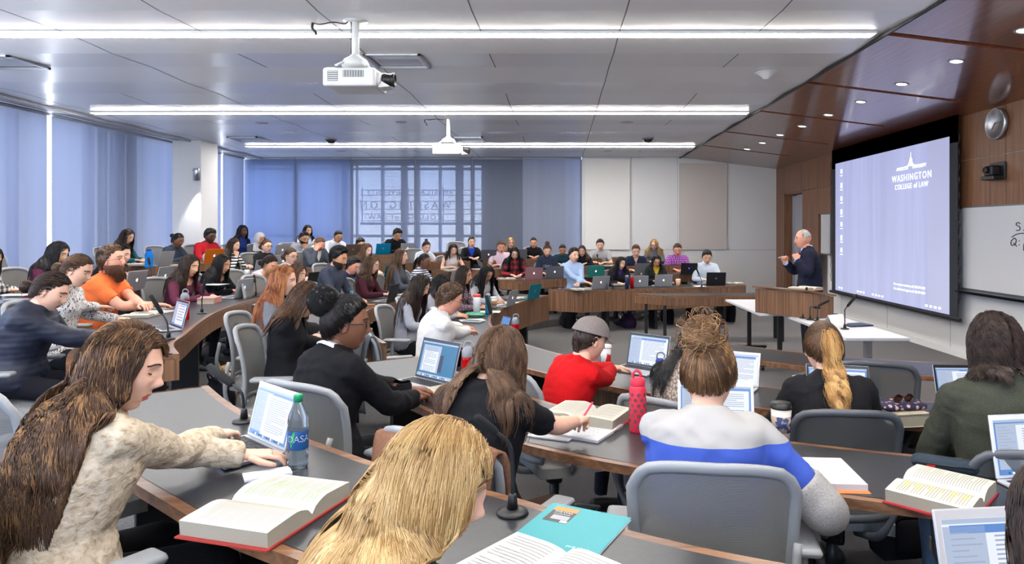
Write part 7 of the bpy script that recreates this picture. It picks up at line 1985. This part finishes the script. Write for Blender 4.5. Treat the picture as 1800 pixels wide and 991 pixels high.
cup(W(1192, 503.5, DK[2]), 'iced coffee in a clear cup with an orange straw', mat('iced_coffee', (190, 150, 112), .3), mat('clear_lid', (214, 200, 186), .2), .045, .12, straw=mat('straw_orange', (200, 80, 40), .5))
g = thing('calculator', 'grey calculator keyboard in front of the white shirt', 'calculator', W(832, 566, DK[2]), R(-20))
mb = MB(); mb.cbox((0, 0, .01), (.24, .12, .018), mat('calc_grey', (150, 156, 160), .4), ch=.006); mb.obj('calculator_body', g)
mb = MB()
for r in range(4):
    for c in range(8): mb.box((-.09 + c * .024, -.04 + r * .02, .0205), (.018, .013, .003), mat('calc_key', (90, 94, 100), .5))
mb.obj('keypad', g)
g = thing('pencil_case', 'mint green pencil case beside the calculator', 'pencil case', W(835, 556, DK[2]), R(-10)); mb = MB(); mb.cbox((0, 0, .025), (.22, .1, .05), cloth('case_mint', (90, 168, 130)), ch=.02, smooth=True); mb.obj('case_body', g)
mb = MB(); mb.tube([(-.1, -.05, .03), (.1, -.05, .03)], .003, 6, PAINT); mb.obj('zip', g)
g = thing('highlighter', 'orange highlighter pen beside the black laptop of the dark quiff man', 'pen', W(655, 536, DK[3]) + V3((-.02, 0, .008)), R(20)); mb = MB(); mb.tube([(-.06, 0, 0), (.05, 0, 0)], .007, 8, mat('hl_orange', (240, 130, 40), .4)); mb.obj('barrel', g)
mb = MB(); mb.tube([(.05, 0, 0), (.075, 0, 0)], [.007, .004], 8, BLACKP); mb.obj('tip', g)
g = thing('highlighter', 'orange highlighter pen lying under the laptop with teal desktop', 'pen', W(779, 686, DK[3]) + V3((0, -.03, .008)), R(30)); mb = MB(); mb.tube([(-.06, 0, 0), (.05, 0, 0)], .007, 8, mat('hl_orange')); mb.obj('barrel', g)
mb = MB(); mb.tube([(.05, 0, 0), (.075, 0, 0)], [.007, .004], 8, BLACKP); mb.obj('tip', g)

# ------------------------------------------------------------------ gooseneck microphones
def mic(p, label, pts, head=.09, hr_=.012, group='gooseneck microphones'):
    """pts: offsets of the neck from the base in room axes; the last stretch is the windscreen"""
    g = thing('gooseneck_microphone', label, 'microphone', p, group=group)
    mb = MB(); mb.lathe([(.0001, .014), (.02, .014), (.042, .008), (.045, 0), (.001, 0)][::-1], n=24, m=BLACKP); mb.lathe([(.016, .01), (.012, .05), (.008, .055)], n=14, m=BLACKP); mb.obj('base', g)
    P = catmull([(0, 0, .02)] + [tuple(q) for q in pts], 5)
    mb = MB(); mb.tube(P, .006, 8, BLACKP); mb.obj('neck', g)
    d = unit(P[-1] - P[-2]); mb = MB(); mb.tube([P[-1] - d * .01, P[-1], P[-1] + d * head * .5, P[-1] + d * head, P[-1] + d * (head + .008)], [.008, hr_, hr_ * 1.1, hr_, .004], 12, mat('foam_black', (18, 18, 20), .95)); mb.obj('windscreen', g)
    return g
mic(W(429, 741, DK[4]), 'gooseneck microphone left of the silver laptop with open document', [(-.005, 0, .10), (-.02, .0, .13), (-.06, .02, .15)], .15, .016)
mic(W(901, 902, DK[4]), 'gooseneck microphone between the blonde hair and the teal folder', [(0, 0, .12), (-.01, 0, .19), (-.05, -.01, .23)], .06, .011)
mic(W(296, 596, DK[4]), 'gooseneck microphone in front of the leaf print blouse', [(-.01, 0, .12), (-.05, 0, .19)], .14, .014)
mic(W(355, 551, DK[4]), 'gooseneck microphone right of the red bottle on the orange polo row', [(0, 0, .12), (.01, 0, .2)], .12, .013)
mic(W(450, 521, DK[4]), 'gooseneck microphone beyond the silver laptop of the black long-sleeved top', [(0, 0, .1), (-.01, 0, .17)], .08, .012)
mic(W(266, 504, DK[5]), 'gooseneck microphone in front of the right silver laptop, fifth row', [(0, 0, .15), (-.02, 0, .26)], .07, .012)
mic(W(690, 529, DK[3]), 'gooseneck microphone behind the black laptop of the dark quiff man', [(0, 0, .1), (-.02, 0, .15)], .07, .012)
mic(W(868, 590, DK[2]), 'large gooseneck microphone before the hands of the white shirt', [(0, 0, .12), (-.03, .03, .22)], .18, .018)
mic(W(902, 531, DK[2]), 'gooseneck microphone standing on the short curved desk', [(0, 0, .08), (0, 0, .12)], .04, .012)
mic(W(1051, 466, DK[4]), 'gooseneck microphone in front of the grey t-shirt', [(0, 0, .1), (-.01, 0, .18)], .06, .013)
mic(W(1077, 508, DK[2]), 'gooseneck microphone left of the navy bottle on the light blue shirt desk', [(0, 0, .12), (.0, 0, .22)], .08, .013)
mic(W(1138, 505, DK[2]) + V3((.98, .0, 0)), 'gooseneck microphone left of the black laptop with round emblem', [(0, 0, .12), (-.05, 0, .24)], .12, .013)

# ------------------------------------------------------------------ lectern, side tables and what stands on them
g = thing('side_table', 'white folding table with grey legs right of the lectern', 'table', (3.06, 7.5, 0))
mb = MB(); mb.cbox((0, 0, .725), (.62, 1.85, .03), WHITE, ch=.004); mb.obj('tabletop', g)
for y in (-.7, .7):
    mb = MB(); mb.box((0, y, .4), (.06, .07, .64), SILVER); mb.tube([(-.27, y, .02), (-.2, y, .04), (0, y, .09), (.2, y, .04), (.27, y, .02)], [(.02, .012), (.02, .014), (.028, .02), (.02, .014), (.02, .012)], 8, SILVER); mb.box((0, y, .70), (.45, .05, .02), GREYM); mb.obj('leg', g)
g = thing('side_table', 'white table on black castor legs under the lectern', 'table', (2.78, 9.35, 0))
mb = MB(); mb.cbox((0, 0, .725), (.62, 1.75, .03), WHITE, ch=.004); mb.obj('tabletop', g)
for y in (-.7, .7):
    mb = MB(); mb.box((0, y, .4), (.05, .05, .64), BLACK); mb.box((0, y, .07), (.5, .05, .03), BLACK); mb.box((0, y, .70), (.45, .05, .02), BLACK)
    lg = mb.obj('leg', g)
    for s in (-1, 1): mb = MB(); mb.lathe([(.0001, -.018), (.028, -.018), (.032, 0), (.028, .018), (.0001, .018)], c=(s * .22, y, .032), rot=np.array([[0, 0, 1], [1, 0, 0], [0, 1, 0.0]]), n=16, m=BLACKP); mb.obj('caster', lg)
lec = thing('lectern', 'walnut tabletop lectern with sloping top', 'lectern', (2.86, 8.38, .742), R(-56))
# local: +Y towards the professor, front panel at -Y
mb = MB()
mb.add([(-.42, -.2, 0), (.42, -.2, 0), (.42, .2, 0), (-.42, .2, 0), (-.42, -.2, .30), (.42, -.2, .30), (.42, .2, .24), (-.42, .2, .24)], [(0, 1, 5, 4), (1, 2, 6, 5), (3, 0, 4, 7), (0, 3, 2, 1)], WALNUT); mb.obj('cabinet', lec)
mb = MB(); mb.add([(-.44, -.23, .315), (.44, -.23, .315), (.44, .22, .245), (-.44, .22, .245), (-.44, -.23, .335), (.44, -.23, .335), (.44, .22, .265), (-.44, .22, .265)], [(0, 3, 2, 1), (4, 5, 6, 7), (0, 1, 5, 4), (1, 2, 6, 5), (2, 3, 7, 6), (3, 0, 4, 7)], WALNUT_EDGE); mb.obj('sloping_top', lec)
def onlec(x, y): return V3((2.86, 8.38, .742)) + rotz(R(-56)) @ V3((x, y, .337 - (y + .23) * .1556))
o = open_book(onlec(.16, .02), 34 + 180 + 90, 'thick open casebook on the walnut lectern', .17, .25, .03, (170, 60, 60), print_=10, hl=((240, 220, 90), 4, 1, 1))
paper(onlec(-.2, 0), 34 + 180 + 90, 'sheets of notes on the left of the walnut lectern', .21, .28, .003, lines=8)
for q_ in (o,): q_.location.z += .012
for (px, py), lb_, pts, hd_ in (((1412, 559), 'slim microphone leftmost of the four on the white table', [(0, 0, .16), (.02, 0, .26)], .1), ((1424, 562), 'microphone with bent neck, second on the white table', [(0, 0, .14), (.05, 0, .145)], .06),
        ((1437, 564), 'third microphone on the white table, tilted right', [(0, 0, .16), (.02, 0, .18)], .12), ((1485, 578), 'tallest microphone, standing alone on the white table', [(0, 0, .17), (0, 0, .2), (.03, 0, .24)], .15)):
    mic(W(px, py, .742), lb_, pts, hd_, .014, 'microphones on the white table')
g = thing('notebook', 'dark blue notebook lying on the white table', 'notebook', W(1505, 572, .742), R(15)); mb = MB(); mb.cbox((0, 0, .008), (.28, .2, .016), mat('notebook_navy', (36, 44, 72), .5), ch=.004); mb.obj('cover', g)
g = thing('notebook', 'blue folder behind the white tent card on the table', 'notebook', W(1455, 556, .742), R(-10)); mb = MB(); mb.cbox((0, 0, .015), (.26, .22, .03), mat('folder_navy', (40, 52, 110), .5), ch=.004); mb.obj('cover', g)
g = thing('tent_card', 'white folded card leaning beside the tallest microphone', 'card', W(1468, 572, .742), R(30)); mb = MB()
mb.add([(-.12, -.07, 0), (.12, -.07, 0), (.12, 0, .12), (-.12, 0, .12), (-.12, .07, 0), (.12, .07, 0)], [(0, 1, 2, 3), (3, 2, 5, 4)], PAINT); mb.obj('card_body', g)

# ------------------------------------------------------------------ empty chairs, coats and bags
chair(-1.03, 3.20, .13, R(62), 'light grey chair behind the large dark bun and black blazer')
chair(1.98, 4.35, 0, R(72), 'empty mesh chair at the desk closest to the teaching wall', True)
chair(-.80, 1.16, .26, R(28), 'empty light grey chair at the bottom edge left of the blonde hair')
chair(-1.98, 2.62, .26, R(64), 'empty grey chair behind the cream sweater, below the navy jacket')
chair(-6.9, 8.6, .52, R(10), 'empty pale chair by the window wall in the highest row')
chair(-2.3, 15.6, .52, R(-60), 'empty pale chair in front of the lettered window')
def drape(p, yaw, label, m, w=.50, h=.62, name='coat', front=.25, seed=1, top=.985):
    """a coat hung over a chair back; p is the chair position"""
    g = thing(name, label, 'coat', p, yaw - math.pi / 2)
    n = 34
    rows = []
    prof = [(.02 + .04, top - front), (-.20, top - front * .6), (-.235, top - .04), (-.27, top + .012), (-.31, top - .04), (-.345, top - h * .35), (-.36, top - h * .7), (-.35, top - h)]
    prof[0] = (-.19, top - front)
    for k, (y, z) in enumerate(prof):
        r = []
        for i in range(n):
            u = i / (n - 1) * 2 - 1
            fo = .022 * math.sin(u * 9 + seed) * (abs(k - 3) / 4) + .012 * math.sin(u * 23 + seed * 2) * (abs(k - 3) / 4)
            r.append((u * w / 2 * (1 - .12 * (k / 7)), y + (-fo if k > 3 else fo) + .05 * u * u, z - .05 * u * u * (1 if k == 3 else .5) + .01 * math.sin(u * 5 + seed) * (k == 7)))
        rows.append(r)
    rows = [catmull([rows[k][i] for k in range(len(rows))], 4) for i in range(n)]
    mb = MB(); mb.grid(rows, m); o = mb.obj('coat_body', g)
    s = o.modifiers.new('thick', 'SOLIDIFY'); s.thickness = .012
    mb = MB(); mb.tube(catmull([(w * .42, -.33, top - .05), (w * .5, -.36, top - .25), (w * .46, -.37, top - .5)], 6), [.045 - .0015 * k for k in range(13)], 10, m, flat=.6); mb.obj('sleeve', g)
    return g
def chair_of(ctx, back=0.0): 
    h = ctx['hip'] - ctx['fwd'] * .02; return (h[0], h[1], ctx['g'].location[2])
TAN = cloth('coat_tan', (150, 118, 90), scale=120); GJ = cloth('coat_grey', (92, 94, 98), scale=200); BRN = cloth('coat_brown', (128, 92, 70), scale=120)
chair(-1.33, 5.62, 0, R(20), 'chair with a grey jacket over its back, of the white dress shirt')
drape((-1.33, 5.62, 0), R(20), 'dark grey jacket hung over the chair behind the white shirt', GJ, seed=2)
drape((-1.99, 6.95, 0), R(-8), 'tan coat hung over the chair of the straight black hair', TAN, seed=4)
drape(chair_of(blk), R(62), 'brown coat hung over the chair between the blonde hair and black top', BRN, seed=1, w=.54)
def bag(p, rz, label, m, size=(.32, .16, .42), name='backpack', handles=True, flat=1.0, pocket=True, cat='bag'):
    g = thing(name, label, cat, p, rz)
    w, d, h = size; mb = MB()
    rows = []
    for t in np.linspace(0, 1, 9):
        s = (1 - .28 * max(0, t - .6) / .4 * 1.0) * (.92 + .16 * math.sin(math.pi * min(1, t * 1.1))); zz = h * t
        a = np.linspace(0, 2 * math.pi, 25)[:-1]
        rows.append([(np.sign(math.cos(q)) * abs(math.cos(q)) ** .5 * w / 2 * s, np.sign(math.sin(q)) * abs(math.sin(q)) ** .6 * d / 2 * s * (1 - .3 * t) + .008 * math.sin(q * 5 + t * 6), zz + .008 * math.sin(q * 3)) for q in a])
    mb.grid(rows, m, True, True)
    mb.add(rows[-1], [tuple(range(24))], m); mb.add(rows[0], [tuple(range(23, -1, -1))], m)
    mb.obj('bag_body', g)
    if pocket: mb = MB(); mb.cbox((0, -d / 2 - .01, h * .3), (w * .7, .06, h * .42), m, ch=.025, smooth=True); mb.obj('front_pocket', g)
    if handles:
        for s in (-1, 1):
            mb = MB(); mb.tube(catmull([(-w * .22, s * d * .25, h * .9), (-w * .15, s * d * .4, h * 1.15), (w * .15, s * d * .45, h * 1.15), (w * .22, s * d * .25, h * .9)], 6), .008, 6, m); mb.obj('strap', g)
    return g
TOTE = mat('tote_tan', (170, 142, 96), .55); BKB = cloth('bag_black', (26, 26, 30))
bag(W(398, 698, .13), R(-60), 'tan leather tote bag on the floor beside the black blazer chair', TOTE, (.40, .18, .30), 'tote_bag', pocket=False)
bag(W(1640, 985, .13) + V3((-.1, .1, 0)), R(10), 'black backpack on the floor under the tabbed casebook', BKB, (.34, .2, .42))
bag((3.3, 13.35, 0), R(-85), 'black backpack at the right end under the white shirt desk', BKB, (.34, .2, .5))
bag((2.05, 13.0, 0), R(-90), 'black backpack under the desk beside the yellow top', BKB, (.34, .2, .45))
bag((1.25, 12.55, 0), R(-80), 'dark purple bag with pink tag below the purple top', cloth('bag_purple', (46, 30, 60)), (.42, .24, .24), 'shoulder_bag')
bag((.15, 12.45, 0), R(-70), 'black bag on the floor below the light blue shirt', BKB, (.36, .2, .4))
bag((-3.1, 6.2, .13), R(-40), 'black bag strap and bag on the floor of the orange polo aisle', BKB, (.34, .2, .3), 'shoulder_bag')
bag((-.62, 3.25, .13), R(40), 'black bag between the black blazer chair and the nearest desk', BKB, (.3, .2, .34))
